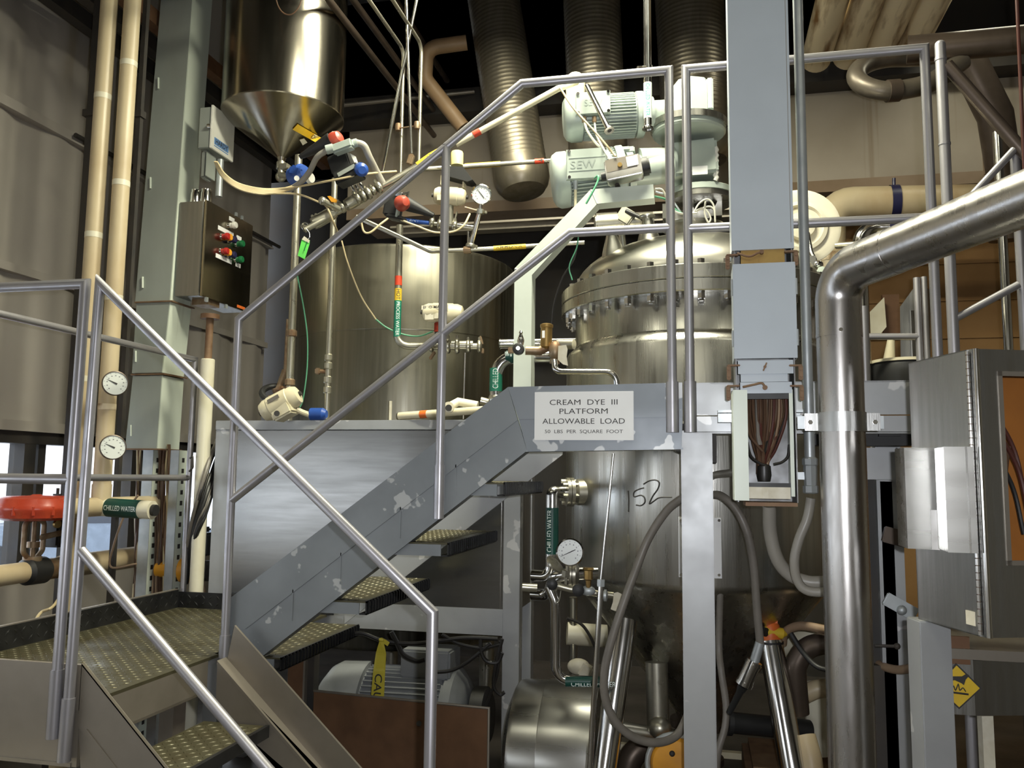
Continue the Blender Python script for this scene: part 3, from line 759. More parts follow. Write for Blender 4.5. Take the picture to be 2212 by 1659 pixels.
# bottom outlet
part(rv, 'outlet_valve', MB().lathe([(0.10, 0.47), (0.14, 0.46), (0.14, 0.43), (0.08, 0.42), (0.075, 0.30), (0.11, 0.29), (0.11, 0.26), (0.06, 0.25), (0.06, 0.12)], o3, n=28), dark_pipe)
part(rv, 'outlet_elbow', MB().tube([o3 + V((0.02, -0.05, 0.36)), o3 + V((-0.18, -0.18, 0.40)), o3 + V((-0.30, -0.24, 0.36)), o3 + V((-0.34, -0.26, 0.22))], 0.055, 18, bend=0.1), dark_pipe)
part(rv, 'drain_pipe', MB().cyl(pd(1330, 1572, 3.75), pd(1498, 1600, 3.75), 0.032, n=20).ball(pd(1425, 1572, 3.70), 0.052, (1, 1, 0.9)).cyl(pd(1418, 1430, 3.8), pd(1422, 1570, 3.75), 0.05, n=18), pipe_steel)
part(rv, 'drain_pipe', MB().cyl(pd(1572, 1560, 3.7), pd(1748, 1578, 3.75), 0.045, n=20).cyl(pd(1570, 1560, 3.7), pd(1580, 1561, 3.7), 0.055, n=20), black_rubber, 'black rubber covered pipe')

# ---- agitator drives on the head
def drive(name, label, cowl, rr, d, xs, box, gear, flange_c, fr, tilt=0.0):
    # horizontal motor towards the left, gearbox over the shaft on the right; pixel spans become metres at depth d
    t = thing(name, label, 'motor', flange_c)
    y0 = cowl
    P = lambda x, dy=0.0, dd=0.0: pd(x, y0 + dy + (x - xs[0]) * tilt, d + dd)
    a, b, c, e = P(xs[0]), P(xs[1]), P(xs[2]), P(xs[3])
    ax = (e - a).normalized()
    part(t, 'fan_cowl', MB().lathe([(rr * 0.72, 0.0), (rr * 0.9, 0.012), (rr, 0.035), (rr, (b - a).length)], a, ax, 36), motor_green)
    m_ = MB().lathe([(rr * 0.78, 0.0), (rr * 0.78, (c - b).length)], b, ax, 32)
    s_, u_ = frame_of(ax)
    L = (c - b).length
    for i in range(44):
        an = 2 * math.pi * i / 44
        dr = s_ * math.cos(an) + u_ * math.sin(an)
        R = Matrix((ax, dr, ax.cross(dr))).transposed()
        m_.box(b + ax * (L / 2) + dr * rr * 0.86, (L * 0.94, rr * 0.2, 0.0045), R)
    part(t, 'finned_body', m_, motor_green)
    part(t, 'end_ring', MB().lathe([(rr * 0.95, 0), (rr * 0.98, 0.01), (rr * 0.98, 0.035), (rr * 0.7, 0.05)], c, ax, 32), motor_green)
    part(t, 'neck', MB().cyl(c + ax * 0.03, e, rr * 0.56, n=28).cyl(c + ax * 0.055, c + ax * 0.085, rr * 0.72, n=28), motor_green)
    bx0, by0, bx1, by1 = box
    q = [pd(bx0, by0 + 3, d - rr - 0.02), pd(bx1, by0 - 3, d - rr - 0.02), pd(bx1 + 1, by1 - 3, d - rr - 0.02), pd(bx0 + 1, by1 + 2, d - rr - 0.02)]
    nn = (q[1] - q[0]).cross(q[3] - q[0]).normalized()
    if nn.dot(FW) < 0: nn = -nn
    tb = part(t, 'terminal_box', MB().prism(q, nn * 0.07).prism([p - nn * 0.006 + (sum(q, V((0, 0, 0))) / 4 - p) * 0.03 for p in q], nn * 0.008), motor_green)
    m_ = MB()
    ctr = sum(q, V((0, 0, 0))) / 4
    for p in q:
        w = p + (ctr - p) * 0.13
        part(tb, 'cover_screw', MB().cyl(w - nn * 0.012, w, 0.0075, n=10), bright_steel)
    return t, q, nn, ax, tb
d1 = 4.12
fz1 = pd(1488, 290, d1)
up, q, nn, axm, tb = drive('agitator_gearmotor', 'upper grey-green gearmotor with finned motor and round flange', 258, pw(50, d1), d1, (1217, 1255, 1372, 1468), (1243, 198, 1318, 246), None, fz1, 0.17, -0.06)
xv = (q[1] - q[0]).normalized(); yv = (q[0] - q[3]).normalized()
part(tb, 'lettering', text_mb('SEW', 0.045, sum(q, V((0, 0, 0))) / 4 - nn * 0.0075, xv, yv, 0.0, fit=0.085), M('embossed_motor_lettering', (0.44, 0.5, 0.46), 0.0, 0.4))
ge = pd(1494, 216, d1)
part(up, 'gearbox', MB().lathe([(pw(36, d1), -pw(48, d1)), (pw(46, d1), -pw(42, d1)), (pw(46, d1), pw(20, d1)), (pw(38, d1), pw(36, d1)), (pw(20, d1), pw(44, d1))], ge, (0, 0, 1), 8).box(ge + V((pw(38, d1), 0, -pw(3, d1))), (pw(14, d1), 0.15, pw(70, d1)), None, 0.006), motor_green)
part(up, 'mounting_flange', MB().lathe([(pw(30, d1), pw(45, d1)), (pw(44, d1), pw(28, d1)), (pw(76, d1), pw(22, d1)), (pw(78, d1), pw(18, d1)), (pw(78, d1), 0), (pw(74, d1), -pw(4, d1)), (0.04, -pw(4, d1))], fz1, (0, 0, 1), 48), motor_green)
part(up, 'flange_rim', MB().lathe([(pw(78.5, d1), pw(8, d1)), (pw(82, d1), pw(8, d1)), (pw(82, d1), pw(22, d1)), (pw(78.5, d1), pw(22, d1))], fz1, (0, 0, 1), 48, caps=False), vessel_steel, 'bare steel flange rim')
d2 = 4.10
fz2 = pd(1512, 428, 4.22)
low, q, nn, axm, tb = drive('agitator_gearmotor', 'lower grey-green gearmotor with embossed terminal cover and rectangular gear head', 392, pw(60, d2), d2, (1192, 1226, 1330, 1452), (1223, 321, 1312, 386), None, fz2, 0.17, -0.12)
xv = (q[1] - q[0]).normalized(); yv = (q[0] - q[3]).normalized()
cc = sum(q, V((0, 0, 0))) / 4
part(tb, 'lettering', text_mb('SEW', 0.052, cc - nn * 0.0075 - xv * 0.02 - yv * 0.005, xv, yv, 0.004, fit=0.118), M('embossed_cover_lettering', (0.35, 0.40, 0.37), 0.0, 0.4))
part(tb, 'cover_ridge', MB().box(cc - nn * 0.007 + yv * 0.028, (0.17, 0.002, 0.002), Matrix((xv, nn, yv)).transposed()).box(cc - nn * 0.007 - yv * 0.032, (0.17, 0.002, 0.002), Matrix((xv, nn, yv)).transposed()), motor_green)
part(low, 'gear_head', MB().cyl(pd(1380, 352, d2), pd(1455, 350, d2 + 0.02), pw(31, d2), n=32).box(pd(1500, 354, d2 + 0.06), (pw(98, d2), 0.20, pw(76, d2)), Matrix.Rotation(math.radians(-3), 3, 'Y'), 0.012).box(pd(1352, 330, d2), (0.09, 0.09, 0.03), None, 0.005).box(pd(1350, 325, d2 - 0.02), (0.05, 0.06, 0.02), None, 0.004), motor_green)
part(low, 'label', MB().box(pd(1512, 368, d2 - 0.05), (pw(32, d2), 0.004, pw(19, d2)), None, 0.001), sign_white, 'white paper label')
part(low, 'sealant_edge', MB().tube([pd(1545, 318 + i * 6 , d2 - 0.04) + V((0.006 * (i % 2), 0, 0)) for i in range(13)], 0.011, 8), white_p, 'white lumpy sealant')
part(low, 'mounting_flange', MB().lathe([(pw(40, d2), 0.045), (pw(58, d2), 0.03), (pw(74, d2), 0.028), (pw(76, d2), 0.024), (pw(76, d2), -0.002), (0.05, -0.004)], fz2, (0, 0, 1), 48), motor_green)
part(low, 'flange_rim', MB().lathe([(pw(70, d2), -0.002), (pw(74, d2), -0.004), (pw(74, d2), -0.03), (pw(60, d2), -0.034), (0.03, -0.034)], fz2, (0, 0, 1), 48), vessel_steel, 'bare steel flange')
# lantern below the drives
base = V((RC.x, RC.y, 0))
lz0 = 2.785
m_ = MB()
for s in (-1, 1):
    x = pd(1430 if s < 0 else 1560, 470, 4.15)
    m_.prism([V((x.x, RC.y - 0.12, lz0 + 0.10)), V((x.x, RC.y - 0.12, fz2.z - 0.03)), V((x.x + s * -0.02, RC.y - 0.12, fz2.z - 0.03)), V((x.x - s * 0.055, RC.y - 0.12, lz0 + 0.10))], (0, 0.24, 0))
m_.lathe([(0.155, 0.10), (0.155, 0.085), (0.13, 0.08), (0.13, 0.03), (0.16, 0.025), (0.16, 0.0)], base + V((0.0, 0, lz0 - 0.015)), (0, 0, 1), 40)
m_.box(base + V((0, 0, lz0 + 0.125)), (0.19, 0.16, 0.05), None, 0.005)
m_.cyl(base + V((0, 0, lz0 + 0.1)), base + V((0, 0, fz2.z)), 0.03, n=20)
part(rv, 'drive_lantern', m_, vessel_steel)

# pneumatic actuator hung in front of the lower motor
pc = pd(1348, 368, 3.82)
ac = thing('pneumatic_actuator', 'small tan steel actuator with black end caps before the lower gearmotor', 'actuator', pc)
Rm = Matrix.Rotation(math.radians(-9), 3, 'Y')
e = lambda x, z, y=0.0: pc + Rm @ V((x, y, z))
sc = pw(1, 3.82)
part(ac, 'body', MB().box(pc, (78 * sc, 0.09, 46 * sc), Rm, 0.006), bright_steel)
part(ac, 'face_plate', MB().box(e(-3 * sc, 8 * sc, -0.046), (66 * sc, 0.004, 28 * sc), Rm, 0.001), bare_plate)
part(ac, 'label', MB().box(e(21 * sc, 8 * sc, -0.0495), (24 * sc, 0.002, 22 * sc), Rm), sign_white, 'white label')
part(ac, 'end_cap', MB().cyl(e(39 * sc, -2 * sc), e(52 * sc, -2 * sc), 20 * sc, n=20).cyl(e(52 * sc, -2 * sc), e(56 * sc, -2 * sc), 16 * sc, n=20), black_rubber, 'black round end cap')
part(ac, 'end_cap', MB().cyl(e(-50 * sc, -4 * sc), e(-39 * sc, -4 * sc), 10 * sc, n=16), black_rubber, 'black end fitting')
part(ac, 'selector', MB().cyl(e(-6 * sc, 4 * sc, -0.047), e(-6 * sc, 4 * sc, -0.06), 5 * sc, n=12), brass)
part(ac, 'bracket', MB().tube([e(-20 * sc, -20 * sc, 0.02), e(-20 * sc, -28 * sc, 0.2)], 0.012, 8), dark_metal)

# pale bent support arm
YS = 3.72
outl = [(1110, 842), (1110, 580), (1276, 409), (1411, 398), (1413, 428), (1290, 440), (1149, 594), (1149, 842)]
arm = thing('support_arm', 'pale bent box arm rising from the platform to the gearmotors', 'bracket', py(1130, 842, YS))
pts = [py(x, y, YS) for x, y in outl]
zlow = 1.81
pts[0].z = pts[-1].z = zlow; pts[0].x = pts[1].x = (pts[0].x + pts[1].x) / 2; pts[7].x = pts[6].x
part(arm, 'box_arm', MB().prism(pts, (0, 0.085, 0)), bracket_paint)
part(arm, 'weld_seam', MB().tube([py(1276, 409, YS - 0.001), py(1290, 440, YS - 0.001)], 0.002, 6).tube([py(1112, 580, YS - 0.001), py(1128, 585, YS - 0.001)], 0.002, 6), white_p)
part(arm, 'mount_plate', MB().bx(pts[0].x - 0.03, pts[7].x + 0.03, YS - 0.03, YS + 0.11, 1.811, 1.822), bracket_paint)

# ---- drain tubes hanging from above
dt = thing('drop_pipe', 'white-topped vertical steel drop pipe with green and white marker', 'pipe', pd(1397, 282, 3.75))
A_, B_ = pd(1393, -150, 3.75), pd(1397, 278, 3.75)
B_.x = A_.x = (A_.x + B_.x) / 2 + 0.004; A_.y = B_.y; A_.z = 6.0
part(dt, 'tube', MB().cyl(A_, B_, 0.0175, n=20), bright_steel)
part(dt, 'ferrule', MB().lathe([(0.0175, 0.012), (0.026, 0.004), (0.026, -0.004), (0.015, -0.004), (0.015, 0.01)], B_, (0, 0, 1), 24, caps=False), bright_steel)
part(dt, 'marker', MB().cyl(B_ + V((0, 0, 0.045)), B_ + V((0, 0, 0.21)), 0.0185, n=20), ink_white, 'white pipe marker')
part(dt, 'lettering', text_mb('CHILLED WATER', 0.024, B_ + V((0, -0.0187, 0.128)), (0, 0, -1), (1, 0, 0), 0.02, fit=0.15, wrap=0.0187), M('mint_lettering', (0.03, 0.42, 0.26), 0, 0.5))
part(dt, 'clamp', MB().cyl(pd(1395, 146, 3.75), pd(1378, 146, 3.72), 0.007, n=10).cyl(B_ + V((0, 0, 0.268)), B_ + V((0, 0, 0.29)), 0.022, n=20), bright_steel)
ot = thing('open_tube', 'short slanting open-ended steel tube before the upper gearmotor', 'pipe', pd(1318, 280, 3.8))
A_, B_ = pd(1268, 186, 3.95), pd(1316, 281, 3.78)
part(ot, 'tube', MB().cyl(A_, B_, 0.0125, n=18), bright_steel)
dn = (B_ - A_).normalized()
part(ot, 'ferrule', MB().lathe([(0.0125, -0.012), (0.023, -0.003), (0.023, 0.004), (0.010, 0.004), (0.010, -0.008)], B_, dn, 24, caps=False), bright_steel)
part(ot, 'bore', MB().cyl(B_ - dn * 0.004, B_ + dn * 0.001, 0.0108, n=16), black_rubber)
# vent cap glimpsed above the rail
solo('dome_vent', 'rounded pale vent cap peeking over the kink in the top rail', 'vent', MB().lathe([(0.045, -0.15), (0.05, 0), (0.045, 0.02), (0.03, 0.035), (0, 0.04)], pd(1243, 175, 4.3), (0, 0, 1), 24), valve_cream)
# beige pipe slanting behind the handrail
bp_ = thing('slanting_pipe', 'cream pipe slanting up behind the top handrail kink', 'pipe', pd(1110, 240, 4.0))
part(bp_, 'pipe', MB().tube([pd(985, 312, 4.0), pd(1205, 192, 4.0), pd(1245, 178, 4.2)], 0.015, 14), valve_cream)
part(bp_, 'marker', MB().cyl(pd(1022, 291.5, 3.999), pd(1037, 283.5, 3.999), 0.0165, n=14), red_tape, 'red band')
# loose cables at the drives
CB = 'cables around the gearmotors'
def cable(name, label, pts, r, mat, group=None, cat='cable', n=8, k=8):
    return solo(name, label, cat, MB().tube(curve_pts(pts, k), r, n), mat, group)
cable('motor_cable', 'thin tan cable crossing in front of the upper terminal box', [pd(1210, 190, 3.95), pd(1240, 235, 3.9), pd(1290, 290, 3.85), pd(1330, 338, 3.78)], 0.005, tan_cable, CB)
cable('motor_cable', 'white cable dropping from the left gland of the upper motor', [pd(1262, 262, 4.0), pd(1270, 285, 3.98), pd(1290, 312, 3.97), pd(1310, 325, 3.95), pd(1322, 345, 3.80)], 0.006, white_cable, CB)
cable('motor_cable', 'white cable dropping from the right gland of the upper motor', [pd(1284, 262, 4.0), pd(1288, 290, 3.98), pd(1300, 315, 3.95), pd(1318, 345, 3.80)], 0.005, white_cable, CB)
cable('motor_cable', 'green wire from actuator down to the pale bent arm', [pd(1285, 385, 3.75), pd(1292, 380, 3.72), pd(1291, 392, 3.71), pd(1280, 415, 3.70), pd(1266, 440, 3.70)], 0.0045, green_cable, CB)
cable('motor_cable', 'cream cable under the lower terminal box', [pd(1243, 408, 3.98), pd(1243, 425, 3.98), pd(1243, 450, 3.98)], 0.007, valve_cream, CB)
for (x, y) in ((1262, 262), (1284, 259), (1243, 402)):
    pass
glands = MB()
part(up, 'cable_gland', MB().cyl(pd(1262, 252, 4.0), pd(1262, 264, 4.0), 0.011, n=10), rust_fit)
part(up, 'cable_gland', MB().cyl(pd(1284, 252, 4.0), pd(1284, 264, 4.0), 0.011, n=10), rust_fit)
part(low, 'cable_gland', MB().cyl(pd(1243, 388, 3.98), pd(1243, 410, 3.98), 0.014, 0.009, n=10), galv)
for i, (p_, m_, lab) in enumerate((([(1415, 408), (1432, 412), (1450, 450), (1475, 462), (1505, 460)], white_cable, 'white wire sagging from the end of the pale arm'),
                          ([(1413, 424), (1440, 432), (1462, 455), (1490, 468)], green_cable, 'green wire sagging from the end of the pale arm'),
                          ([(1416, 414), (1445, 425), (1470, 458)], galv, 'grey wire sagging from the end of the pale arm'))):
    cable('loose_wire', lab, [pd(x, y, 3.86 + 0.02 * i) for x, y in p_], 0.005, m_, CB)
for i, (p_, lab) in enumerate((([(1497, 462), (1510, 440), (1528, 430), (1542, 445), (1545, 478)], 'white wire loop standing tallest beside the drive lantern'),
                             ([(1495, 460), (1520, 450), (1535, 470), (1530, 480), (1522, 460), (1524, 435)], 'white wire looping through the middle beside the drive lantern'),
                             ([(1500, 458), (1530, 446), (1543, 455), (1545, 480)], 'white wire loop lying lowest beside the drive lantern'))):
    cable('loose_wire', lab, [pd(x, y, 3.92 + 0.012 * i) for x, y in p_], 0.0042, white_cable, CB)
cable('loose_wire', 'thin black cable hanging left of the flange', [pd(1248, 520, 3.75), pd(1240, 560, 3.76), pd(1215, 600, 3.78), pd(1196, 660, 3.8), pd(1190, 730, 3.82)], 0.003, wire_black, CB)
cable('loose_wire', 'thin teal cable hanging from the mid rail kink', [pd(1250, 505, 3.7), pd(1246, 535, 3.72), pd(1230, 575, 3.74), pd(1236, 605, 3.74)], 0.003, green_cable, CB)
# dark machinery seen behind the drives
eq = thing('pipe_manifold', 'dull steel pipe manifold behind the pale bent arm', 'pipe', pd(1340, 480, 4.9))
part(eq, 'manifold_body', MB().cyl(pd(1285, 484, 4.9), pd(1410, 476, 4.9), 0.05, n=18).cyl(pd(1288, 484, 4.9), pd(1333, 481, 4.9), 0.062, n=18).box(pd(1352, 470, 4.88), (0.09, 0.09, 0.09), Matrix.Rotation(0.6, 3, 'Y'), 0.008), pipe_steel)
part(eq, 'stem', MB().cyl(pd(1350, 470, 4.88), pd(1349, 440, 4.88), 0.02, n=12), dark_pipe)
part(eq, 'lever', MB().tube([pd(1352, 455, 4.84), pd(1385, 470, 4.8), pd(1412, 492, 4.75)], 0.012, 8), black_rubber)
# ledge with pipes in front of the back bulkhead, between tank and drives
solo('pipe_rack_beam', 'dusky steel beam running behind the tall drives', 'beam', MB().bx(-2.2, 0.6, 5.75, 5.85, py(1120, 497, 5.8).z, py(1120, 478, 5.8).z).bx(-2.2, 0.6, 5.7, 5.75, py(1120, 478, 5.75).z - 0.015, py(1120, 478, 5.75).z), bare_plate)
# ================================================================== RIGHT FOREGROUND
def rectpts(p4): return p4
YW = 2.90                                     # front plane of the wireway
ww = thing('cable_wireway', 'wide blue-grey vertical wireway with open bottom showing bundled wires', 'wireway', (0.21, YW + 0.1, 1.5))
def wx(x, y): return py(x, y, YW)
xl, xr = 0.112, 0.314
zt_, z1, z2, z3, z4, zb = 6.2, wx(1640, 540).z, wx(1640, 570).z, wx(1640, 775).z, wx(1640, 850).z, wx(1640, 1085).z
D_ = 0.16
def chan(x0, x1, z0, z1_, front=True):
    m = MB().bx(x0, x0 + 0.004, YW, YW + D_, z0, z1_).bx(x1 - 0.004, x1, YW, YW + D_, z0, z1_).bx(x0, x1, YW + D_ - 0.004, YW + D_, z0, z1_)
    return m
part(ww, 'trough', chan(xl + 0.006, xr - 0.006, zb, zt_), galv_dark)
part(ww, 'upper_cover', MB().bx(xl, xr, YW - 0.006, YW, z1, zt_).bx(xl, xl + 0.004, YW - 0.004, YW + D_ * 0.9, z1, zt_).bx(xr - 0.004, xr, YW - 0.004, YW + D_ * 0.9, z1, zt_), wireway)
part(ww, 'hinged_cover', MB().bx(xl + 0.002, xr + 0.002, YW - 0.010, YW - 0.004, z3, z2).bx(xl + 0.002, xl + 0.006, YW - 0.01, YW + D_ * 0.9, z3, z2).bx(xr - 0.002, xr + 0.002, YW - 0.01, YW + D_ * 0.9, z3, z2), wireway)
part(ww, 'splice_plate', MB().bx(xl + 0.03, xr - 0.03, YW + 0.004, YW + 0.008, z2 - 0.01, z1 + 0.01).bx(0.20, 0.224, YW + 0.002, YW + 0.004, z2, z1), brass, 'rusty tan splice plate')
part(ww, 'splice_cover', MB().bx(xl + 0.014, xr - 0.012, YW - 0.006, YW + 0.0, wx(1640, 808).z, wx(1640, 779).z).bx(xl + 0.022, xr - 0.03, YW - 0.002, YW + 0.003, wx(1640, 825).z, wx(1640, 808).z).bx(xl + 0.02, xr - 0.018, YW - 0.006, YW + 0.0, z4, wx(1640, 826).z), wireway)
part(ww, 'open_cover', MB().bx(xl - 0.002, xl + 0.042, YW - 0.008, YW - 0.003, zb + 0.005, z4 + 0.012).bx(xl - 0.004, xl, YW - 0.003, YW + D_, zb + 0.005, z4 + 0.012).bx(xr - 0.028, xr - 0.018, YW - 0.004, YW + 0.004, zb + 0.02, z4 + 0.012).bx(xr - 0.02, xr - 0.016, YW - 0.004, YW + D_, zb + 0.02, z4 + 0.012), green_paint, 'pale cover swung open at the bottom')
part(ww, 'end_plate', MB().bx(xl + 0.03, xr - 0.01, YW - 0.012, YW + D_, zb - 0.012, zb), rust)
part(ww, 'end_flange', MB().bx(xl + 0.036, xr - 0.03, YW - 0.004, YW + 0.002, wx(1640, 1077).z, wx(1640, 1052).z).bx(0.195, 0.215, YW - 0.007, YW - 0.003, wx(1640, 1077).z, wx(1640, 1052).z), paper, 'cream paint-flaked end flange')
part(ww, 'gasket', MB().bx(xl + 0.042, xr - 0.022, YW - 0.002, YW + 0.01, wx(1640, 862).z, z4).bx(xl + 0.042, xr - 0.022, YW - 0.002, YW + 0.01, wx(1640, 1053).z, wx(1640, 1043).z).bx(xr - 0.034, xr - 0.028, YW - 0.003, YW + 0.01, wx(1640, 1073).z, wx(1640, 1043).z), black_rubber, 'black inner edge')
def latch(x, y, s):
    c = wx(x, y)
    m = MB().box(c + V((0, -0.004, 0.012)), (0.042, 0.022, 0.006), None, 0.002).box(c + V((-s * 0.016, -0.006, -0.012)), (0.014, 0.012, 0.05), None, 0.003)
    m.cyl(c + V((-s * 0.016, -0.016, 0.0)), c + V((-s * 0.016, -0.011, 0.0)), 0.005, n=8).cyl(c + V((-s * 0.016, -0.016, -0.022)), c + V((-s * 0.016, -0.011, -0.022)), 0.005, n=8)
    part(ww, 'latch', m, rust, 'rusty brown latch')
for (x, y, s) in ((1582, 560, 1), (1708, 552, -1), (1585, 798, 1), (1718, 798, -1), (1584, 842, 1), (1720, 842, -1)):
    latch(x, y, s)
part(ww, 'draw_bolt', MB().tube(curve_pts([wx(1592, 549) - V((0, 0.012, 0)), wx(1618, 556) - V((0, 0.014, 0)), wx(1636, 549) - V((0, 0.014, 0)), wx(1645, 546) - V((0, 0.012, 0))]), 0.004, 8).cyl(wx(1645, 546) - V((0, 0.016, 0)), wx(1645, 546), 0.007, n=10), rust)
part(ww, 'draw_bolt', MB().tube(curve_pts([wx(1604, 837) - V((0, 0.012, 0)), wx(1628, 832) - V((0, 0.016, 0)), wx(1645, 829) - V((0, 0.016, 0)), wx(1652, 838) - V((0, 0.014, 0))]), 0.004, 8).cyl(wx(1652, 838) - V((0, 0.018, 0)), wx(1652, 838), 0.008, n=10), rust)
part(ww, 'wing_screw', MB().cyl(wx(1652, 793) - V((0, 0.014, 0)), wx(1652, 793), 0.005, n=8).box(wx(1652, 793) - V((0, 0.011, 0)), (0.005, 0.004, 0.03), Matrix.Rotation(0.4, 3, 'Y'), 0.001), rust)
for (y0, y1) in ((605, 640), (715, 750)):
    part(ww, 'hinge', MB().cyl(V((xl - 0.001, YW - 0.008, wx(1580, y0).z)), V((xl - 0.001, YW - 0.008, wx(1580, y1).z)), 0.004, n=8), galv)
    part(ww, 'hinge', MB().cyl(V((xr + 0.004, YW - 0.008, wx(1720, y0 - 3).z)), V((xr + 0.004, YW - 0.008, wx(1720, y1 - 3).z)), 0.004, n=8), galv)
part(ww, 'cover_seam', MB().bx(xr - 0.010, xr - 0.0085, YW - 0.0075, YW - 0.0058, z1 + 0.02, zt_), bare_plate)
part(ww, 'mount_strut', MB().bx(xl - 0.05, xr + 0.05, YW + D_, YW + D_ + 0.04, wx(1640, 905).z, wx(1640, 885).z).bx(xl - 0.05, xr + 0.05, YW + D_, YW + D_ + 0.10, wx(1640, 883).z, wx(1640, 877).z), galv)
for sx in (xl - 0.03, xr + 0.03):
    part(ww, 'strut_bolt', MB().hexp((sx, YW + D_ - 0.015, wx(1640, 893).z), (sx, YW + D_ + 0.002, wx(1640, 893).z), 0.012), bright_steel)
# wires, one object each
random.seed(3)
WG = 'wires in the open end of the wireway'
WL = [('brown', wire_brown), ('red-brown', wire_red), ('black', wire_black), ('tan', hose_tan), ('grey', hose_grey)]
for i in range(26):
    u = (i + 0.5) / 26
    x0 = xl + 0.048 + u * 0.125 + random.uniform(-0.003, 0.003)
    yy = YW + 0.03 + random.random() * 0.09
    gx = 0.205 + (u - 0.5) * 0.035 + random.uniform(-0.006, 0.006)
    ztop, zmid, zend = z4 + 0.02, wx(1640, 965).z + random.uniform(-0.02, 0.03), wx(1640, 1030).z + random.uniform(-0.008, 0.02)
    ci = random.choice([0, 0, 0, 1, 2, 3, 4] if u < 0.55 else [0, 0, 1, 1, 2, 3])
    m = MB().tube(curve_pts([(x0, yy, ztop), (x0 + random.uniform(-.004, .004), yy, (ztop + zmid) / 2), (gx + (x0 - gx) * 0.45, YW + 0.05 + random.random() * 0.04, zmid), (gx, YW + 0.045 + random.random() * 0.04, (zmid + zend) / 2), (gx, YW + 0.05 + random.random() * 0.04, zend)], 6), random.choice([0.004, 0.005, 0.006]), 7)
    w = solo('bundled_wire', 'insulated wire gathered in the bundle inside the open wireway', 'wire', m, WL[ci][1], WG)
solo('bundled_wire', 'thick grey cable down the middle of the open wireway', 'wire', MB().tube(curve_pts([(0.19, YW + 0.05, z4 + 0.02), (0.19, YW + 0.05, wx(1640, 930).z), (0.195, YW + 0.05, wx(1640, 960).z)]), 0.0085, 10), hose_grey)
for pts_, lab in (([(1614, 955), (1622, 985), (1640, 1000), (1652, 1005)], 'black wire looping low to the left of the bundle'), ([(1706, 960), (1703, 985), (1690, 998), (1672, 1003)], 'black wire looping low to the right of the bundle'), ([(1612, 900), (1620, 940), (1636, 962), (1648, 975)], 'brown wire curving in from the left of the bundle')):
    solo('bundled_wire', lab, 'wire', MB().tube(curve_pts([py(x, y, YW + 0.04) for x, y in pts_]), 0.0045, 8), wire_black if 'black' in lab else wire_brown)
solo('bundle_tape', 'black tape wrapped round the lower wire bundle', 'tape', MB().lathe([(0.02, 0), (0.024, 0.02), (0.022, 0.05), (0.014, 0.058)], (0.207, YW + 0.055, wx(1650, 1040).z), (0, 0, 1), 14), wire_black)

# thin conduit with fitting and hose below
cd = thing('steel_conduit', 'thin vertical steel conduit between wireway and big pipe', 'conduit', (0.36, 2.98, 1.5))
cxx = pd(1739, 600, 2.95)
part(cd, 'tube', MB().cyl((cxx.x, cxx.y, py(1745, 1010, cxx.y).z), (cxx.x, cxx.y, 6.2), 0.0185 * 0.95, n=20), galv)
fz = py(1748, 1000, cxx.y).z
part(cd, 'compression_fitting', MB().lathe([(0.019, 0.02), (0.026, 0.014), (0.026, -0.006), (0.022, -0.01), (0.023, -0.02), (0.021, -0.075), (0.026, -0.078), (0.026, -0.10), (0.021, -0.104)], (cxx.x, cxx.y, fz), (0, 0, 1), 8), galv)
part(cd, 'clip', MB().bx(cxx.x - 0.055, cxx.x + 0.0, cxx.y - 0.012, cxx.y + 0.03, py(1740, 915, cxx.y).z, py(1740, 897, cxx.y).z).bx(cxx.x - 0.05, cxx.x, cxx.y - 0.005, cxx.y + 0.03, py(1740, 1036, cxx.y).z, py(1740, 1020, cxx.y).z), galv)

# big clad pipe with elbow
PRr = 0.0675
bp0 = pd(1818, 900, 2.6)
bxx, byy = bp0.x, bp0.y
elb = V((bxx, byy, py(1818, 590, byy).z + 0.0))
far = pd(2235, 486, 2.02)
far.z = elb.z + 0.04
bp2 = thing('clad_pipe', 'large shiny metal-clad pipe rising and bending to the right', 'pipe', (bxx, byy, 0))
part(bp2, 'vertical_run', MB().cyl((bxx, byy, 0), (bxx, byy, elb.z - 0.20), PRr, n=40), clad_steel)
dirh = (far - elb).normalized()
part(bp2, 'bend', MB().tube([(bxx, byy, elb.z - 0.202), elb, elb + dirh * 0.24], PRr + 0.001, 40, bend=0.17, steps=18), clad_steel)
part(bp2, 'horizontal_run', MB().cyl(elb + dirh * 0.22, far + dirh * 0.6, PRr, n=40), clad_steel)
part(bp2, 'seam_band', MB().lathe([(PRr + 0.0015, -0.004), (PRr + 0.0015, 0.004)], (bxx, byy, elb.z - 0.20), (0, 0, 1), 40, caps=False), clad_steel)
part(bp2, 'seam_screw', MB().cyl((bxx - 0.005, byy - PRr - 0.004, elb.z - 0.19), (bxx - 0.005, byy - PRr + 0.004, elb.z - 0.19), 0.006, n=10), bright_steel)
bz0, bz1 = py(1820, 931, byy - PRr).z, py(1820, 888, byy - PRr).z
m_ = MB().lathe([(PRr + 0.004, bz0), (PRr + 0.004, bz1)], (bxx, byy, 0), (0, 0, 1), 40, caps=False)
for s in (-1, 1):
    m_.bx(bxx + s * (PRr - 0.002), bxx + s * (PRr + 0.042), byy - 0.008, byy - 0.003, bz0 + 0.004, bz1 - 0.002, 0.001)
part(bp2, 'pipe_clamp', m_, sheet_steel)
m_ = MB()
for s in (-1, 1):
    m_.hexp((bxx + s * (PRr + 0.026), byy - 0.017, (bz0 + bz1) / 2), (bxx + s * (PRr + 0.026), byy - 0.006, (bz0 + bz1) / 2), 0.0075)
part(bp2, 'clamp_bolt', m_, bright_steel)
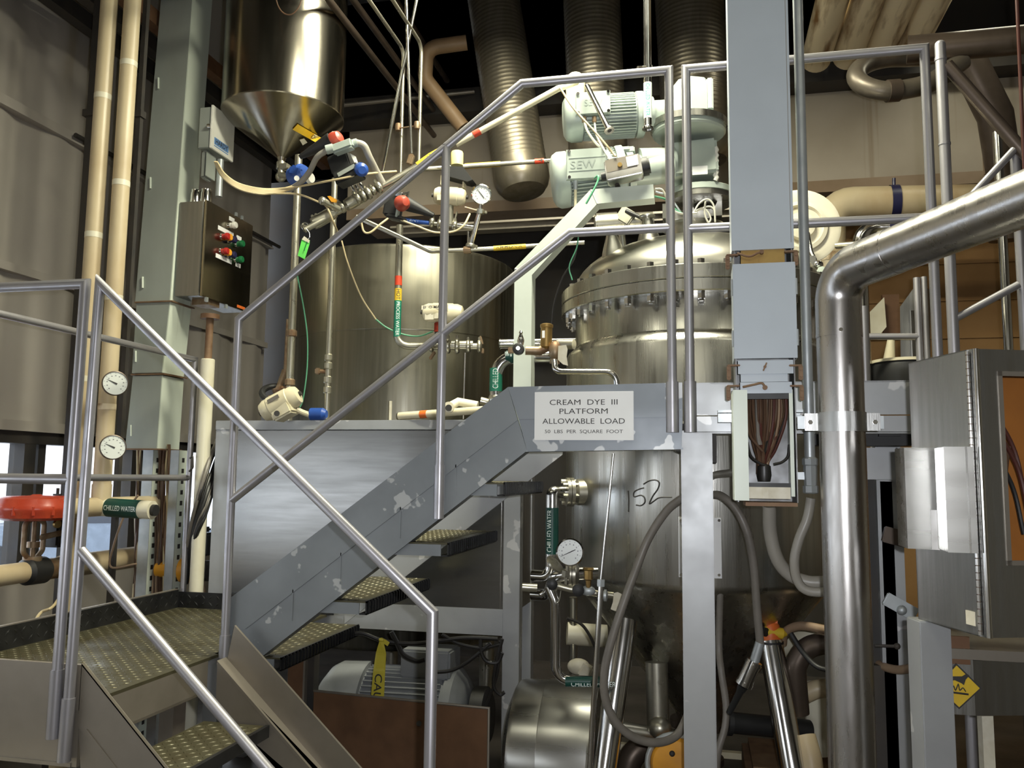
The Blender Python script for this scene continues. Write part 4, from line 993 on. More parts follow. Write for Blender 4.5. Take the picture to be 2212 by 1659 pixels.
part(bp2, 'clamp_bracket', MB().bx(bxx - 0.13, bxx + 0.12, byy - 0.003, byy + 0.003, bz0 + 0.01, bz1 - 0.01).bx(bxx + 0.07, bxx + 0.1, byy, YU, bz0 + 0.01, bz1 - 0.01), galv)

# ---- stainless panel on the right, turned towards the aisle
PA = math.radians(-19.0)
du = V((math.sin(PA), math.cos(PA), 0))       # along the side face, away from the camera
dv = V((math.cos(PA), -math.sin(PA), 0))      # along the door
corner = pd(2112, 1060, 2.1); corner.z = 0
ztp, zbt = pd(2110, 748, 2.1).z, pd(2128, 1372, 2.1).z
pn = thing('stainless_enclosure', 'big stainless enclosure with hinged windowed door on the right', 'panel', corner)
dp, wdt = 0.275, 0.62
def cx3(a, b, z): return corner + dv * a + du * b + V((0, 0, z))
def slab(m, a0, a1, b0, b1, z0, z1): return m.prism([cx3(a0, b0, z0), cx3(a1, b0, z0), cx3(a1, b1, z0), cx3(a0, b1, z0)], (0, 0, z1 - z0))
m_ = MB()
slab(m_, 0, 0.003, 0.02, dp, zbt, ztp); slab(m_, wdt - 0.003, wdt, 0.02, dp, zbt, ztp); slab(m_, 0, wdt, dp - 0.003, dp, zbt, ztp)
slab(m_, 0, wdt, 0.02, dp, ztp - 0.003, ztp); slab(m_, 0, wdt, 0.02, dp, zbt, zbt + 0.003)
part(pn, 'cabinet_body', m_, sheet_steel)
zw1, zw0 = pd(2170, 795, 2.08).z, pd(2170, 1222, 2.08).z
aw = 0.068
m_ = MB()
slab(m_, 0.004, aw, 0.0, 0.004, zbt, ztp); slab(m_, aw, wdt - aw, 0, 0.004, zw1, ztp); slab(m_, aw, wdt - aw, 0, 0.004, zbt, zw0); slab(m_, wdt - aw, wdt, 0, 0.004, zbt, ztp)
slab(m_, 0.004, 0.008, 0.0, 0.02, zbt, ztp)
part(pn, 'door', m_, sheet_steel)
m_ = MB()
slab(m_, aw, aw + 0.012, -0.003, 0.0, zw0, zw1); slab(m_, aw, wdt - aw, -0.003, 0.0, zw1 - 0.012, zw1); slab(m_, aw, wdt - aw, -0.003, 0.0, zw0, zw0 + 0.012)
part(pn, 'window_trim', m_, bare_plate)
m_ = MB(); slab(m_, 0.01, wdt - 0.01, dp - 0.012, dp - 0.008, zbt + 0.02, ztp - 0.02)
part(pn, 'back_plate', m_, orange_m, 'orange-brown inner back plate')
part(pn, 'piano_hinge', MB().cyl(cx3(-0.002, 0.012, zbt + 0.005), cx3(-0.002, 0.012, ztp - 0.005), 0.005, n=10), bright_steel)
m_ = MB()
for i in range(40):
    z = zbt + 0.015 + (ztp - zbt - 0.03) * i / 39
    m_.lathe([(0.0056, -0.0012), (0.0056, 0.0012)], cx3(-0.002, 0.012, z), (0, 0, 1), 8, caps=False)
part(pn, 'hinge_knuckle', m_, dark_pipe)
part(pn, 'door_fold', MB().cyl(cx3(0.012, -0.001, zbt), cx3(0.012, -0.001, ztp), 0.0075, n=14), bright_steel)
# raised polished bracket boxes on the side
zs1, zs0, zsm = pd(2060, 962, 2.2).z, pd(2050, 1190, 2.2).z, pd(2010, 1102, 2.25).z
def facing_box(x0, x1, d, y0, y1, depth, tilt=0.0):
    A_, B_ = pd(x0, (y0 + y1) / 2, d + tilt), pd(x1, (y0 + y1) / 2, d)
    z0, z1 = pd((x0 + x1) / 2, y1, d).z, pd((x0 + x1) / 2, y0, d).z
    A_.z = B_.z = z0
    n_ = V((-(B_ - A_).y, (B_ - A_).x, 0)).normalized() * depth
    return MB().prism([A_, B_, B_ + n_, A_ + n_], (0, 0, z1 - z0))
part(pn, 'side_bracket', facing_box(2043, 2108, 2.09, 964, 1194, 0.13, 0.020), drum_steel, 'shiny bracket near the hinge')
part(pn, 'bracket_rib', facing_box(2089, 2094, 2.093, 964, 1194, 0.01, 0.003), bright_steel)
part(pn, 'side_bracket', facing_box(1957, 2046, 2.26, 966, 1186, 0.12, 0.023), drum_steel, 'shiny bracket with lower step')
part(pn, 'bracket_step', facing_box(1974, 2040, 2.245, 1102, 1188, 0.05, 0.036), bright_steel)
m_ = MB(); slab(m_, -0.003, -0.001, 0.03, 0.065, pd(2118, 1352, 2.1).z, pd(2118, 1322, 2.1).z)
part(pn, 'sticker', m_, paper, 'small cream sticker')
for k, (a, b, lab) in enumerate(((0.10, 0.16, 'dark red cable arching highest behind the enclosure window'), (0.085, 0.13, 'dark red cable crossing the middle of the enclosure window'), (0.12, 0.2, 'black cable hanging lowest in the enclosure window'))):
    z = zw1 - 0.02 - 0.05 * k
    solo('panel_cable', lab, 'cable', MB().tube(curve_pts([cx3(a - 0.05, b, z), cx3(a + 0.03, b - 0.02, z - 0.05), cx3(a + 0.12, b, z - 0.16), cx3(a + 0.15, b, z - 0.3)]), 0.006, 8), (wire_red, wire_red, wire_black)[k], 'cables inside the enclosure')
solo('panel_cable', 'brown cable rising from below in the enclosure window', 'cable', MB().tube(curve_pts([cx3(0.075, 0.15, zw0 + 0.17), cx3(0.11, 0.13, zw0 + 0.12), cx3(0.15, 0.13, zw0 + 0.14), cx3(0.2, 0.15, zw0 + 0.3)]), 0.007, 8), wire_brown, 'cables inside the enclosure')
sx0, sx1 = pd(1985, 1480, 2.28), pd(2053, 1480, 2.28)
m_ = MB()
cl = (sx0 + sx1) / 2
lm = Matrix.Rotation(-PA * 0 + math.radians(-12), 3, 'Z')
part(pn, 'support_leg', MB().box((cl.x, cl.y + 0.04, zbt / 2), ((sx1 - sx0).length, 0.08, zbt), Matrix.Rotation(math.radians(12), 3, 'Z'), 0.003), frame_paint)
# stainless tank skirt and yellow diamond further back
y_ = 2.75
eqp = thing('stainless_box', 'dim stainless box under the right enclosure carrying a yellow diamond', 'cabinet', py(2150, 1480, 2.9))
a0 = py(2050, 1412, 2.9); a1 = py(2098, 1435, 2.9); a2 = py(2330, 1470, 2.9); zc0 = py(2100, 1542, 2.9).z
part(eqp, 'front_panel', MB().bx(a0.x - 0.02, a1.x, 2.88, 3.3, zc0, py(2100, 1420, 2.9).z), sheet_steel)
part(eqp, 'front_panel', MB().prism([(a1.x, 2.88, zc0), (a1.x + 0.5, 3.02, zc0), (a1.x + 0.5, 3.3, zc0), (a1.x, 3.3, zc0)], (0, 0, py(2100, 1424, 2.9).z - zc0)), sheet_steel)
part(eqp, 'top_rim', MB().bx(a0.x - 0.02, a1.x + 0.5, 2.86, 3.3, py(2100, 1420, 2.9).z, py(2100, 1398, 2.9).z), bare_plate)
part(eqp, 'skirt', MB().bx(a0.x - 0.02, a1.x - 0.01, 2.87, 2.88, py(2075, 1435, 2.87).z, py(2075, 1375, 2.87).z), copper_sheet)
part(eqp, 'leg', MB().bx(py(2130, 1600, 2.95).x, py(2155, 1600, 2.95).x, 2.98, 3.03, 0, zc0), paper)
yc = 2.862
dm = [py(2066, 1433, yc), py(2121, 1487, yc), py(2072, 1532, yc), py(2020, 1482, yc)]
dmc = sum(dm, V((0, 0, 0))) / 4
ds = thing('diamond_sign', 'yellow diamond sign with black animal shape and script', 'sign', dmc)
part(ds, 'border', MB().prism(dm, (0, 0.004, 0)), ink)
part(ds, 'face', MB().prism([p + (dmc - p) * 0.09 - V((0, 0.001, 0)) for p in dm], (0, 0.002, 0)), yellow_tag)
an = [(2042, 1462), (2060, 1461), (2078, 1461), (2088, 1455), (2094, 1459), (2086, 1468), (2082, 1480), (2077, 1476), (2062, 1469), (2050, 1472), (2044, 1482), (2040, 1478)]
part(ds, 'animal_silhouette', MB().prism([py(x, y, yc - 0.002) for x, y in an], (0, -0.001, 0)), ink)
part(ds, 'script_line', MB().tube(curve_pts([py(x, y, yc - 0.002) for x, y in [(2047, 1490), (2052, 1478), (2055, 1490), (2060, 1482), (2064, 1491), (2070, 1478), (2073, 1491), (2080, 1486), (2086, 1494)]], 4), 0.0016, 6).tube([py(2046, 1494, yc - 0.002), py(2092, 1500, yc - 0.002)], 0.003, 6), ink)

# ---- things under the right of the platform
rk = thing('rack_upright', 'blue-grey slotted upright behind the large pipe with brackets', 'upright', py(1915, 1400, 3.5))
def vbar(m, x0, x1, yp, y0, y1, dpt, ztop=None):
    a = py(x0, (y0 + y1) / 2, yp); b = py(x1, (y0 + y1) / 2, yp)
    return m.bx(a.x, b.x, yp, yp + dpt, py(x0, y1, yp).z, py(x0, y0, yp).z if ztop is None else ztop)
part(rk, 'face_strip', vbar(MB(), 1908, 1934, 3.5, 1040, 1440, 0.02), wireway)
part(rk, 'side_strip', vbar(MB(), 1872, 1880, 3.5, 1035, 1440, 0.06), wireway)
part(rk, 'web', vbar(MB(), 1880, 1908, 3.54, 1035, 1440, 0.02), dark_metal)
part(rk, 'foot', MB().bx(py(1872, 1400, 3.5).x, py(1934, 1400, 3.5).x, 3.5, 3.58, 0, py(1900, 1438, 3.5).z), dark_metal)
part(rk, 'bracket', MB().box(py(1935, 1160, 3.45), (0.09, 0.03, 0.06), Matrix.Rotation(0.25, 3, 'Y'), 0.004), dark_pipe)
part(rk, 'bracket', MB().box(py(1945, 1310, 3.45), (0.12, 0.02, 0.05), Matrix.Rotation(0.5, 3, 'Y'), 0.004).ball(py(1948, 1318, 3.43), 0.018), galv)
part(rk, 'pin', MB().cyl(py(1890, 1395, 3.47), py(1938, 1396, 3.45), 0.006, n=8).ball(py(1938, 1396, 3.45), 0.012), dark_metal)
solo('junction_block', 'plain grey box under the right platform edge beside the big pipe', 'box', MB().bx(py(1868, 1000, 3.4).x, py(1938, 1000, 3.4).x, 3.4, 3.52, py(1900, 1036, 3.4).z, py(1900, 967, 3.4).z, 0.003).bx(py(1938, 1000, 3.4).x, py(1950, 1000, 3.4).x, 3.38, 3.5, py(1900, 1036, 3.4).z, py(1900, 967, 3.4).z), frame_paint)
solo('cable_tray', 'black cable tray hung under the platform right of the big pipe', 'tray', MB().bx(py(1740, 940, 3.3).x, py(1972, 940, 3.3).x, 3.24, 3.36, py(1900, 962, 3.24).z, py(1900, 936, 3.24).z).box(py(1920, 934, 3.24), (0.09, 0.06, 0.03), None, 0.008), black_rubber)
HG = 'hoses under the right platform'
def hose(name, label, pts, r, mat, n=14, group=HG):
    return solo(name, label, 'hose', MB().tube(curve_pts([pd(*p) for p in pts], 10), r, n), mat, group)
hose('grey_hose', 'long grey hose looping in front of the cone beside the platform leg', [(1480, 1072, 3.24), (1440, 1104, 3.3), (1400, 1165, 3.32), (1372, 1235, 3.30), (1348, 1300, 3.28), (1322, 1380, 3.26), (1306, 1450, 3.25), (1308, 1510, 3.25), (1332, 1562, 3.25), (1372, 1594, 3.26), (1420, 1604, 3.28), (1462, 1588, 3.32), (1486, 1545, 3.36)], 0.0165, hose_grey)
hose('grey_hose', 'grey hose running from the wireway down to the metal connector', [(1536, 1068, 3.34), (1560, 1072, 3.26), (1590, 1100, 3.22), (1614, 1150, 3.2), (1628, 1220, 3.2), (1634, 1300, 3.2), (1642, 1392, 3.2)], 0.0155, hose_grey)
hose('grey_hose', 'grey hose dropping beside the right edge of the platform leg', [(1556, 1270, 3.5), (1553, 1390, 3.5), (1558, 1450, 3.45), (1568, 1520, 3.42), (1566, 1570, 3.4), (1552, 1620, 3.38), (1548, 1659, 3.38)], 0.014, hose_grey)
hose('flexible_conduit', 'fat grey conduit curving from under the wireway behind the big pipe', [(1662, 1092, 3.08), (1664, 1150, 3.1), (1678, 1205, 3.1), (1705, 1240, 3.1), (1745, 1257, 3.08), (1800, 1258, 3.05)], 0.024, hose_light)
hose('flexible_conduit', 'thinner grey conduit hanging from the conduit fitting and turning right', [(1752, 1076, 2.98), (1744, 1120, 2.98), (1726, 1165, 2.98), (1716, 1210, 2.98), (1722, 1252, 2.98), (1745, 1276, 2.97), (1800, 1280, 2.95)], 0.0165, hose_light)
hose('short_conduit', 'short grey conduit entering the lower left of the wireway', [(1510, 1052, 3.6), (1540, 1028, 3.4), (1572, 1022, 3.2), (1590, 1020, 3.1)], 0.014, hose_light)
hose('tan_hose', 'tan hose arching from the yellow plug towards the big pipe', [(1690, 1392, 3.68), (1696, 1366, 3.66), (1730, 1352, 3.6), (1790, 1362, 3.5)], 0.019, hose_tan)
hose('tan_hose', 'tan hose drooping between big pipe and right panel leg', [(1880, 1420, 3.3), (1905, 1438, 3.2), (1940, 1447, 3.1), (1975, 1442, 3.0)], 0.016, hose_tan)
hose('tan_hose', 'tan hose hanging straight behind the blue-grey upright', [(1940, 1010, 3.3), (1944, 1100, 3.35), (1936, 1200, 3.4), (1945, 1300, 3.4), (1960, 1400, 3.3)], 0.018, hose_tan)
hose('black_cable', 'black cable sagging from the plug toward the big pipe', [(1708, 1368, 3.6), (1735, 1410, 3.55), (1765, 1440, 3.5), (1800, 1450, 3.45)], 0.011, black_rubber)
cn = thing('cable_connector', 'knurled metal connector hanging on the grey hose end', 'connector', pd(1615, 1460, 3.2))
A_, B_, C_, E_ = pd(1642, 1388, 3.2), pd(1630, 1428, 3.2), pd(1606, 1480, 3.2), pd(1575, 1540, 3.25)
part(cn, 'sleeve', MB().cyl(A_, B_, 0.018, n=18), galv)
part(cn, 'knurled_nut', MB().cyl(B_, C_, 0.030, n=24).cyl(B_ + (C_ - B_) * 0.1, B_ + (C_ - B_) * 0.16, 0.0325, n=24).cyl(B_ + (C_ - B_) * 0.85, C_, 0.032, n=24), bright_steel)
part(cn, 'tail', MB().tube([C_, C_ + (E_ - C_) * 0.25, E_], [0.022, 0.014, 0.011], 12), black_rubber, 'black rubber tail')
# pipework behind the big pipe, low right
IG = 'insulated pipes low behind the large pipe'
def ipipe(label, pts, r, mat=cream_clean, bend=0.12, name='insulated_pipe'):
    return solo(name, label, 'pipe', MB().tube([pd(*p) for p in pts], r, 20, bend=bend), mat, IG)
ipipe('dark steel elbow pipe left of the large pipe near the floor', [(1725, 1540, 3.6), (1717, 1440, 3.6), (1740, 1398, 3.6), (1800, 1385, 3.55)], 0.045, dark_pipe, 0.1, 'steel_elbow')
ipipe('upper cream insulated pipe left of the large pipe', [(1690, 1392, 4.1), (1760, 1372, 4.0), (1815, 1378, 4.0)], 0.06, cream_clean)
ipipe('vertical cream insulated pipe standing low beside the large pipe', [(1752, 1480, 3.85), (1768, 1560, 3.85), (1772, 1625, 3.85)], 0.055, cream_clean)
ipipe('slanting cream insulated pipe on the floor beside the large pipe', [(1738, 1590, 3.5), (1752, 1640, 3.45), (1760, 1720, 3.4)], 0.045, cream)
ipipe('cream insulated pipe lying low right of the large pipe', [(1880, 1612, 3.4), (1975, 1640, 3.3)], 0.045, cream_clean)
ipipe('short cream insulated elbow tucked behind the dark steel elbow', [(1738, 1500, 3.75), (1770, 1485, 3.75), (1815, 1492, 3.7)], 0.04, cream)
yg = thing('pump_guard', 'yellow pump guard low behind the platform leg', 'guard', pd(1460, 1640, 3.6))
part(yg, 'shell', MB().lathe([(0.02, -0.02), (0.10, -0.01), (0.12, 0.02), (0.12, 0.10)], pd(1462, 1655, 3.55), (0.15, 1, -0.1), 28), yellow_g)
part(yg, 'rim', MB().torus(pd(1462, 1655, 3.56), (0.15, 1, -0.1), 0.125, 0.012), galv)
part(yg, 'bolt', MB().ball(pd(1452, 1628, 3.52), 0.012), ink)
fr = thing('floor_skid', 'low steel pump skid on the floor under the vessel', 'skid', pd(1600, 1640, 3.9))
zsk = 0.22
part(fr, 'side_rail', MB().bx(-0.75, 0.75, 3.62, 3.66, zsk - 0.03, zsk), valve_cream)
part(fr, 'side_rail', MB().bx(-0.75, 0.75, 4.6, 4.64, zsk - 0.03, zsk), valve_cream)
part(fr, 'pump_block', MB().bx(0.18, 0.6, 4.0, 4.5, 0.05, 0.34, 0.03), rust)
for x in (-0.7, 0.7):
    part(fr, 'foot', MB().bx(x - 0.03, x + 0.03, 3.62, 4.64, 0, zsk - 0.03), dark_metal)

# ---- upper right: roof pipes, ladder rail, back-wall pipes
RG = 'stained roof pipes'
for i, (x0, x1, lab) in enumerate(((1798, 1762, 'leftmost rust-stained pipe under the roof'), (1873, 1818, 'second rust-stained roof pipe from the left'), (1945, 1876, 'third rust-stained roof pipe from the left'), (2016, 1945, 'rightmost rust-stained pipe under the roof'))):
    # horizontal pipes running to the back wall: same height, fixed X
    zz = 4.62
    A_ = pz(x0, 0, zz)
    B_ = V((A_.x, 6.15, zz))
    solo('roof_pipe', lab, 'pipe', MB().cyl(V((A_.x, 2.0, zz)), B_, 0.103, n=24), stained, RG)
ed = thing('elbow_duct', 'dark ribbed elbow duct curling before the stained wall panel', 'duct', pd(1925, 170, 4.8))
cE = pd(1935, 158, 4.8)
m_ = MB().tube(curve_pts([pd(2070, 104, 4.66), pd(2010, 120, 4.8), pd(1965, 124, 4.85), pd(1915, 126, 4.82), pd(1872, 138, 4.77), pd(1850, 160, 4.7), pd(1862, 182, 4.65), pd(1905, 196, 4.6), pd(1955, 193, 4.6), pd(2015, 176, 4.6), pd(2080, 130, 4.62)], 6), 0.052, 20)
ed_p = part(ed, 'bend', m_, M('dull_ribbed_duct', (0.17, 0.145, 0.115), 0.5, 0.4, (0.10, 0.085, 0.065), 9))
part(ed, 'coupling', MB().cyl(pd(1916, 197, 4.598), pd(1942, 195, 4.598), 0.06, n=20), dark_pipe)
solo('dark_pipe', 'dark tarnished pipe crossing the top right corner', 'pipe', MB().tube([pd(1960, 108, 4.7), pd(2080, 98, 4.6), pd(2250, 82, 4.5)], 0.075, 24), dark_pipe)
lr = thing('ladder_rail', 'grey pipe post with sloping braces right of the guard rail', 'handrail', py(2040, 700, 3.3))
q = lambda x, y, Y=3.32: py(x, y, Y)
xp = q(2040, 300).x
part(lr, 'post', MB().tube([(xp, 3.32, 0), (xp, 3.32, q(2030, 98).z)], 0.0195, 16).ball((xp, 3.32, q(2030, 98).z), 0.0195), rail_steel)
part(lr, 'post_joint', MB().lathe([(0.0215, -0.006), (0.0215, 0.006)], (xp, 3.32, q(2030, 128).z), (0, 0, 1), 16).lathe([(0.0215, -0.004), (0.0215, 0.004)], (xp, 3.32, q(2030, 312).z), (0, 0, 1), 16), rail_steel)
part(lr, 'brace', MB().tube([q(2045, 140), q(2212, 330), q(2300, 428)], 0.024, 14), dark_pipe)
part(lr, 'brace', MB().tube([q(2048, 478), q(2192, 322)], 0.014, 14), rail_steel)
part(lr, 'brace', MB().tube([q(2060, 690), q(2200, 615)], 0.014, 14), rail_steel)
part(lr, 'post', MB().tube([(q(2206, 500).x, 3.34, 1.81), (q(2206, 500).x, 3.34, q(2196, 318).z)], 0.017, 14), rail_steel)
SG = 'steel pipes behind the right guard rail'
for (x, y0, y1, Y, r, lab, mt) in ((2160, 285, 520, 4.6, 0.022, 'bright vertical pipe above the clad pipe bend at far right', bright_steel), (2205, 300, 560, 4.9, 0.02, 'vertical pipe at the right edge of the frame', bright_steel)):
    solo('vertical_pipe', lab, 'pipe', MB().cyl((py(x, 400, Y).x, Y, 0), (py(x, 400, Y).x, Y, py(x, y0, Y).z), r, n=16), mt, SG)
sr = py(2180, 100, 3.0)
solo('copper_rod', 'thin copper-coloured rod hanging at the right edge', 'rod', MB().cyl(pd(2194, -60, 3.0), pd(2216, 440, 3.0), 0.006, n=10), wire_red)
solo('dark_chute', 'dark sloping chute behind the ladder braces', 'chute', MB().tube([pd(2090, 130, 5.6), pd(2150, 250, 5.6), pd(2170, 380, 5.7), pd(2175, 520, 5.7)], 0.11, 20), dark_pipe)
bw = thing('bulkhead_pipe', 'thick cream insulated pipe with elbow under the back bulkhead', 'pipe', py(1900, 440, 6.2))
part(bw, 'covering', MB().tube([py(1790, 800, 6.2), py(1790, 440, 6.2), py(1900, 438, 6.2), py(2260, 432, 6.2)], 0.115, 24, bend=0.2), cream)
part(bw, 'band', MB().lathe([(0.119, -0.03), (0.119, 0.03)], py(1790, 560, 6.2), (0, 0, 1), 24, caps=False), stained, 'brown band')
part(bw, 'hanger', MB().lathe([(0.121, -0.03), (0.121, 0.03)], py(1931, 437, 6.2), (1, 0, 0), 24, caps=False).cyl(py(1931, 400, 6.2), py(1931, 385, 6.2), 0.012, n=8), navy, 'dark blue hanger strap')
cpz = thing('bent_tube', 'polished bent tube emerging behind the clad pipe bend', 'pipe', pd(1860, 540, 4.6))
part(cpz, 'tube', MB().tube([V((pd(1857, 505, 4.6).x, pd(1857, 505, 4.6).y, 1.81)), pd(1857, 505, 4.6), pd(1890, 490, 4.6), pd(1990, 488, 4.5)], 0.036, 18, bend=0.12), bright_steel)
part(cpz, 'hanger', MB().lathe([(0.04, -0.03), (0.04, 0.03)], pd(1932, 489, 4.55), (1, 0, 0), 18, caps=False), navy, 'dark blue hanger')
solo('crossing_tube', 'slim steel tube crossing above the clad pipe bend', 'pipe', MB().cyl(pd(1806, 531, 4.3), pd(1930, 522, 4.1), 0.016, n=14).lathe([(0.02, -0.006), (0.02, 0.006)], pd(1874, 526, 4.2), (1, -0.4, 0.1), 14), pipe_steel)
gr = thing('far_guard_rail', 'slim steel rail beyond the clad pipe on the platform', 'handrail', py(1930, 725, 4.6))
part(gr, 'rail', MB().tube([py(1862, 727, 4.6), py(1984, 727, 4.6)], 0.017, 14), rail_steel)
part(gr, 'post', MB().cyl((py(1984, 700, 4.6).x, 4.6, 1.81), (py(1984, 700, 4.6).x, 4.6, py(1984, 600, 4.6).z), 0.017, n=14), rail_steel)
part(gr, 'post', MB().cyl((py(2000, 700, 4.6).x, 4.6, 1.81), (py(2000, 700, 4.6).x, 4.6, py(2000, 598, 4.6).z), 0.015, n=14), rail_steel)
solo('vertical_pipe', 'slim pipe rising just right of the big clad pipe', 'pipe', MB().cyl((py(1868, 760, 4.3).x, 4.3, 1.81), (py(1866, 700, 4.3).x, 4.3, py(1866, 662, 4.3).z), 0.022, n=14), rail_steel, SG)
wb = thing('wall_box', 'cream box on a brown back board beyond the clad pipe', 'box', py(1900, 680, 6.6))
part(wb, 'box', MB().prism([py(x, y, 6.5) for x, y in ((1879, 674), (1910, 642), (1915, 706), (1900, 724), (1881, 724))], (0, 0.18, 0)), cream_clean)
part(wb, 'board', MB().bx(py(1908, 690, 6.6).x, py(1944, 690, 6.6).x, 6.6, 6.64, py(1920, 724, 6.6).z, py(1920, 636, 6.6).z), copper_sheet)
part(wb, 'nozzle', MB().lathe([(0.05, 0.0), (0.05, 0.04), (0.035, 0.05), (0.02, 0.19)], py(1918, 808, 5.0) , (0.12, 0, 1), 16), valve_cream)
part(wb, 'ring', MB().lathe([(0.053, 0.0), (0.053, 0.04)], py(1918, 808, 5.0), (0.12, 0, 1), 16), orange_p, 'orange ring')
dr = thing('steel_drum', 'short dark drum with pale lid behind the right panel', 'drum', py(1960, 815, 4.8))
part(dr, 'shell', MB().lathe([(0.16, 0), (0.165, 0.04), (0.165, 0.1), (0.16, 0.12)], py(1955, 822, 4.8) - V((0, 0, 0.03)), (0, 0, 1), 32), black_rubber)
part(dr, 'lid', MB().lathe([(0.17, 0.12), (0.17, 0.135), (0.0, 0.14)], py(1955, 822, 4.8) - V((0, 0, 0.03)), (0, 0, 1), 32), valve_cream)
sp = thing('steel_cabinet', 'tall narrow stainless cabinet behind the right posts', 'cabinet', py(1960, 700, 5.2))
part(sp, 'body', MB().prism([py(x, y, 5.2) for x, y in ((1944, 663), (1981, 612), (1981, 790), (1946, 800))], (0.12, 0.2, 0)), sheet_steel)
part(sp, 'edge', MB().bx(py(1967, 700, 5.18).x, py(1980, 700, 5.18).x, 5.16, 5.19, py(1970, 790, 5.18).z, py(1970, 672, 5.18).z), bright_steel)
# ================================================================== LEFT SIDE
def hexa(m, lo4, hi4):
    a = [m.bm.verts.new(V(p)) for p in lo4]; b = [m.bm.verts.new(V(p)) for p in hi4]
    m.bm.faces.new(a); m.bm.faces.new(b[::-1])
    for i in range(4): m.bm.faces.new((a[i], b[i], b[(i + 1) % 4], a[(i + 1) % 4]))
    return m
YC = 4.36
cw = thing('column_wireway', 'tall pale green boxed wireway column left of the control box', 'wireway', py(340, 970, YC))
def colsec(lx0, mx0, y0, lx1, mx1, y1, dpt, grow=0.0):
    # section between picture heights y1 (top) and y0 (bottom)
    L0, M0 = py(lx0, y0, YC - grow), py(mx0, y0, YC - grow)
    L1, M1 = py(lx1, y1, YC - grow), py(mx1, y1, YC - grow)
    M0.z = L0.z; M1.z = L1.z
    b = V((0, dpt, 0))
    f = MB(); hexa(f, [L0, M0, M0 + b, L0 + b], [L1, M1, M1 + b, L1 + b])
    s = MB(); e = V((0.006, 0, 0))
    hexa(s, [M0 + V((0.0005, 0.002, 0)), M0 + e + V((0, 0.002, 0)), M0 + e + b, M0 + b + V((0.0005, 0, 0))], [M1 + V((0.0005, 0.002, 0)), M1 + e + V((0, 0.002, 0)), M1 + e + b, M1 + b + V((0.0005, 0, 0))])
    return f, s
for sec, (args) in enumerate(((270, 338, 969, 287, 349, 812, 0.21, 0.008), (285, 349, 806, 295, 366, 655, 0.21, 0.004), (292, 366, 652, 380, 443, -380, 0.20, 0.0))):
    f, s = colsec(*args)
    part(cw, 'duct_section', f, grey_green)  # one green column: front darker, side paler, fall of light put into the colours
    part(cw, 'side_cover', s, green_paint, 'side cover coloured paler for the light on it')
for (y, lx, mx) in ((653, 293, 367), (809, 285, 350), (970, 270, 338)):
    L0, M0 = py(lx, y, YC - 0.012), py(mx, y, YC - 0.012); M0.z = L0.z
    part(cw, 'joint_flange', MB().bx(L0.x - 0.008, M0.x + 0.016, YC - 0.014, YC + 0.215, L0.z - 0.004, L0.z + 0.004), rust)
for (x, y) in ((342, 180), (325, 395), (308, 610), (293, 770), (283, 930)):
    part(cw, 'cover_hinge', MB().cyl(py(x, y - 12, YC - 0.006), py(x, y + 12, YC - 0.006), 0.006, n=8), green_paint)
for i, (x0, x1, x2) in enumerate(((306, 328, 342), (366, 384, 396))):
    A0, A1, A2 = py(x0, 990, YC + 0.03), py(x1, 990, YC + 0.03), py(x2, 990, YC + 0.03)
    B0, B1 = py(x0 - 12, 1285, YC + 0.03), py(x1 - 8, 1285, YC + 0.03)
    u = thing('slotted_strut', ('slotted galvanised strut standing under the green wireway, nearer the window', 'slotted galvanised strut standing under the green wireway, nearer the stairs')[i], 'strut', (B0.x, YC, 0), 'slotted struts under the wireway')
    ztop = py(340, 972, YC).z
    xb = (A0.x + B0.x) / 2
    wdt_ = A1.x - A0.x
    part(u, 'front_face', MB().bx(xb, xb + wdt_, YC + 0.03, YC + 0.034, 0, ztop).bx(xb, xb + 0.004, YC + 0.03, YC + 0.08, 0, ztop), galv)
    part(u, 'slotted_face', MB().bx(xb + wdt_ - 0.004, xb + wdt_, YC + 0.034, YC + 0.11, 0, ztop), green_paint)
    z = 0.06
    while z < ztop - 0.04:
        part(u, 'slot', MB().box((xb + wdt_ + 0.0003, YC + 0.075, z), (0.0012, 0.024, 0.026), None), ink, 'dark slot')
        z += 0.062
random.seed(5)
WB = 'wires hanging between the slotted struts'
for i in range(26):
    x = 345 + random.uniform(-6, 20) if i < 18 else 297 + random.uniform(-4, 6)
    pts = [py(x + random.uniform(-3, 3) - 0.03 * (y - 980), y, YC + 0.09 + random.uniform(-.03, .05)) for y in (960, 1040, 1120, 1200, 1290, 1380)]
    solo('hanging_wire', 'dusty wire hanging in the bundle at the slotted struts', 'wire', MB().tube(curve_pts(pts, 5), random.choice([0.005, 0.007, 0.009]), 7), random.choice([hose_tan, wire_brown, tan_cable, rust, wire_brown]), WB)
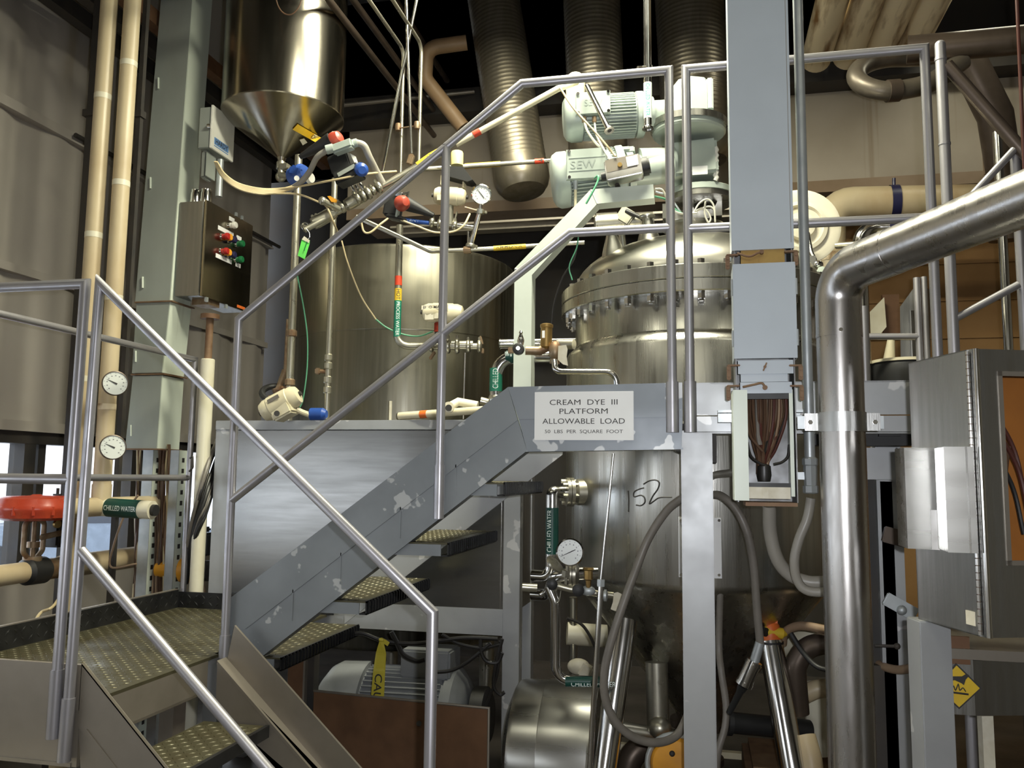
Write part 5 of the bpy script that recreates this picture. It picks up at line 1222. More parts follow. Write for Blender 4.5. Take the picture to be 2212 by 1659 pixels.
# control box
XD = -2.845
cbx0, cbx1 = py(381, 436, 4.34).x, XD
y0_, y1_ = px(447, 431, XD).y, px(547, 483, XD).y
zt_, zb_ = px(447, 431, XD).z, px(434, 638, XD).z
cb = thing('control_box', 'stainless push-button box on the column with coloured buttons', 'panel', (XD, y0_, zb_))
part(cb, 'box_body', MB().bx(cbx0, XD - 0.022, y0_ + 0.004, y1_ - 0.004, zb_ + 0.004, zt_ - 0.004, 0.003), sheet_steel)
part(cb, 'door', MB().bx(XD - 0.016, XD, y0_, y1_, zb_, zt_, 0.003), hopper_steel)
part(cb, 'hinge', MB().cyl((XD - 0.022, y0_ + 0.001, zb_ + 0.02), (XD - 0.022, y0_ + 0.001, zt_ - 0.012), 0.005, n=8), bright_steel)
def onx(x, y): return px(x, y, XD)
for (x, y, m, lab) in ((487, 511, red_p, 'red'), (492, 513, amber, 'amber'), (502, 518, navy, 'dark blue'), (519, 527, green_p, 'green'), (485, 543, red_p, 'red'), (490, 546, amber, 'amber'), (501, 551, navy, 'dark blue'), (517, 561, green_p, 'green'), (503, 487, white_p, 'white')):
    c = onx(x - 6, y)
    b = part(cb, 'push_button', MB().lathe([(0.017, 0.004), (0.017, 0.02), (0.022, 0.024), (0.022, 0.038), (0.018, 0.044), (0, 0.045)], c, (1, 0, 0), 18), m, lab + ' push button')
    part(b, 'bezel', MB().lathe([(0.024, 0), (0.024, 0.006), (0.015, 0.006)], c, (1, 0, 0), 18), bright_steel)
def tagx(x0, y0, x1, y1, h):
    a, b = onx(x0, y0), onx(x1, y1)
    return MB().bx(XD, XD + 0.002, a.y, b.y, (a.z + b.z) / 2 - h / 2, (a.z + b.z) / 2 + h / 2)
for (x0, y0, x1, y1) in ((495, 471, 506, 477), (471, 491, 504, 508), (511, 511, 521, 518), (466, 552, 500, 566), (509, 570, 519, 576)):
    part(cb, 'legend_plate', tagx(x0, y0, x1, y1, 0.026), sign_white, 'white legend plate')
part(cb, 'sticker', tagx(512, 661, 529, 667, 0.018), orange_p, 'orange sticker')
for (x, y) in ((510, 465), (523, 470)):
    part(cb, 'clamp', MB().bx(XD - 0.006, XD + 0.006, onx(x, y).y - 0.008, onx(x, y).y + 0.008, zt_ - 0.002, zt_ + 0.022), galv)
for (x, y) in ((447, 652), (489, 667)):
    part(cb, 'clamp', MB().bx(XD - 0.012, XD + 0.003, onx(x, y).y - 0.01, onx(x, y).y + 0.01, zb_ - 0.024, zb_ + 0.002), galv)
for k in range(2):
    c = V((cbx0 + 0.05 + 0.07 * k, y0_ + 0.09, zt_ - 0.006))
    part(cb, 'conduit_hub', MB().lathe([(0.036, 0), (0.036, 0.075), (0.032, 0.085), (0.032, 0.10)], c, (0, 0, 1), 20), bright_steel)
part(cb, 'bottom_hub', MB().bx(XD - 0.13, XD - 0.02, y0_ + 0.10, y0_ + 0.22, zb_ - 0.03, zb_ + 0.004), rust_fit)
# junction box
XJ = -2.79
jy0, jy1 = px(461, 226, XJ).y, px(508, 259, XJ).y
jzt, jzb = px(461, 226, XJ).z, px(455, 318, XJ).z
jb = thing('junction_box', 'small junction box with bright white lid high on the green column', 'box', (XJ, jy0, jzb))
jx0 = py(419, 240, 4.25).x
part(jb, 'box_body', MB().bx(jx0, XJ - 0.02, jy0 + 0.006, jy1 - 0.01, jzb + 0.004, jzt - 0.008, 0.004), grey_green)
part(jb, 'lid', MB().bx(XJ - 0.014, XJ, jy0, jy1, jzb, jzt, 0.002), white_p)
part(jb, 'latch', MB().cyl((XJ - 0.026, jy0 - 0.004, (jzb + jzt) / 2), (XJ - 0.008, jy0 - 0.004, (jzb + jzt) / 2), 0.014, n=12), bright_steel)
a_, b_ = px(463, 303, XJ), px(493, 325, XJ)
ct = (a_ + b_) / 2
part(jb, 'sticker', MB().bx(XJ, XJ + 0.0015, a_.y, b_.y, ct.z - 0.020, ct.z + 0.022).bx(XJ, XJ + 0.001, a_.y, b_.y, ct.z - 0.032, ct.z - 0.026), M('pale_blue_sticker', (0.16, 0.32, 0.62), 0, 0.4), 'blue sticker')
part(jb, 'lettering', text_mb('HARDY', 0.042, ct + V((0.002, 0, 0.0)), (0, 1, 0), (0, 0, 1), 0.02, fit=(b_.y - a_.y) * 0.86), ink)
part(jb, 'conduit_body', MB().bx(jx0 + 0.005, XJ - 0.045, jy0 + 0.03, jy0 + 0.11, jzb - 0.17, jzb + 0.004, 0.012).bx(XJ - 0.045, XJ - 0.04, jy0 + 0.02, jy0 + 0.12, jzb - 0.16, jzb - 0.01, 0.002), grey_green)
part(jb, 'conduit', MB().cyl((jx0 + 0.07, jy0 + 0.14, jzb - 0.25), (jx0 + 0.07, jy0 + 0.14, jzb - 0.02), 0.02, n=14), galv)
# cream wall pipes
for (pts, lab, rr) in ((((235, 34), (209, 540)), 'cream insulated riser nearest the window wall', 0.046), (((282, 84), (260, 540)), 'cream insulated riser carrying two dial thermometers', 0.046)):
    A_, B_ = pd(*pts[0], 4.75), pd(*pts[1], 4.75)
    x, y = (A_.x + B_.x * 2) / 3, (A_.y + B_.y) / 2
    t = thing('pipe_riser', lab, 'pipe', (x, y, 0))
    if 'two' in lab:
        RX, RY = x, y
        zt2 = py(235, 1095, y).z
        part(t, 'covering', MB().cyl((x, y, zt2 + 0.05), (x, y, 6.2), rr, n=24), cream)
        bt = V((x, y, zt2))
        part(t, 'tee', MB().cyl(bt + V((-0.0, -0.25, 0)), bt + V((0.0, 0.55, -0.0)), 0.05, n=24).cyl(bt, bt + V((0, 0, 0.12)), 0.05, n=24), cream)
        # the branch turns towards the stairs
        q0, q1 = bt + V((-0.05, 0.0, 0)), py(330, 1102, y)
        part(t, 'branch', MB().cyl(q0, q1, 0.048, n=24), cream_clean)
        dr_ = (q1 - q0).normalized()
        part(t, 'branch_marker', MB().cyl(q0 + dr_ * 0.10, q0 + dr_ * 0.30, 0.0492, n=24), teal_tag, 'dark green pipe marker')
        nn = V((0, -1, 0)); up_ = V((0, 0, 1))
        part(t, 'lettering', text_mb('CHILLED WATER', 0.038, q0 + dr_ * 0.20 + V((0, -0.0496, 0.0)), dr_, up_, 0.01, fit=0.19, wrap=0.0496), ink_white)
        part(t, 'branch_end', MB().cyl(q1, q1 + dr_ * 0.02, 0.03, n=18), black_rubber)
        for (gx, gy) in ((249, 828), (244, 966)):
            g = py(gx, gy, y - 0.09)
            n_ = (EYE - g).normalized(); n_ = (n_ + V((0.25, 0, 0.1))).normalized()
            gt = thing('dial_thermometer', ('upper white dial thermometer on the cream riser', 'lower white dial thermometer on the cream riser')[gy > 900], 'gauge', g, 'dial thermometers on the riser')
            R_ = pw(27, 4.45)
            part(gt, 'case', MB().lathe([(0.01, -0.06), (0.02, -0.03), (R_, -0.012), (R_, 0.004), (R_ * 0.93, 0.006), (R_ * 0.93, 0.0)], g, n_, 40), dark_pipe)
            part(gt, 'dial', MB().lathe([(R_ * 0.93, -0.002), (R_ * 0.93, 0.0015), (0, 0.0015)], g, n_, 40), gauge_face)
            s_ = n_.cross(V((0, 0, 1))).normalized() * -1; u_ = s_.cross(n_) * -1
            if u_.z < 0: u_ = -u_
            if s_.x < 0: s_ = -s_
            m_ = MB()
            for i in range(11):
                a = math.radians(225 - 27 * i)
                for rr_, ln in ((0.82, 0.1),):
                    e_ = s_ * math.cos(a) + u_ * math.sin(a)
                    m_.box(g + e_ * R_ * rr_ + n_ * 0.002, (R_ * 0.09, R_ * 0.025, 0.0006), Matrix((e_, n_.cross(e_), n_)).transposed())
                m_.box(g + e_ * R_ * 0.62 + n_ * 0.002, (R_ * 0.1, R_ * 0.07, 0.0005), Matrix((s_, u_, n_)).transposed())
            part(gt, 'scale_mark', m_, motor_grey, 'grey scale marks')
            dv_ = (s_ * -0.9 + u_ * 0.42).normalized()
            w_ = n_.cross(dv_)
            part(gt, 'pointer', MB().prism([g + n_ * 0.003 - dv_ * R_ * 0.15 + w_ * R_ * 0.07, g + n_ * 0.003 + dv_ * R_ * 0.72, g + n_ * 0.003 - dv_ * R_ * 0.15 - w_ * R_ * 0.07], n_ * 0.001), ink)
    else:
        part(t, 'covering', MB().cyl((x, y, 0.0), (x, y, 6.2), rr, n=24), cream)
    for z in ((3.9, 3.2, 2.55, 1.95) if 'two' in lab else (3.7, 2.9, 2.1)):
        part(t, 'wrap_band', MB().lathe([(rr + 0.0012, -0.016), (rr + 0.0012, 0.016)], (x, y, z), (0, 0, 1), 24, caps=False), stained if z < 2 else cream_clean)
# dark pipes/struts against the wall
for i, (x, yy, lab) in enumerate(((196, 300, 'black wall strut left of the cream risers'), (299, 300, 'black wall strut between riser and green column'))):
    A_ = pd(x, yy, 4.9)
    w = 0.022 if i == 0 else 0.014
    t = thing('wall_strut', lab, 'strut', (A_.x, A_.y, 0), 'black struts on the left wall')
    part(t, 'upright', MB().bx(A_.x - w, A_.x + w, A_.y - w, A_.y + w, 0, 6.2), dark_metal)
    zk = pd(x, 245, 4.9).z
    part(t, 'clamp', MB().bx(A_.x - w * 1.7, A_.x + w * 1.7, A_.y - w * 1.7, A_.y + w * 1.7, zk - 0.02, zk + 0.02), dark_metal)
for i, (p0, p1, lab) in enumerate((((120, 0), (208, 58), 'lower black roof girt along the left wall'), ((195, -5), (345, 150), 'upper black roof girt along the left wall'), ((280, 0), (345, 50), 'brown roof girt beside the green column'))):
    A_ = px(*p0, (-3.75, -3.5, -3.3)[i])
    solo('roof_girt', lab, 'beam', MB().bx(A_.x - 0.04, A_.x + 0.04, 1.5, 6.9, A_.z - 0.05, A_.z + 0.05).bx(A_.x - 0.07, A_.x - 0.03, 1.5, 6.9, A_.z + 0.06, A_.z + 0.1), dark_metal if i < 2 else copper_sheet, 'roof girts at the left wall')
A_, B_ = px(160, 292, XL + 0.06), px(315, 395, XL + 0.06)
solo('wall_conduit', 'black conduit running along the wall seam behind the risers', 'conduit', MB().cyl((XL + 0.07, A_.y, A_.z), (XL + 0.07, B_.y + 2.0, A_.z - 0.0), 0.016, n=10), dark_metal)
# horizontal insulated line with red diaphragm valve
HX = -3.35
pl = thing('insulated_line', 'dirty cream insulated pipe running low along the windows', 'pipe', (HX, 4.0, 1.0))
zc = px(25, 1240, HX).z
yA, yB, yCc, yD = 2.9, px(50, 1235, HX).y, px(98, 1228, HX).y, px(132, 1222, HX).y
part(pl, 'covering', MB().cyl((HX, yA, zc), (HX, yB, zc), 0.052, n=24), cream)
part(pl, 'valve_wrap', MB().lathe([(0.05, 0), (0.068, 0.02), (0.07, yCc - yB - 0.02), (0.055, yCc - yB)], (HX, yB, zc), (0, 1, 0), 24), black_rubber, 'black taped valve body')
part(pl, 'covering', MB().cyl((HX, yCc, zc), (HX, yD, zc), 0.055, n=24), rust_fit, 'brown stained stretch')
part(pl, 'covering', MB().cyl((HX, yD, zc), (HX, 5.4, zc), 0.062, n=24), cream)
part(pl, 'stand', MB().bx(HX - 0.03, HX + 0.03, yA + 0.1, yA + 0.16, 0, zc - 0.05).bx(HX - 0.02, HX + 0.02, yD + 0.05, yD + 0.09, 0, zc - 0.05), rust)
rvv = thing('diaphragm_valve', 'round red diaphragm valve actuator by the window', 'valve', (HX, (yB + yCc) / 2, zc))
vc = V((HX, (yB + yCc) / 2 - 0.02, 0))
zr = px(62, 1098, HX).z
R_ = pw(68, (vc - EYE).length)
part(rvv, 'diaphragm_case', MB().lathe([(0.03, -0.062), (R_ * 0.75, -0.060), (R_ * 0.97, -0.045), (R_, -0.02), (R_ * 1.03, -0.006), (R_ * 1.03, 0.006), (R_, 0.018), (R_ * 0.95, 0.05), (R_ * 0.8, 0.06), (0.03, 0.064), (0.02, 0.07), (0, 0.07)], V((vc.x, vc.y, zr)), (0, 0, 1), 48), red_paint)
m_ = MB()
for i in range(14):
    a = 2 * math.pi * i / 14
    c = V((vc.x + math.cos(a) * R_ * 1.0, vc.y + math.sin(a) * R_ * 1.0, zr))
    m_.hexp(c - V((0, 0, 0.03)), c + V((0, 0, 0.012)), 0.008)
part(rvv, 'case_bolt', m_, red_paint)
hgt = zr - 0.06 - (zc + 0.06)
for s in (-1, 1):
    part(rvv, 'yoke', MB().tube([(vc.x, vc.y + s * 0.02, zr - 0.055), (vc.x, vc.y + s * 0.065, zr - 0.075), (vc.x, vc.y + s * 0.065, zc + 0.10), (vc.x, vc.y + s * 0.02, zc + 0.06)], 0.013, 10, bend=0.03), rust_fit)
part(rvv, 'stem', MB().cyl((vc.x, vc.y, zc + 0.04), (vc.x, vc.y, zr - 0.05), 0.012, n=10).cyl((vc.x, vc.y, zc + 0.12), (vc.x, vc.y, zc + 0.15), 0.03, n=14).cyl((vc.x, vc.y, zc + 0.05), (vc.x, vc.y, zc + 0.075), 0.045, n=16), rust_fit)
part(rvv, 'positioner', MB().bx(vc.x - 0.05, vc.x + 0.05, vc.y + 0.11, vc.y + 0.20, zr - 0.21, zr - 0.0, 0.012).bx(vc.x - 0.03, vc.x + 0.03, vc.y + 0.12, vc.y + 0.17, zr, zr + 0.07, 0.012).cyl((vc.x, vc.y + 0.145, zr + 0.06), (vc.x, vc.y + 0.145, zr + 0.10), 0.008, n=8), black_rubber, 'black valve positioner')
part(rvv, 'feedback_arm', MB().box((vc.x + 0.055, vc.y + 0.06, zr - 0.14), (0.012, 0.16, 0.03), Matrix.Rotation(0.1, 3, 'X'), 0.004), rust_fit)
part(rvv, 'small_gauge', MB().cyl((vc.x + 0.05, vc.y + 0.09, zr - 0.085), (vc.x + 0.065, vc.y + 0.088, zr - 0.085), 0.021, n=18), brass)
# cream post with rusty pipe
pp = pd(443, 900, 4.75)
t = thing('pipe_post', 'short cream pipe post with rusty pipe above, right of the green column', 'post', (pp.x, pp.y, 0))
z0p = py(440, 776, pp.y).z
part(t, 'sleeve', MB().lathe([(0.038, 0.0), (0.038, z0p - 0.004), (0.034, z0p), (0.02, z0p)], (pp.x, pp.y, 0), (0, 0, 1), 24), cream_clean)
part(t, 'rusty_pipe', MB().cyl((pp.x, pp.y, z0p - 0.02), (pp.x, pp.y, py(440, 690, pp.y).z), 0.021, n=16), rust)
part(t, 'flange', MB().cyl((pp.x, pp.y, py(440, 690, pp.y).z), (pp.x, pp.y, py(440, 680, pp.y).z), 0.052, n=24), rust)
part(t, 'padlock_hasp', MB().tube([(pp.x - 0.06, pp.y - 0.03, py(420, 990, pp.y).z), (pp.x - 0.025, pp.y - 0.06, py(420, 985, pp.y).z), (pp.x - 0.02, pp.y - 0.06, py(420, 1010, pp.y).z), (pp.x - 0.06, pp.y - 0.03, py(420, 1018, pp.y).z)], 0.005, 8, bend=0.01), dark_metal)
random.seed(11)
for i in range(9):
    o = random.uniform(-8, 8)
    pts = [pd(476 + o * 0.3, 935 + i * 9, 5.0), pd(456 + o, 985 + i * 10, 4.74), pd(440 + o, 1035 + i * 10, 4.64), pd(424 + o, 1095 + i * 7, 4.64), pd(410 + o, 1170 + i * 4, 4.7), pd(400 + o, 1260, 4.75)]
    solo('drooping_hose', 'dark hose in the bundle drooping beside the stainless bench leg', 'hose', MB().tube(curve_pts(pts, 6), random.choice([0.008, 0.01, 0.012]), 8), random.choice([black_rubber, wire_black, wire_brown, hose_grey]), 'dark hoses beside the bench')
yv_ = pd(425, 1232, 4.9)
t = thing('yellow_coupling', 'yellow round coupling with dark fitting beyond the landing', 'fitting', yv_)
part(t, 'coupling', MB().lathe([(0.045, -0.24), (0.045, -0.1), (0.07, -0.09), (0.075, -0.02), (0.06, 0.0)], yv_, (1, 0.1, 0), 22), yellow_g)
part(t, 'fitting', MB().lathe([(0.05, 0.0), (0.05, 0.05), (0.06, 0.055), (0.06, 0.08), (0.035, 0.09), (0.035, 0.13)], yv_, (1, 0.1, 0), 10), dark_metal)
part(t, 'bracket', MB().tube([yv_ + V((0.04, 0, -0.03)), V((yv_.x - 0.03, yv_.y, 0.0))], 0.012, 8).tube([yv_ + V((0.04, 0, -0.03)), V((yv_.x + 0.2, yv_.y, 0.0))], 0.012, 8), rust_fit)
part(t, 'valve_block', MB().box(yv_ + V((0.0, 0.02, 0.15)), (0.14, 0.1, 0.13), None, 0.01).box(yv_ + V((0.0, 0.0, 0.235)), (0.12, 0.08, 0.03), None, 0.01), black_rubber)
pipe_s = pd(130, 1345, 4.0)
solo('thin_tube', 'thin tan tube drooping over the black kick plate', 'tube', MB().tube(curve_pts([pd(76, 1340, 4.0), pd(90, 1322, 4.05), pd(118, 1306, 4.1), V((HX, yD + 0.07, zc - 0.06))]), 0.007, 8), tan_cable)
solo('thin_tube', 'thin tan tube slanting across the window behind the posts', 'tube', MB().tube(curve_pts([pd(298, 1070, 4.6), pd(270, 1110, 4.6), pd(245, 1180, 4.6), pd(240, 1225, 4.6), pd(295, 1218, 4.6)]), 0.006, 8), hose_tan)
solo('low_box', 'pale cardboard-coloured box at the lower left corner', 'box', MB().bx(-2.42, -2.12, 2.2, 2.4, 0.42, 0.60, 0.004), paper)
solo('box_stand', 'dark low stand holding the pale box at lower left', 'stand', MB().bx(-2.44, -2.10, 2.18, 2.42, 0.36, 0.42).bx(-2.44, -2.40, 2.18, 2.22, 0, 0.36).bx(-2.14, -2.10, 2.18, 2.22, 0, 0.36).bx(-2.44, -2.40, 2.38, 2.42, 0, 0.36).bx(-2.14, -2.10, 2.38, 2.42, 0, 0.36), dark_metal)

# ================================================================== STAINLESS BENCH AND PUMP UNDER THE STAIRS
bc = thing('stainless_bench', 'long stainless steel bench cabinet behind the upper stairs', 'cabinet', (-1.7, 4.4, 0))
xL, xR, YB = -2.632, -0.896, 4.24
zT, zL1, zP, zB = 1.890, py(725, 930, YB).z, py(940, 1310, YB).z, py(940, 1366, YB).z
part(bc, 'lid', MB().bx(xL, xR, YB - 0.006, 4.62, zL1 + 0.004, zT, 0.003), frame_paint)
part(bc, 'front_panel', MB().bx(xL + 0.09, xR - 0.085, YB + 0.004, YB + 0.012, zP, zL1), M('satin_bench_sheet', (0.27, 0.27, 0.265), 1.0, 0.24, (0.24, 0.24, 0.235), 3.0, (1.2, 14, 14), rvar=0.02))
part(bc, 'bottom_rail', MB().bx(xL + 0.09, xR - 0.085, YB, YB + 0.08, zB, zP), frame_paint)
for (a, b) in ((xL, xL + 0.09), (xR - 0.085, xR)):
    for yy in (YB, 4.545):
        part(bc, 'leg', MB().bx(a, b, yy, yy + 0.08, 0, zL1 + 0.004, 0.003), frame_paint)
part(bc, 'side_panel', MB().bx(xL + 0.004, xL + 0.01, YB + 0.08, 4.54, zB, zL1), sheet_steel)
part(bc, 'side_panel', MB().bx(xR - 0.01, xR - 0.004, YB + 0.08, 4.54, zP, zL1), sheet_steel)
part(bc, 'panel_edge', MB().bx(xL + 0.098, xL + 0.103, YB - 0.001, YB + 0.005, zP, zL1).bx(xR - 0.10, xR - 0.097, YB, YB + 0.005, zP, zL1), bright_steel)
# pump motor behind the brown shield
sh = thing('brown_shield', 'rusty brown sheet-metal shield box under the stairs', 'cover', (-1.3, 3.8, 0))
sA, sB = pd(678, 1492, 4.05), pd(1056, 1530, 3.72)
zs = (sA.z + sB.z) / 2
nrm = V((sB.y - sA.y, -(sB.x - sA.x), 0)).normalized()
part(sh, 'front_sheet', MB().prism([(sA.x, sA.y, 0), (sB.x, sB.y, 0), (sB.x, sB.y, sB.z), (sA.x, sA.y, sA.z)], nrm * -0.006), copper_sheet)
part(sh, 'rim', MB().tube([(sA.x, sA.y, sA.z), (sB.x, sB.y, sB.z), (sB.x, sB.y, 0.0)], 0.006, 8), bare_plate)
part(sh, 'knob', MB().cyl(pd(905, 1563, 3.85), pd(905, 1563, 3.82), 0.012, n=12), ink)
pm = thing('pump_motor', 'big grey electric motor lying behind the brown shield', 'motor', pd(870, 1500, 4.3))
dcen = 4.42
ax0, ax1 = pd(722, 1530, dcen + 0.02), pd(1015, 1548, dcen - 0.12)
axd = (ax1 - ax0).normalized(); Lm = (ax1 - ax0).length
part(pm, 'fan_cowl', MB().lathe([(0.16, -0.05), (0.22, 0.0), (0.245, 0.05), (0.25, Lm * 0.27)], ax0, axd, 40), motor_grey)
m_ = MB().lathe([(0.215, Lm * 0.27), (0.215, Lm * 0.86)], ax0, axd, 40)
s_, u_ = frame_of(axd)
for i in range(48):
    a = 2 * math.pi * i / 48
    e_ = s_ * math.cos(a) + u_ * math.sin(a)
    m_.box(ax0 + axd * Lm * 0.56 + e_ * 0.222, (Lm * 0.56, 0.022, 0.004), Matrix((axd, e_, axd.cross(e_))).transposed())
part(pm, 'finned_body', m_, motor_grey)
part(pm, 'end_bell', MB().lathe([(0.235, Lm * 0.86), (0.235, Lm * 0.92), (0.18, Lm * 0.98), (0.12, Lm * 1.0)], ax0, axd, 40), motor_grey)
part(pm, 'terminal_box', MB().box(ax0 + axd * Lm * 0.72 + V((0.0, -0.02, 0.27)), (0.26, 0.2, 0.14), None, 0.01), motor_grey)
part(pm, 'coupling_guard', MB().lathe([(0.13, Lm * 1.02), (0.15, Lm * 1.03), (0.15, Lm * 1.12), (0.11, Lm * 1.15)], ax0, axd, 28), black_rubber, 'dark coupling guard')
part(pm, 'base_foot', MB().box(V(((ax0.x + ax1.x) / 2, (ax0.y + ax1.y) / 2, (ax0.z - 0.2) / 2)), (Lm * 0.7, 0.3, max(0.05, ax0.z - 0.2))), motor_grey)
tp = thing('warning_tape', 'yellow warning tape hanging over the pump motor', 'tape', pd(815, 1450, 4.0))
la = [(820, 1384), (812, 1410), (806, 1450), (795, 1580)]; lb = [(828, 1384), (834, 1412), (832, 1450), (826, 1580)]
m_ = MB()
for i in range(3):
    q4 = [pd(*la[i], 3.98 + 0.01 * (i % 2)), pd(*lb[i], 3.98), pd(*lb[i + 1], 3.98), pd(*la[i + 1], 3.98 + 0.01 * ((i + 1) % 2))]
    m_.prism(q4, (0, 0.0015, 0))
part(tp, 'strip', m_, tape_yellow)
part(tp, 'knot', MB().ball(pd(824, 1382, 3.98), 0.014, (1, 0.6, 0.7)).box(pd(834, 1388, 3.98), (0.03, 0.003, 0.02), Matrix.Rotation(0.5, 3, 'Y')), tape_yellow)
part(tp, 'lettering', text_mb('CAUTION', 0.052, pd(812, 1520, 3.962), (-0.06, 0, -1), (1, 0, -0.06), 0.01, fit=0.27), ink)
CG = 'black cables hanging under the bench'
for pts, r_, lab in (([(740, 1375), (780, 1368), (830, 1385), (900, 1390), (1000, 1378), (1075, 1380)], 0.01, 'black cable strung along the underside of the bench'),
                ([(845, 1365), (858, 1390), (872, 1415), (900, 1428), (918, 1425)], 0.012, 'black cable looping down beside the yellow tape'),
                ([(935, 1452), (975, 1448), (1010, 1430), (1060, 1390)], 0.009, 'black cable rising right from behind the stair post'),
                ([(1038, 1378), (1040, 1410), (1052, 1428), (1075, 1430), (1085, 1410)], 0.010, 'black cable loop near the bench right leg'),
                ([(1085, 1380), (1072, 1430), (1066, 1480), (1080, 1500), (1090, 1495)], 0.009, 'black cable hanging in a long loop at the bench right leg'),
                ([(1080, 1385), (1075, 1450), (1060, 1500), (1050, 1525)], 0.007, 'thin black cable falling to the brown shield corner'),
                ([(955, 1370), (990, 1390), (1040, 1400), (1080, 1392)], 0.008, 'thin black cable under the bench near the right leg')):
    solo('hanging_cable', lab, 'cable', MB().tube(curve_pts([pd(x, y, 4.08) for x, y in pts]), r_, 8), wire_black, CG)
st_ = thing('shield_post', 'brown upright plate left of the brown shield under the stairs', 'upright', pd(640, 1500, 4.0))
part(st_, 'plate', MB().bx(py(620, 1500, 3.95).x, py(655, 1500, 3.95).x, 3.95, 3.97, 0, py(640, 1425, 3.95).z), copper_sheet)
part(st_, 'edge', MB().bx(py(655, 1500, 3.95).x, py(659, 1500, 3.95).x, 3.94, 3.99, 0, py(640, 1425, 3.95).z), bare_plate)
part(st_, 'post', MB().bx(py(661, 1500, 3.97).x, py(676, 1500, 3.97).x, 3.97, 4.03, 0, 0.86), dark_metal)
hd = thing('heat_exchanger', 'horizontal shiny stainless drum low between bench and vessel', 'drum', pd(1200, 1600, 3.8))
hc_ = pd(1200, 1650, 3.75)
hx0, hx1 = -0.855, pd(1290, 1640, 3.75).x
part(hd, 'shell', MB().lathe([(0.25, 0), (0.325, 0.03), (0.33, 0.05), (0.33, (hx1 - hx0))], V((hx0, 3.95, hc_.z)), (1, 0, 0), 64), drum_steel)
xb_ = pd(1170, 1640, 3.7).x
part(hd, 'jacket', MB().lathe([(0.335, 0.0), (0.336, 0.003), (0.336, hx1 - xb_ + 0.01), (0.30, hx1 - xb_ + 0.012)], V((xb_, 3.95, hc_.z)), (1, 0, 0), 64), drum_steel)
part(hd, 'saddle', MB().bx(hx0 + 0.05, hx0 + 0.11, 3.75, 4.15, 0, hc_.z - 0.2), dark_metal)
part(hd, 'saddle', MB().bx(hx1 - 0.12, hx1 - 0.06, 3.75, 4.15, 0, hc_.z - 0.2), dark_metal)
# ================================================================== BACK TANK, HOPPER, DUCTS
TC = pd(880, 600, 5.8); TC.z = 0
TR = 0.735
tz = 2.99
bt = thing('storage_tank', 'tall dull stainless tank behind the bench and stairs', 'tank', TC)
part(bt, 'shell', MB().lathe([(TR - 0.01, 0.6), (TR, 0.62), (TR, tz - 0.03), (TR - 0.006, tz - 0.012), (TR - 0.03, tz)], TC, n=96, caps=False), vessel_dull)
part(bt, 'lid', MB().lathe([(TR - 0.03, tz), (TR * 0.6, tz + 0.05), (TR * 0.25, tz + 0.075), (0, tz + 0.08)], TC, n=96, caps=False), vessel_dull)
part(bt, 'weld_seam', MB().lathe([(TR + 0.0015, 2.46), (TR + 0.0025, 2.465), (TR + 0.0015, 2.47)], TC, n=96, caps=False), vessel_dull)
for a in (0.5, 2.0, 3.6, 5.2):
    part(bt, 'leg', MB().cyl((TC.x + 0.6 * math.cos(a), TC.y + 0.6 * math.sin(a), 0), (TC.x + 0.6 * math.cos(a), TC.y + 0.6 * math.sin(a), 0.65), 0.05, n=16), pipe_steel)
HC = pd(612, 250, 5.2)
HR = pw(128, 5.2)
zrim, ztip = pd(612, 254, 5.2).z, pd(606, 352, 5.2).z
hp = thing('hopper', 'shiny stainless hopper with cone bottom hanging at upper left', 'hopper', (HC.x, HC.y, ztip))
o3 = V((HC.x, HC.y, 0))
part(hp, 'cylinder', MB().lathe([(HR, zrim), (HR, 6.0)], o3, n=80, caps=False), hopper_steel)
part(hp, 'cone', MB().lathe([(0.022, ztip), (0.028, ztip + 0.02), (HR + 0.001, zrim - 0.004), (HR + 0.002, zrim + 0.004)], o3, n=80), hopper_steel)
part(hp, 'hanger_rod', MB().cyl((HC.x - HR - 0.02, HC.y, 5.0), (HC.x - HR - 0.02, HC.y, 6.3), 0.02, n=10).bx(HC.x - HR - 0.04, HC.x - HR + 0.02, HC.y - 0.03, HC.y + 0.03, 4.98, 5.05), dark_metal)
part(hp, 'outlet', MB().cyl((HC.x, HC.y, ztip - 0.10), (HC.x, HC.y, ztip + 0.01), 0.020, n=16).ball((HC.x, HC.y, ztip - 0.10), 0.033).lathe([(0.03, -0.02), (0.03, 0.02)], (HC.x, HC.y, ztip - 0.03), (0, 0, 1), 16), pipe_steel)
def cone_hit(x, y):
    best = None
    for i in range(400):
        d = 4.4 + i * 0.002
        w = pd(x, y, d)
        rr = math.hypot(w.x - HC.x, w.y - HC.y)
        cr = 0.028 + (HR - 0.028) * (w.z - ztip) / (zrim - ztip)
        if rr < cr: return w - ray(x, y) * 0.004
    return pd(x, y, 4.85)
yl = [cone_hit(*q) for q in ((639, 267), (647, 272), (697, 308), (688, 318), (632, 279))]
m_ = MB()
n_ = 6
top = [cone_hit(643 + (698 - 643) * i / n_, 268 + (300 - 268) * i / n_) for i in range(n_ + 1)]
bot = [cone_hit(632 + (690 - 632) * i / n_, 280 + (312 - 280) * i / n_) for i in range(n_ + 1)]
for i in range(n_): m_.quad(top[i], top[i + 1], bot[i + 1], bot[i])
part(hp, 'marker', m_, yellow_tag, 'yellow pipe marker')
tx = (bot[-1] - bot[0]).normalized(); ty = (top[3] - bot[3]).normalized()
part(hp, 'lettering', text_mb('AMMONIA', 0.040, (top[4] + bot[4]) / 2 + (EYE - top[3]).normalized() * 0.016, tx, ty, 0.022, fit=0.112), ink)
w_ = [cone_hit(*q) for q in ((647, 302), (657, 299), (664, 308), (654, 314))]
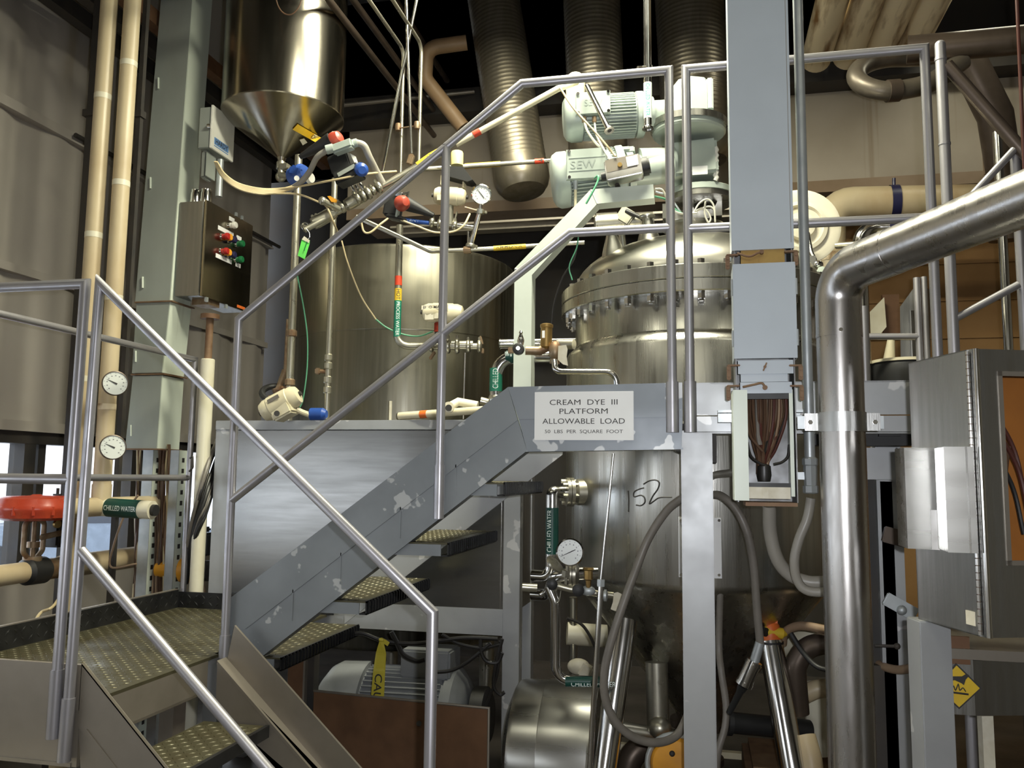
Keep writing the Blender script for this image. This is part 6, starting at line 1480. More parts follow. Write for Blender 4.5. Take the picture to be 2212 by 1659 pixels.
part(hp, 'tag', MB().quad(*w_), paper, 'small pale tag')
solo('hanging_cable', 'thin brown cable loop hanging in front of the hopper top', 'cable', MB().tube(curve_pts([pd(592, -40, 4.75), pd(598, 5, 4.75), pd(612, 28, 4.75), pd(632, 30, 4.75), pd(650, 5, 4.75), pd(656, -40, 4.75)]), 0.004, 8), wire_brown)
def ridged(A, B, r, pitch=0.032):
    A, B = V(A), V(B); L = (B - A).length; prof = []
    n = int(L / pitch)
    for i in range(n):
        h = i * pitch
        prof += [(r, h), (r, h + pitch * 0.6), (r + 0.0018, h + pitch * 0.8)]
    prof.append((r, L))
    return MB().lathe(prof, A, B - A, 40)
DG = 'spiral ducts above the reactor'
for (p0, p1, rpx, d0, d1_, lab) in (((1060, -40), (1128, 395), 59, 6.4, 6.0, 'leftmost round spiral duct, ending in front of the cream bulkhead'), ((1276, -40), (1292, 330), 62, 6.3, 6.15, 'middle round spiral duct behind the upper gearmotor'), ((1486, -40), (1508, 330), 74, 6.3, 6.15, 'rightmost round spiral duct beside the wide wireway')):
    A_, B_ = pd(*p0, d0), pd(*p1, d1_)
    dd_ = (B_ - A_).normalized()
    A2 = A_ - dd_ * ((6.2 - A_.z) / -dd_.z if dd_.z < 0 else 0)
    t = thing('spiral_duct', lab, 'duct', B_, DG)
    part(t, 'duct_run', ridged(A2, B_, pw(rpx, d1_)), duct_m)
    part(t, 'end_collar', MB().lathe([(pw(rpx, d1_) + 0.006, -0.14), (pw(rpx, d1_) + 0.006, -0.02), (pw(rpx, d1_) - 0.01, 0.03), (pw(rpx, d1_) * 0.8, 0.07), (0, 0.09)], B_, dd_, 40), duct_m)
solo('far_pipe', 'faint tan insulated pipe with elbow in the dark roof space', 'pipe', MB().tube([pd(1008, 92, 6.3), pd(922, 104, 6.3), pd(918, 170, 6.3), pd(1000, 275, 6.3)], 0.055, 20, bend=0.1), M('dim_tan_insulation', (0.34, 0.22, 0.12), 0, 0.5))
solo('far_rod', 'faint horizontal pipe crossing the dark roof space', 'pipe', MB().cyl(pd(735, 228, 6.8), pd(1025, 198, 6.8), 0.016, n=10), bare_plate)
RGp = 'dark pipes crossing the roof space'
for i, (a, b, lab) in enumerate((((740, 30), (850, 120), 'long dark roof pipe leaving the hopper, upper one'), ((755, 60), (850, 180), 'long dark roof pipe leaving the hopper, lower one'), ((835, 0), (880, 40), 'short dark roof pipe beside the hanging rods'))):
    B_ = pd(*b, 6.0)
    solo('roof_conduit', lab, 'pipe', MB().cyl(V((B_.x, 1.6, B_.z)), V((B_.x, 6.35, B_.z)), 0.022, n=12), dark_pipe, RGp)
# hanger rods and small vertical pipes over the tank
RR = 'thin steel rods above the tank'
def rod(lab, p0, p1, r, mat=bright_steel, name='steel_rod', grp=RR, up=False):
    A_, B_ = pd(*p0), pd(*p1)
    if up: A_ = V((B_.x + (A_.x - B_.x) * 1.15, B_.y + (A_.y - B_.y) * 1.15, B_.z + (A_.z - B_.z) * 1.15))
    return solo(name, lab, 'rod', MB().cyl(A_, B_, r, n=12), mat, grp)
rod('slanting bright rod rising from the valve line to the roof', (904, -20, 4.6), (826, 372, 4.6), 0.009, up=True)
rod('bright vertical rod rising to the roof in front of its brown clip', (877, -20, 4.55), (889, 332, 4.55), 0.008, up=True)
for (a, b, r_, lab) in (((901, 82, 4.7), (900, 366, 4.7), 0.010, 'vertical steel tube right of the brown clip, bending away at the top'), ((861, 92, 4.75), (857, 400, 4.75), 0.010, 'vertical steel tube meeting the foot of the slanting rod')):
    A_, B_ = pd(*a), pd(*b)
    A_.y = B_.y; B_.x = A_.x
    solo('steel_tube', lab, 'pipe', MB().tube([B_, A_, V((A_.x, 1.6, A_.z))], r_, 12, bend=0.06), pipe_steel, RR)
solo('rod_clip', 'rusty brown clip at the foot of the bright rod', 'clip', MB().box(pd(887, 345, 4.55), (0.03, 0.03, 0.06), Matrix.Rotation(0.3, 3, 'Y'), 0.006), rust_fit)
solo('tube_coupler', 'small couplers linking two vertical tubes above the tank', 'coupler', MB().lathe([(0.016, -0.02), (0.019, 0), (0.016, 0.02)], pd(860, 275, 4.75), (0, 0, 1), 12).lathe([(0.016, -0.02), (0.019, 0), (0.016, 0.02)], pd(901, 271, 4.7), (0, 0, 1), 12).cyl(pd(862, 277, 4.74), pd(899, 272, 4.7), 0.004, n=8), rust_fit)

# ---- pipe lines at the tank
def triclamp(m, c, ax, r):
    m.lathe([(r, -0.014), (r * 1.5, -0.010), (r * 1.7, -0.004), (r * 1.7, 0.004), (r * 1.5, 0.010), (r, 0.014)], c, ax, 20)
    s, u = frame_of(V(ax))
    m.box(V(c) + u * r * 2.0, (0.012, 0.018, r * 1.0), None, 0.003)
    return m
hw = thing('process_water_pipe', 'steel pipe with red, yellow and green markers down the tank front', 'pipe', pd(857, 735, 4.7))
dW = 4.7
W0, W1, W2 = pd(857, 478, dW), pd(857, 748, dW), pd(1035, 745, dW)
W0.x = W1.x; W0.y = W1.y
rW = pw(7.5, dW)
part(hw, 'tube', MB().tube([W0, W1, V((W2.x, W2.y, W1.z + 0.004))], rW, 16, bend=0.07), pipe_steel)
zz = lambda y: py(857, y, W1.y).z
for (y0, y1, m, lab) in ((597, 617, red_tape, 'red band'), (624, 650, yellow_tag, 'yellow marker'), (650, 728, M('bright_green_marker', (0.01, 0.20, 0.12), 0, 0.4), 'green marker')):
    part(hw, 'marker', MB().cyl((W1.x, W1.y, zz(y1)), (W1.x, W1.y, zz(y0)), rW + 0.0012, n=18), m, lab)
for txt, y, fit, m, sz in (('HOT', 637, 0.058, ink, 0.03), ('PROCESS WATER', 689, 0.19, ink_white, 0.03)):
    part(hw, 'lettering', text_mb(txt, sz, V((W1.x, W1.y, zz(y))) + V((0.37, -0.93, 0)) * (rW + 0.0016), (0, 0, -1), (0.93, 0.37, 0), 0.008, fit=fit, wrap=rW + 0.0016), m)
m_ = MB()
for x in (932, 968, 988, 1012, 1036):
    part(hw, 'clamp_joint', triclamp(MB(), V((pd(x, 745, dW).x, pd(x, 745, dW).y, W1.z + 0.004)), (W2 - W1), rW * (1.3 if x in (968, 988) else 1.1)), pipe_steel)
m_ = MB().lathe([(rW * 1.15, 0), (rW * 1.15, 0.12)], pd(975, 745, dW), (W2 - W1), 16)
part(hw, 'valve_body', m_, pipe_steel)
part(hw, 'wing_nut', MB().box(pd(934, 768, dW - 0.03), (0.02, 0.012, 0.05), Matrix.Rotation(0.6, 3, 'Y'), 0.004).box(pd(1040, 735, dW), (0.012, 0.012, 0.05), Matrix.Rotation(-0.3, 3, 'Y'), 0.003).box(pd(1043, 758, dW), (0.014, 0.014, 0.03), None, 0.003), rust_fit)
part(hw, 'drip_tube', MB().cyl(pd(1005, 762, dW), pd(1001, 905, dW), 0.0045, n=8), bright_steel)
def actuator(name, label, cat, c, ax, L, R, mat, capm=None):
    t = thing(name, label, cat, c)
    ax = V(ax).normalized(); a = V(c) - ax * L / 2
    part(t, 'body', MB().lathe([(R * 0.55, 0), (R * 0.8, 0.006), (R, L * 0.14), (R, L * 0.24), (R * 1.06, L * 0.26), (R * 1.06, L * 0.74), (R, L * 0.76), (R, L * 0.86), (R * 0.8, L - 0.006), (R * 0.55, L)], a, ax, 24), mat)
    part(t, 'end_plug', MB().cyl(a - ax * 0.012, a + ax * 0.004, R * 0.22, n=10), ink, 'black end plug')
    part(t, 'end_plug', MB().cyl(a + ax * (L - 0.004), a + ax * (L + 0.012), R * 0.22, n=10), ink, 'black end plug')
    return t, ax
A1 = pd(957, 676, 4.62)
t, ax = actuator('valve_actuator', 'cream pneumatic actuator over the tank-side valve behind the handrail', 'actuator', A1, (1, 0.15, -0.03), pw(88, 4.62), pw(20, 4.62), valve_cream)
part(t, 'name_plate', MB().box(A1 + V((-0.03, -pw(21.8, 4.62), 0.022)), (0.15, 0.003, 0.024)), paper)
part(t, 'lettering', text_mb('EL-O-MATIC', 0.02, A1 + V((-0.03, -pw(21.8, 4.62) - 0.0024, 0.022)), (1, 0, 0), (0, 0, 1), 0.006, fit=0.13), ink)
part(t, 'data_label', MB().box(A1 + V((-0.06, -pw(21.6, 4.62), -0.025)), (0.05, 0.003, 0.04)).box(A1 + V((-0.015, -pw(21.6, 4.62), -0.025)), (0.035, 0.003, 0.03)), paper)
part(t, 'bracket', MB().box(pd(950, 708, 4.62), (0.05, 0.05, 0.055), None, 0.004), red_paint, 'red mounting bracket')
part(t, 'base', MB().box(pd(952, 722, 4.62), (0.055, 0.055, 0.03), None, 0.006), ink)
part(t, 'indicator', MB().cyl(pd(952, 656, 4.62), pd(952, 650, 4.62), 0.012, n=10), ink)
A2 = pd(972, 424, 4.6)
t, ax = actuator('valve_actuator', 'cream pneumatic actuator under the yellow beacon above the tank', 'actuator', A2, (1, 0.15, -0.07), pw(70, 4.6), pw(19, 4.6), valve_cream)
part(t, 'bracket', MB().box(pd(956, 392, 4.6), (0.008, 0.05, 0.05)).box(pd(1003, 398, 4.6), (0.008, 0.05, 0.05)).box(pd(980, 383, 4.6), (0.13, 0.05, 0.008)), valve_cream)
part(t, 'switch_box', MB().prism([pd(x, y, 4.55) for x, y in ((960, 358), (1000, 360), (1021, 388), (1010, 392), (958, 378))], (0, 0.09, 0)), black_rubber, 'black switch box')
part(t, 'beacon', MB().lathe([(0.034, 0), (0.034, 0.07), (0.03, 0.078), (0, 0.08)], pd(987, 358, 4.6), (0, 0, 1), 24), M('yellow_beacon_plastic', (0.80, 0.72, 0.32), 0, 0.35), 'pale yellow beacon')
part(t, 'pull_rod', MB().cyl(pd(1004, 448, 4.56), pd(1030, 455, 4.56), 0.006, n=8), rust_fit)
part(t, 'red_tag', MB().box(pd(955, 448, 4.58), (0.014, 0.006, 0.05)), red_tape)
part(t, 'data_label', MB().box(pd(952, 426, 4.54), (0.04, 0.004, 0.03)), paper)
part(t, 'valve_stem', MB().cyl(pd(972, 444, 4.6), pd(972, 486, 4.6), 0.02, n=12), pipe_steel)
# pressure gauge on slanting tube
gg = pd(1040, 420, 4.55)
gn = (EYE - gg).normalized()
def gauge(name, label, g, n_, R_, case, needle=(0.7, -0.7), grp=None):
    t = thing(name, label, 'gauge', g, grp)
    part(t, 'case', MB().lathe([(0.01, -0.04), (R_ * 0.9, -0.035), (R_, -0.01), (R_, 0.004), (R_ * 0.9, 0.008), (R_ * 0.88, 0.0)], g, n_, 40), case)
    part(t, 'dial', MB().lathe([(R_ * 0.89, -0.002), (R_ * 0.89, 0.0015), (0, 0.0015)], g, n_, 40), gauge_face)
    s_ = V((0, 0, 1)).cross(n_).normalized(); u_ = n_.cross(s_)
    if s_.x < 0: s_ = -s_
    m_ = MB()
    for i in range(11):
        a = math.radians(225 - 27 * i); e_ = s_ * math.cos(a) + u_ * math.sin(a)
        m_.box(g + e_ * R_ * 0.78 + n_ * 0.002, (R_ * 0.1, R_ * 0.03, 0.0006), Matrix((e_, n_.cross(e_), n_)).transposed())
        m_.box(g + e_ * R_ * 0.58 + n_ * 0.002, (R_ * 0.07, R_ * 0.09, 0.0006), Matrix((s_, u_, n_)).transposed())
    part(t, 'scale_mark', m_, motor_grey, 'grey scale marks')
    d_ = (s_ * needle[0] + u_ * needle[1]).normalized(); w_ = n_.cross(d_)
    b_ = g + n_ * 0.003
    part(t, 'pointer', MB().prism([b_ - d_ * R_ * 0.75 + w_ * R_ * 0.012, b_ + d_ * R_ * 0.15 + w_ * R_ * 0.035, b_ + d_ * R_ * 0.45 + w_ * R_ * 0.025, b_ + d_ * R_ * 0.45 - w_ * R_ * 0.025, b_ + d_ * R_ * 0.15 - w_ * R_ * 0.035, b_ - d_ * R_ * 0.75 - w_ * R_ * 0.012], n_ * 0.001), ink)
    return t
t = gauge('pressure_gauge', 'bright round pressure gauge above the tank rim', gg, gn, pw(22, 4.55), bright_steel, (0.6, -0.75))
part(t, 'socket', MB().cyl(pd(1038, 441, 4.56), pd(1037, 458, 4.56), 0.009, n=10).hexp(pd(1037, 452, 4.56), pd(1037, 462, 4.56), 0.016), bright_steel)
sl = thing('slanting_tube', 'bright slanting steel tube from tank rim to the gauge', 'pipe', pd(1018, 535, 4.6))
part(sl, 'tube', MB().cyl(pd(1036, 458, 4.58), pd(1017, 530, 4.62), 0.0155, n=18), bright_steel)
part(sl, 'clamp', triclamp(MB(), pd(1037, 457, 4.58), (0.2, 0, 1), 0.017), pipe_steel)
part(sl, 'clamp', triclamp(MB(), pd(1017, 531, 4.62), (0.2, 0, 1), 0.017), pipe_steel)
part(sl, 'branch', MB().cyl(pd(980, 485, 4.6), pd(1030, 492, 4.6), 0.012, n=14), bright_steel)
part(sl, 'drop', MB().cyl(pd(1012, 500, 4.62), pd(1012, 526, 4.62), 0.008, n=10), bright_steel)
vt = thing('vent_line', 'short steel line with blue marker at the tank lid', 'pipe', pd(905, 480, 4.6))
v0, v1 = pd(866, 474, 4.6), pd(1028, 494, 4.6)
vd = (v1 - v0).normalized()
part(vt, 'tube', MB().cyl(v0, v1, 0.011, n=14), pipe_steel)
part(vt, 'marker', MB().cyl(v0 + vd * 0.02, v0 + vd * 0.17, 0.0122, n=16), blue_tag, 'blue marker')
part(vt, 'lettering', text_mb('VENT', 0.02, v0 + vd * 0.068 + V((0, -0.0125, 0)), vd, (0, 0, 1), 0.01, fit=0.075, wrap=0.0125), ink_white)
m_ = MB()
for x, y in ((933, 480), (950, 484), (982, 487)): part(vt, 'clamp_joint', triclamp(MB(), pd(x, y, 4.6), vd, 0.017), pipe_steel)
part(vt, 'clamp_handle', MB().box(pd(934, 470, 4.6), (0.02, 0.02, 0.06), None, 0.005), pipe_steel)
part(vt, 'clamp_handle', MB().box(pd(984, 470, 4.6), (0.008, 0.012, 0.07), Matrix.Rotation(0.25, 3, 'Y'), 0.003), pipe_steel)
part(vt, 'clamp_handle', MB().box(pd(978, 470, 4.6), (0.008, 0.012, 0.06), Matrix.Rotation(-0.25, 3, 'Y'), 0.003), pipe_steel)
lp = thing('ammonia_line', 'steel tube crossing the tank top with yellow AMMONIA marker', 'pipe', pd(1095, 535, 4.62))
l0, l1, l2, l3 = pd(770, 468, 4.7), pd(930, 543, 4.62), pd(1062, 537, 4.62), pd(1262, 524, 4.62)
part(lp, 'tube', MB().tube([l0, l1, l2, l3], 0.0125, 14, bend=0.05), pipe_steel)
ld_ = (l3 - l2).normalized()
ma, mb_ = pd(1066, 536.7, 4.62), pd(1136, 532, 4.62)
part(lp, 'marker', MB().cyl(ma, mb_, 0.0138, n=16), yellow_tag, 'yellow marker')
part(lp, 'lettering', text_mb('AMMONIA', 0.024, (ma + mb_) / 2 + V((0, -0.0142, 0)), (mb_ - ma), (0, 0, 1), 0.012, fit=0.145, wrap=0.0142), ink)
part(lp, 'coupling', MB().lathe([(0.02, -0.02), (0.022, 0), (0.02, 0.02)], pd(1010, 540, 4.62), (1, 0, 0), 10), rust_fit)
ng = thing('nitrogen_line', 'steel tube behind the stair post with yellow NITROGEN marker', 'pipe', pd(1040, 357, 4.75))
n0, n1 = pd(899, 366.5, 4.70), pd(1215, 345, 4.78)
part(ng, 'tube', MB().cyl(n0, n1, 0.0125, n=14), pipe_steel)
na, nb = pd(1004, 359.2, 4.75), pd(1081, 354, 4.75)
part(ng, 'marker', MB().cyl(na, nb, 0.0152, n=16), yellow_tag, 'yellow marker')
part(ng, 'lettering', text_mb('NITROGEN', 0.026, (na + nb) / 2 + V((0, -0.0156, 0)), (nb - na), (0, 0, 1), 0.008, fit=0.145, wrap=0.0156), ink)
ra, rb = pd(1155, 348.8, 4.75), pd(1175, 347.4, 4.75)
part(ng, 'flow_marker', MB().cyl(ra, rb, 0.0148, n=16), red_tape, 'red flow marker')
part(ng, 'arrow', MB().box((ra + rb) / 2 + V((0, -0.0152, 0)), (0.03, 0.001, 0.004)).prism([(ra + rb) / 2 + V((0.012, -0.0152, 0.009)), (ra + rb) / 2 + V((0.024, -0.0152, 0)), (ra + rb) / 2 + V((0.012, -0.0152, -0.009))], (0, -0.001, 0)), ink)
yt = thing('yellow_marked_pipe', 'yellow marked pipe slanting just behind the handrail', 'pipe', pd(925, 340, 4.4))
part(yt, 'tube', MB().tube([pd(902, 358, 4.4), pd(930, 338, 4.4), pd(948, 328, 4.4)], 0.019, 14), yellow_tag)
part(yt, 'lettering', text_mb('AM', 0.03, pd(924, 342, 4.38), (0.8, 0, 0.6), (-0.6, 0, 0.8), 0.01, fit=0.05), ink)
# vertical pipes on the left of the tank
VG = 'vertical pipes left of the tank'
for (xt, yt_, xb, yb, d, r, lab, fits) in ((655, 335, 641, 880, 4.85, 0.021, 'vertical steel pipe at the tank left edge', (720, 826, 850)), (730, 385, 722, 900, 4.8, 0.017, 'second vertical steel pipe, standing before the tank', (772, 790, 820, 842))):
    A_, B_ = pd(xt, yt_, d), pd(xb, yb, d)
    x = (A_.x + B_.x) / 2
    t = thing('vertical_line', lab, 'pipe', (x, A_.y, 0), VG)
    part(t, 'tube', MB().cyl((x, A_.y, 1.88), (x, A_.y, A_.z), r, n=16), pipe_steel)
    for y in fits: part(t, 'coupling', MB().lathe([(r * 1.05, -0.02), (r * 1.4, -0.014), (r * 1.4, 0.014), (r * 1.05, 0.02)], (x, A_.y, py(xb, y, A_.y).z), (0, 0, 1), 10), rust_fit if 'second' not in lab else pipe_steel)
    yy = fits[1] + 12
    part(t, 'bleed_valve', MB().cyl((x - 0.05, A_.y - 0.01, py(xb, yy, A_.y).z), (x, A_.y, py(xb, yy, A_.y).z), 0.012, n=10).box((x - 0.055, A_.y - 0.012, py(xb, yy, A_.y).z), (0.03, 0.03, 0.035), None, 0.006), rust_fit)
for pts, m, r_, lab in (([(738, 520), (752, 570), (780, 640), (812, 690)], tan_cable, 0.0045, 'thin tan air tube hanging across the tank face'), ([(812, 690), (836, 708), (870, 722), (905, 726), (935, 716)], green_cable, 0.0045, 'thin green air tube curving to the tank-side actuator'), ([(640, 585), (655, 660), (664, 730), (663, 800), (655, 860), (648, 880)], green_cable, 0.004, 'thin green air tube beside the leftmost tank pipe')):
    solo('air_tube', lab, 'tube', MB().tube(curve_pts([pd(x, y, 4.72) for x, y in pts]), r_, 8), m, 'air tubes around the tank')
# actuator resting on the bench
A3 = pd(606, 874, 4.55); A3.z = max(A3.z, 1.89 + 0.085)
t, ax = actuator('valve_actuator', 'cream actuator tilted on the bench end beside the black wheel', 'actuator', A3, (1, 0.1, 0.52), pw(92, 4.55), pw(24, 4.55), valve_cream)
part(t, 'data_plate', MB().box(A3 + V((-0.01, -0.066, 0.02)), (0.07, 0.004, 0.02), Matrix.Rotation(-0.48, 3, 'Y')), bare_plate)
part(t, 'port', MB().cyl(pd(598, 893, 4.47), pd(598, 893, 4.50), 0.015, n=14), ink, 'black round port')
part(t, 'body_block', MB().box(A3 + V((0.02, 0, -0.03)), (0.12, 0.11, 0.10), Matrix.Rotation(-0.48, 3, 'Y'), 0.01), valve_cream)
hwh = thing('hand_wheel', 'black handwheel behind the tilted cream actuator', 'wheel', pd(600, 848, 4.75))
part(hwh, 'rim', MB().torus(pd(600, 852, 4.75), (0.35, -0.5, 0.8), 0.085, 0.018), black_rubber)
part(hwh, 'hub', MB().cyl(pd(604, 860, 4.75), pd(596, 838, 4.75), 0.025, n=12).cyl(pd(580, 858, 4.74), pd(622, 848, 4.76), 0.01, n=8), rust_fit)
part(hwh, 'stem', MB().cyl(pd(600, 845, 4.76), pd(616, 800, 4.8), 0.018, n=12).cyl(pd(616, 800, 4.8), pd(622, 690, 4.85), 0.01, n=10), rust_fit)
bl_ = pd(668, 892, 4.6); bl_.z = 1.91
solo('blue_fitting', 'dark blue pipe fitting lying on the bench lid', 'fitting', MB().lathe([(0.02, 0), (0.034, 0.01), (0.034, 0.08), (0.02, 0.1)], bl_ - V((0.0, 0, -0.014)), (1, 0.05, 0), 18), blue_tag)
solo('short_hose', 'short cream hose end lying between actuator and blue fitting', 'hose', MB().tube(curve_pts([pd(640, 884, 4.55), pd(652, 890, 4.56), pd(668, 896, 4.58)]), 0.015, 10), valve_cream)
bpz = thing('bench_pipe', 'cream pipe with orange band lying along the bench lid', 'pipe', pd(960, 895, 4.45))
b0, b1 = pd(862, 903, 4.5), pd(1062, 884, 4.3); b0.z = max(b0.z, 1.912); b1.z = max(b1.z, 1.93)
part(bpz, 'tube', MB().tube([b0, b1], 0.02, 16), valve_cream)
bd = (b1 - b0).normalized()
part(bpz, 'band', MB().cyl(b0 + bd * 0.13, b0 + bd * 0.17, 0.0212, n=16), orange_p, 'orange band')
solo('lid_peg', 'small pale peg standing on the bench lid', 'peg', MB().bx(py(843, 880, 4.3).x - 0.006, py(843, 880, 4.3).x + 0.006, 4.30, 4.31, 1.885, py(843, 866, 4.30).z), paper)
el = thing('hose_elbow', 'pale round elbow fitting at the right of the bench lid', 'fitting', pd(975, 880, 4.4))
part(el, 'elbow', MB().tube([pd(968, 882, 4.36), pd(975, 876, 4.4), pd(990, 868, 4.42), pd(1032, 876, 4.4)], 0.022, 14).lathe([(0.028, 0), (0.028, 0.02)], pd(970, 880, 4.35), (0.2, -1, 0), 16), cream_clean)
part(el, 'mouth', MB().cyl(pd(969, 881, 4.322), pd(969, 881, 4.34), 0.017, n=16), ink)

# ---- valve line under the hopper
vl = thing('valve_line', 'slanting line of steel fittings below the hopper', 'pipe', pd(740, 440, 4.4))
f0, f1, f2 = pd(657, 497, 4.3), pd(815, 408, 4.45), pd(905, 357, 4.5)
fd = (f2 - f0).normalized()
part(vl, 'tube', MB().tube([f0, pd(740, 452, 4.38), f1, f2, pd(960, 330, 4.5)], 0.016, 16), pipe_steel)
m_ = MB()
for (x, y, r_) in ((660, 494, 0.018), (683, 480, 0.028), (690, 476, 0.026), (722, 455, 0.024), (738, 448, 0.030), (772, 430, 0.030), (784, 424, 0.030), (795, 418, 0.032), (806, 412, 0.024), (818, 405, 0.03)):
    part(vl, 'clamp_joint', triclamp(MB(), pd(x, y, 4.38), fd, r_ * 0.62), pipe_steel)
m_ = MB().lathe([(0.03, 0), (0.034, 0.02), (0.034, 0.11), (0.03, 0.13)], pd(676, 484, 4.34), fd, 20).lathe([(0.03, 0), (0.033, 0.02), (0.033, 0.10), (0.028, 0.12)], pd(748, 444, 4.38), fd, 20)
m_.cyl(pd(700, 435, 4.3), pd(732, 452, 4.36), 0.018, n=14).ball(pd(697, 434, 4.3), 0.022)
part(vl, 'valve_body', m_, pipe_steel)
part(vl, 'support_stem', MB().cyl(pd(768, 400, 4.42), pd(782, 424, 4.42), 0.009, n=10).cyl(pd(760, 402, 4.42), pd(772, 430, 4.42), 0.009, n=10).cyl(pd(778, 396, 4.42), pd(792, 416, 4.42), 0.009, n=10), bright_steel)
part(vl, 'handle', MB().prism([pd(x, y, 4.3) for x, y in ((707, 424), (713, 423), (727, 431), (724, 437), (716, 436))], (0, 0.012, 0)), yellow_g, 'yellow lever handle')
part(vl, 'hook', MB().torus(pd(659, 488, 4.3), (0.4, -1, 0.2), 0.018, 0.004, 20, 6), bright_steel)
tg = thing('paper_tag', 'bright green tag hanging at the end of the valve line', 'tag', pd(656, 536, 4.28))
gp = [pd(x, y, 4.28) for x, y in ((643, 552), (652, 517), (657, 510), (669, 519), (668, 528), (658, 560))]
part(tg, 'card', MB().prism(gp, (0, 0.002, 0)), lime_tag)
part(tg, 'card_end', MB().prism([pd(x, y, 4.277) for x, y in ((652, 517), (657, 510), (669, 519), (667, 525))], (0, 0.001, 0)), paper)
part(tg, 'written_line', MB().box(pd(660, 532, 4.276), (0.004, 0.001, 0.05), Matrix.Rotation(0.3, 3, 'Y')), green_p)
part(tg, 'wire', MB().tube(curve_pts([pd(660, 492, 4.29), pd(668, 503, 4.29), pd(668, 514, 4.28), pd(661, 516, 4.28)]), 0.0018, 6), bright_steel)
bm = thing('blue_valve_motor', 'blue motorised valve at the hopper outlet', 'valve', pd(642, 378, 4.6))
part(bm, 'housing', MB().lathe([(0.035, -0.06), (0.05, -0.045), (0.054, 0.03), (0.04, 0.05)], pd(645, 378, 4.55), (0.9, -0.3, 0.1), 20).box(pd(640, 372, 4.52), (0.07, 0.06, 0.06), Matrix.Rotation(0.3, 3, 'Y'), 0.012), blue_paint)
part(bm, 'cap', MB().lathe([(0.012, 0), (0.03, 0.01), (0.026, 0.03)], pd(664, 386, 4.52), (1, -0.3, 0), 16), white_p, 'white end cap')
part(bm, 'bracket', MB().box(pd(616, 361, 4.62), (0.05, 0.05, 0.03), None, 0.004).cyl(pd(606, 378, 4.7), pd(630, 380, 4.58), 0.016, n=12), pipe_steel)
part(bm, 'port', MB().cyl(pd(641, 385, 4.47), pd(641, 385, 4.50), 0.014, n=14), white_p)
ph = thing('limit_switch', 'black limit switch with orange dome and conduit above the valve line', 'switch', pd(735, 330, 4.35))
part(ph, 'cone_guard', MB().lathe([(0.012, -0.19), (0.04, -0.03), (0.045, 0.0)], pd(716, 305, 4.40), (0.85, 0.0, 0.35), 20), black_rubber)
part(ph, 'dome', MB().lathe([(0.042, 0), (0.04, 0.02), (0.03, 0.04), (0, 0.052)], pd(722, 303, 4.36), (0.8, -0.3, 0.3), 20), red_bulb, 'orange-red dome')
part(ph, 'conduit_fitting', MB().box(pd(742, 318, 4.28), (0.115, 0.06, 0.05), Matrix.Rotation(-0.28, 3, 'Y'), 0.01).cyl(pd(705, 324, 4.28), pd(720, 320, 4.28), 0.024, n=14).cyl(pd(764, 310, 4.28), pd(772, 308, 4.28), 0.022, n=14), motor_green)
part(ph, 'conduit', MB().tube(curve_pts([pd(768, 308, 4.28), pd(786, 315, 4.29), pd(798, 340, 4.32), pd(812, 368, 4.38), pd(826, 395, 4.42)]), 0.018, 12), hose_light)
part(ph, 'conduit', MB().tube(curve_pts([pd(708, 324, 4.28), pd(685, 340, 4.3), pd(668, 372, 4.35), pd(648, 395, 4.42), pd(622, 412, 4.5)]), 0.015, 12), hose_light)
part(ph, 'solenoid', MB().box(pd(738, 355, 4.36), (0.11, 0.08, 0.10), Matrix.Rotation(-0.35, 3, 'Y'), 0.006).box(pd(755, 380, 4.34), (0.14, 0.09, 0.07), Matrix.Rotation(-0.35, 3, 'Y'), 0.006), black_rubber)
part(ph, 'name_strip', MB().box(pd(748, 368, 4.29), (0.10, 0.003, 0.022), Matrix.Rotation(-0.45, 3, 'Y')), grey_green)
part(ph, 'white_vane', MB().prism([pd(x, y, 4.3) for x, y in ((756, 331), (768, 338), (773, 352), (766, 352))], (0, 0.004, 0)), white_p)
part(ph, 'blue_cap', MB().lathe([(0.02, -0.03), (0.034, -0.02), (0.034, 0.02), (0.02, 0.03)], pd(780, 366, 4.28), (0.5, -0.7, -0.4), 20), blue_paint, 'dark blue cap')
rb_ = thing('limit_switch', 'black switch housing with round red dome beside the VENT marker', 'switch', pd(860, 445, 4.45))
part(rb_, 'housing', MB().box(pd(850, 448, 4.5), (0.085, 0.08, 0.11), Matrix.Rotation(0.15, 3, 'Y'), 0.01), black_rubber)
part(rb_, 'face_plate', MB().box(pd(861, 448, 4.45), (0.012, 0.03, 0.11), Matrix.Rotation(0.15, 3, 'Y'), 0.002), motor_green)
part(rb_, 'dome', MB().lathe([(0.042, 0), (0.042, 0.008), (0.038, 0.03), (0.02, 0.05), (0, 0.054)], pd(866, 440, 4.44), (0.75, -0.6, -0.05), 24), red_bulb, 'round red dome')
part(rb_, 'cone_guard', MB().lathe([(0.04, 0), (0.012, 0.16)], pd(878, 440, 4.58), (0.85, 0.25, -0.36), 20), black_rubber)
part(rb_, 'bracket', MB().tube([pd(868, 418, 4.46), pd(882, 416, 4.46), pd(878, 428, 4.46)], 0.006, 8).box(pd(862, 420, 4.46), (0.04, 0.03, 0.02), None, 0.003), bright_steel)
part(rb_, 'bottom_rim', MB().box(pd(858, 472, 4.48), (0.10, 0.08, 0.02), Matrix.Rotation(0.25, 3, 'Y'), 0.006), black_rubber)
TG = 'tan signal cables at the hopper'
random.seed(2)
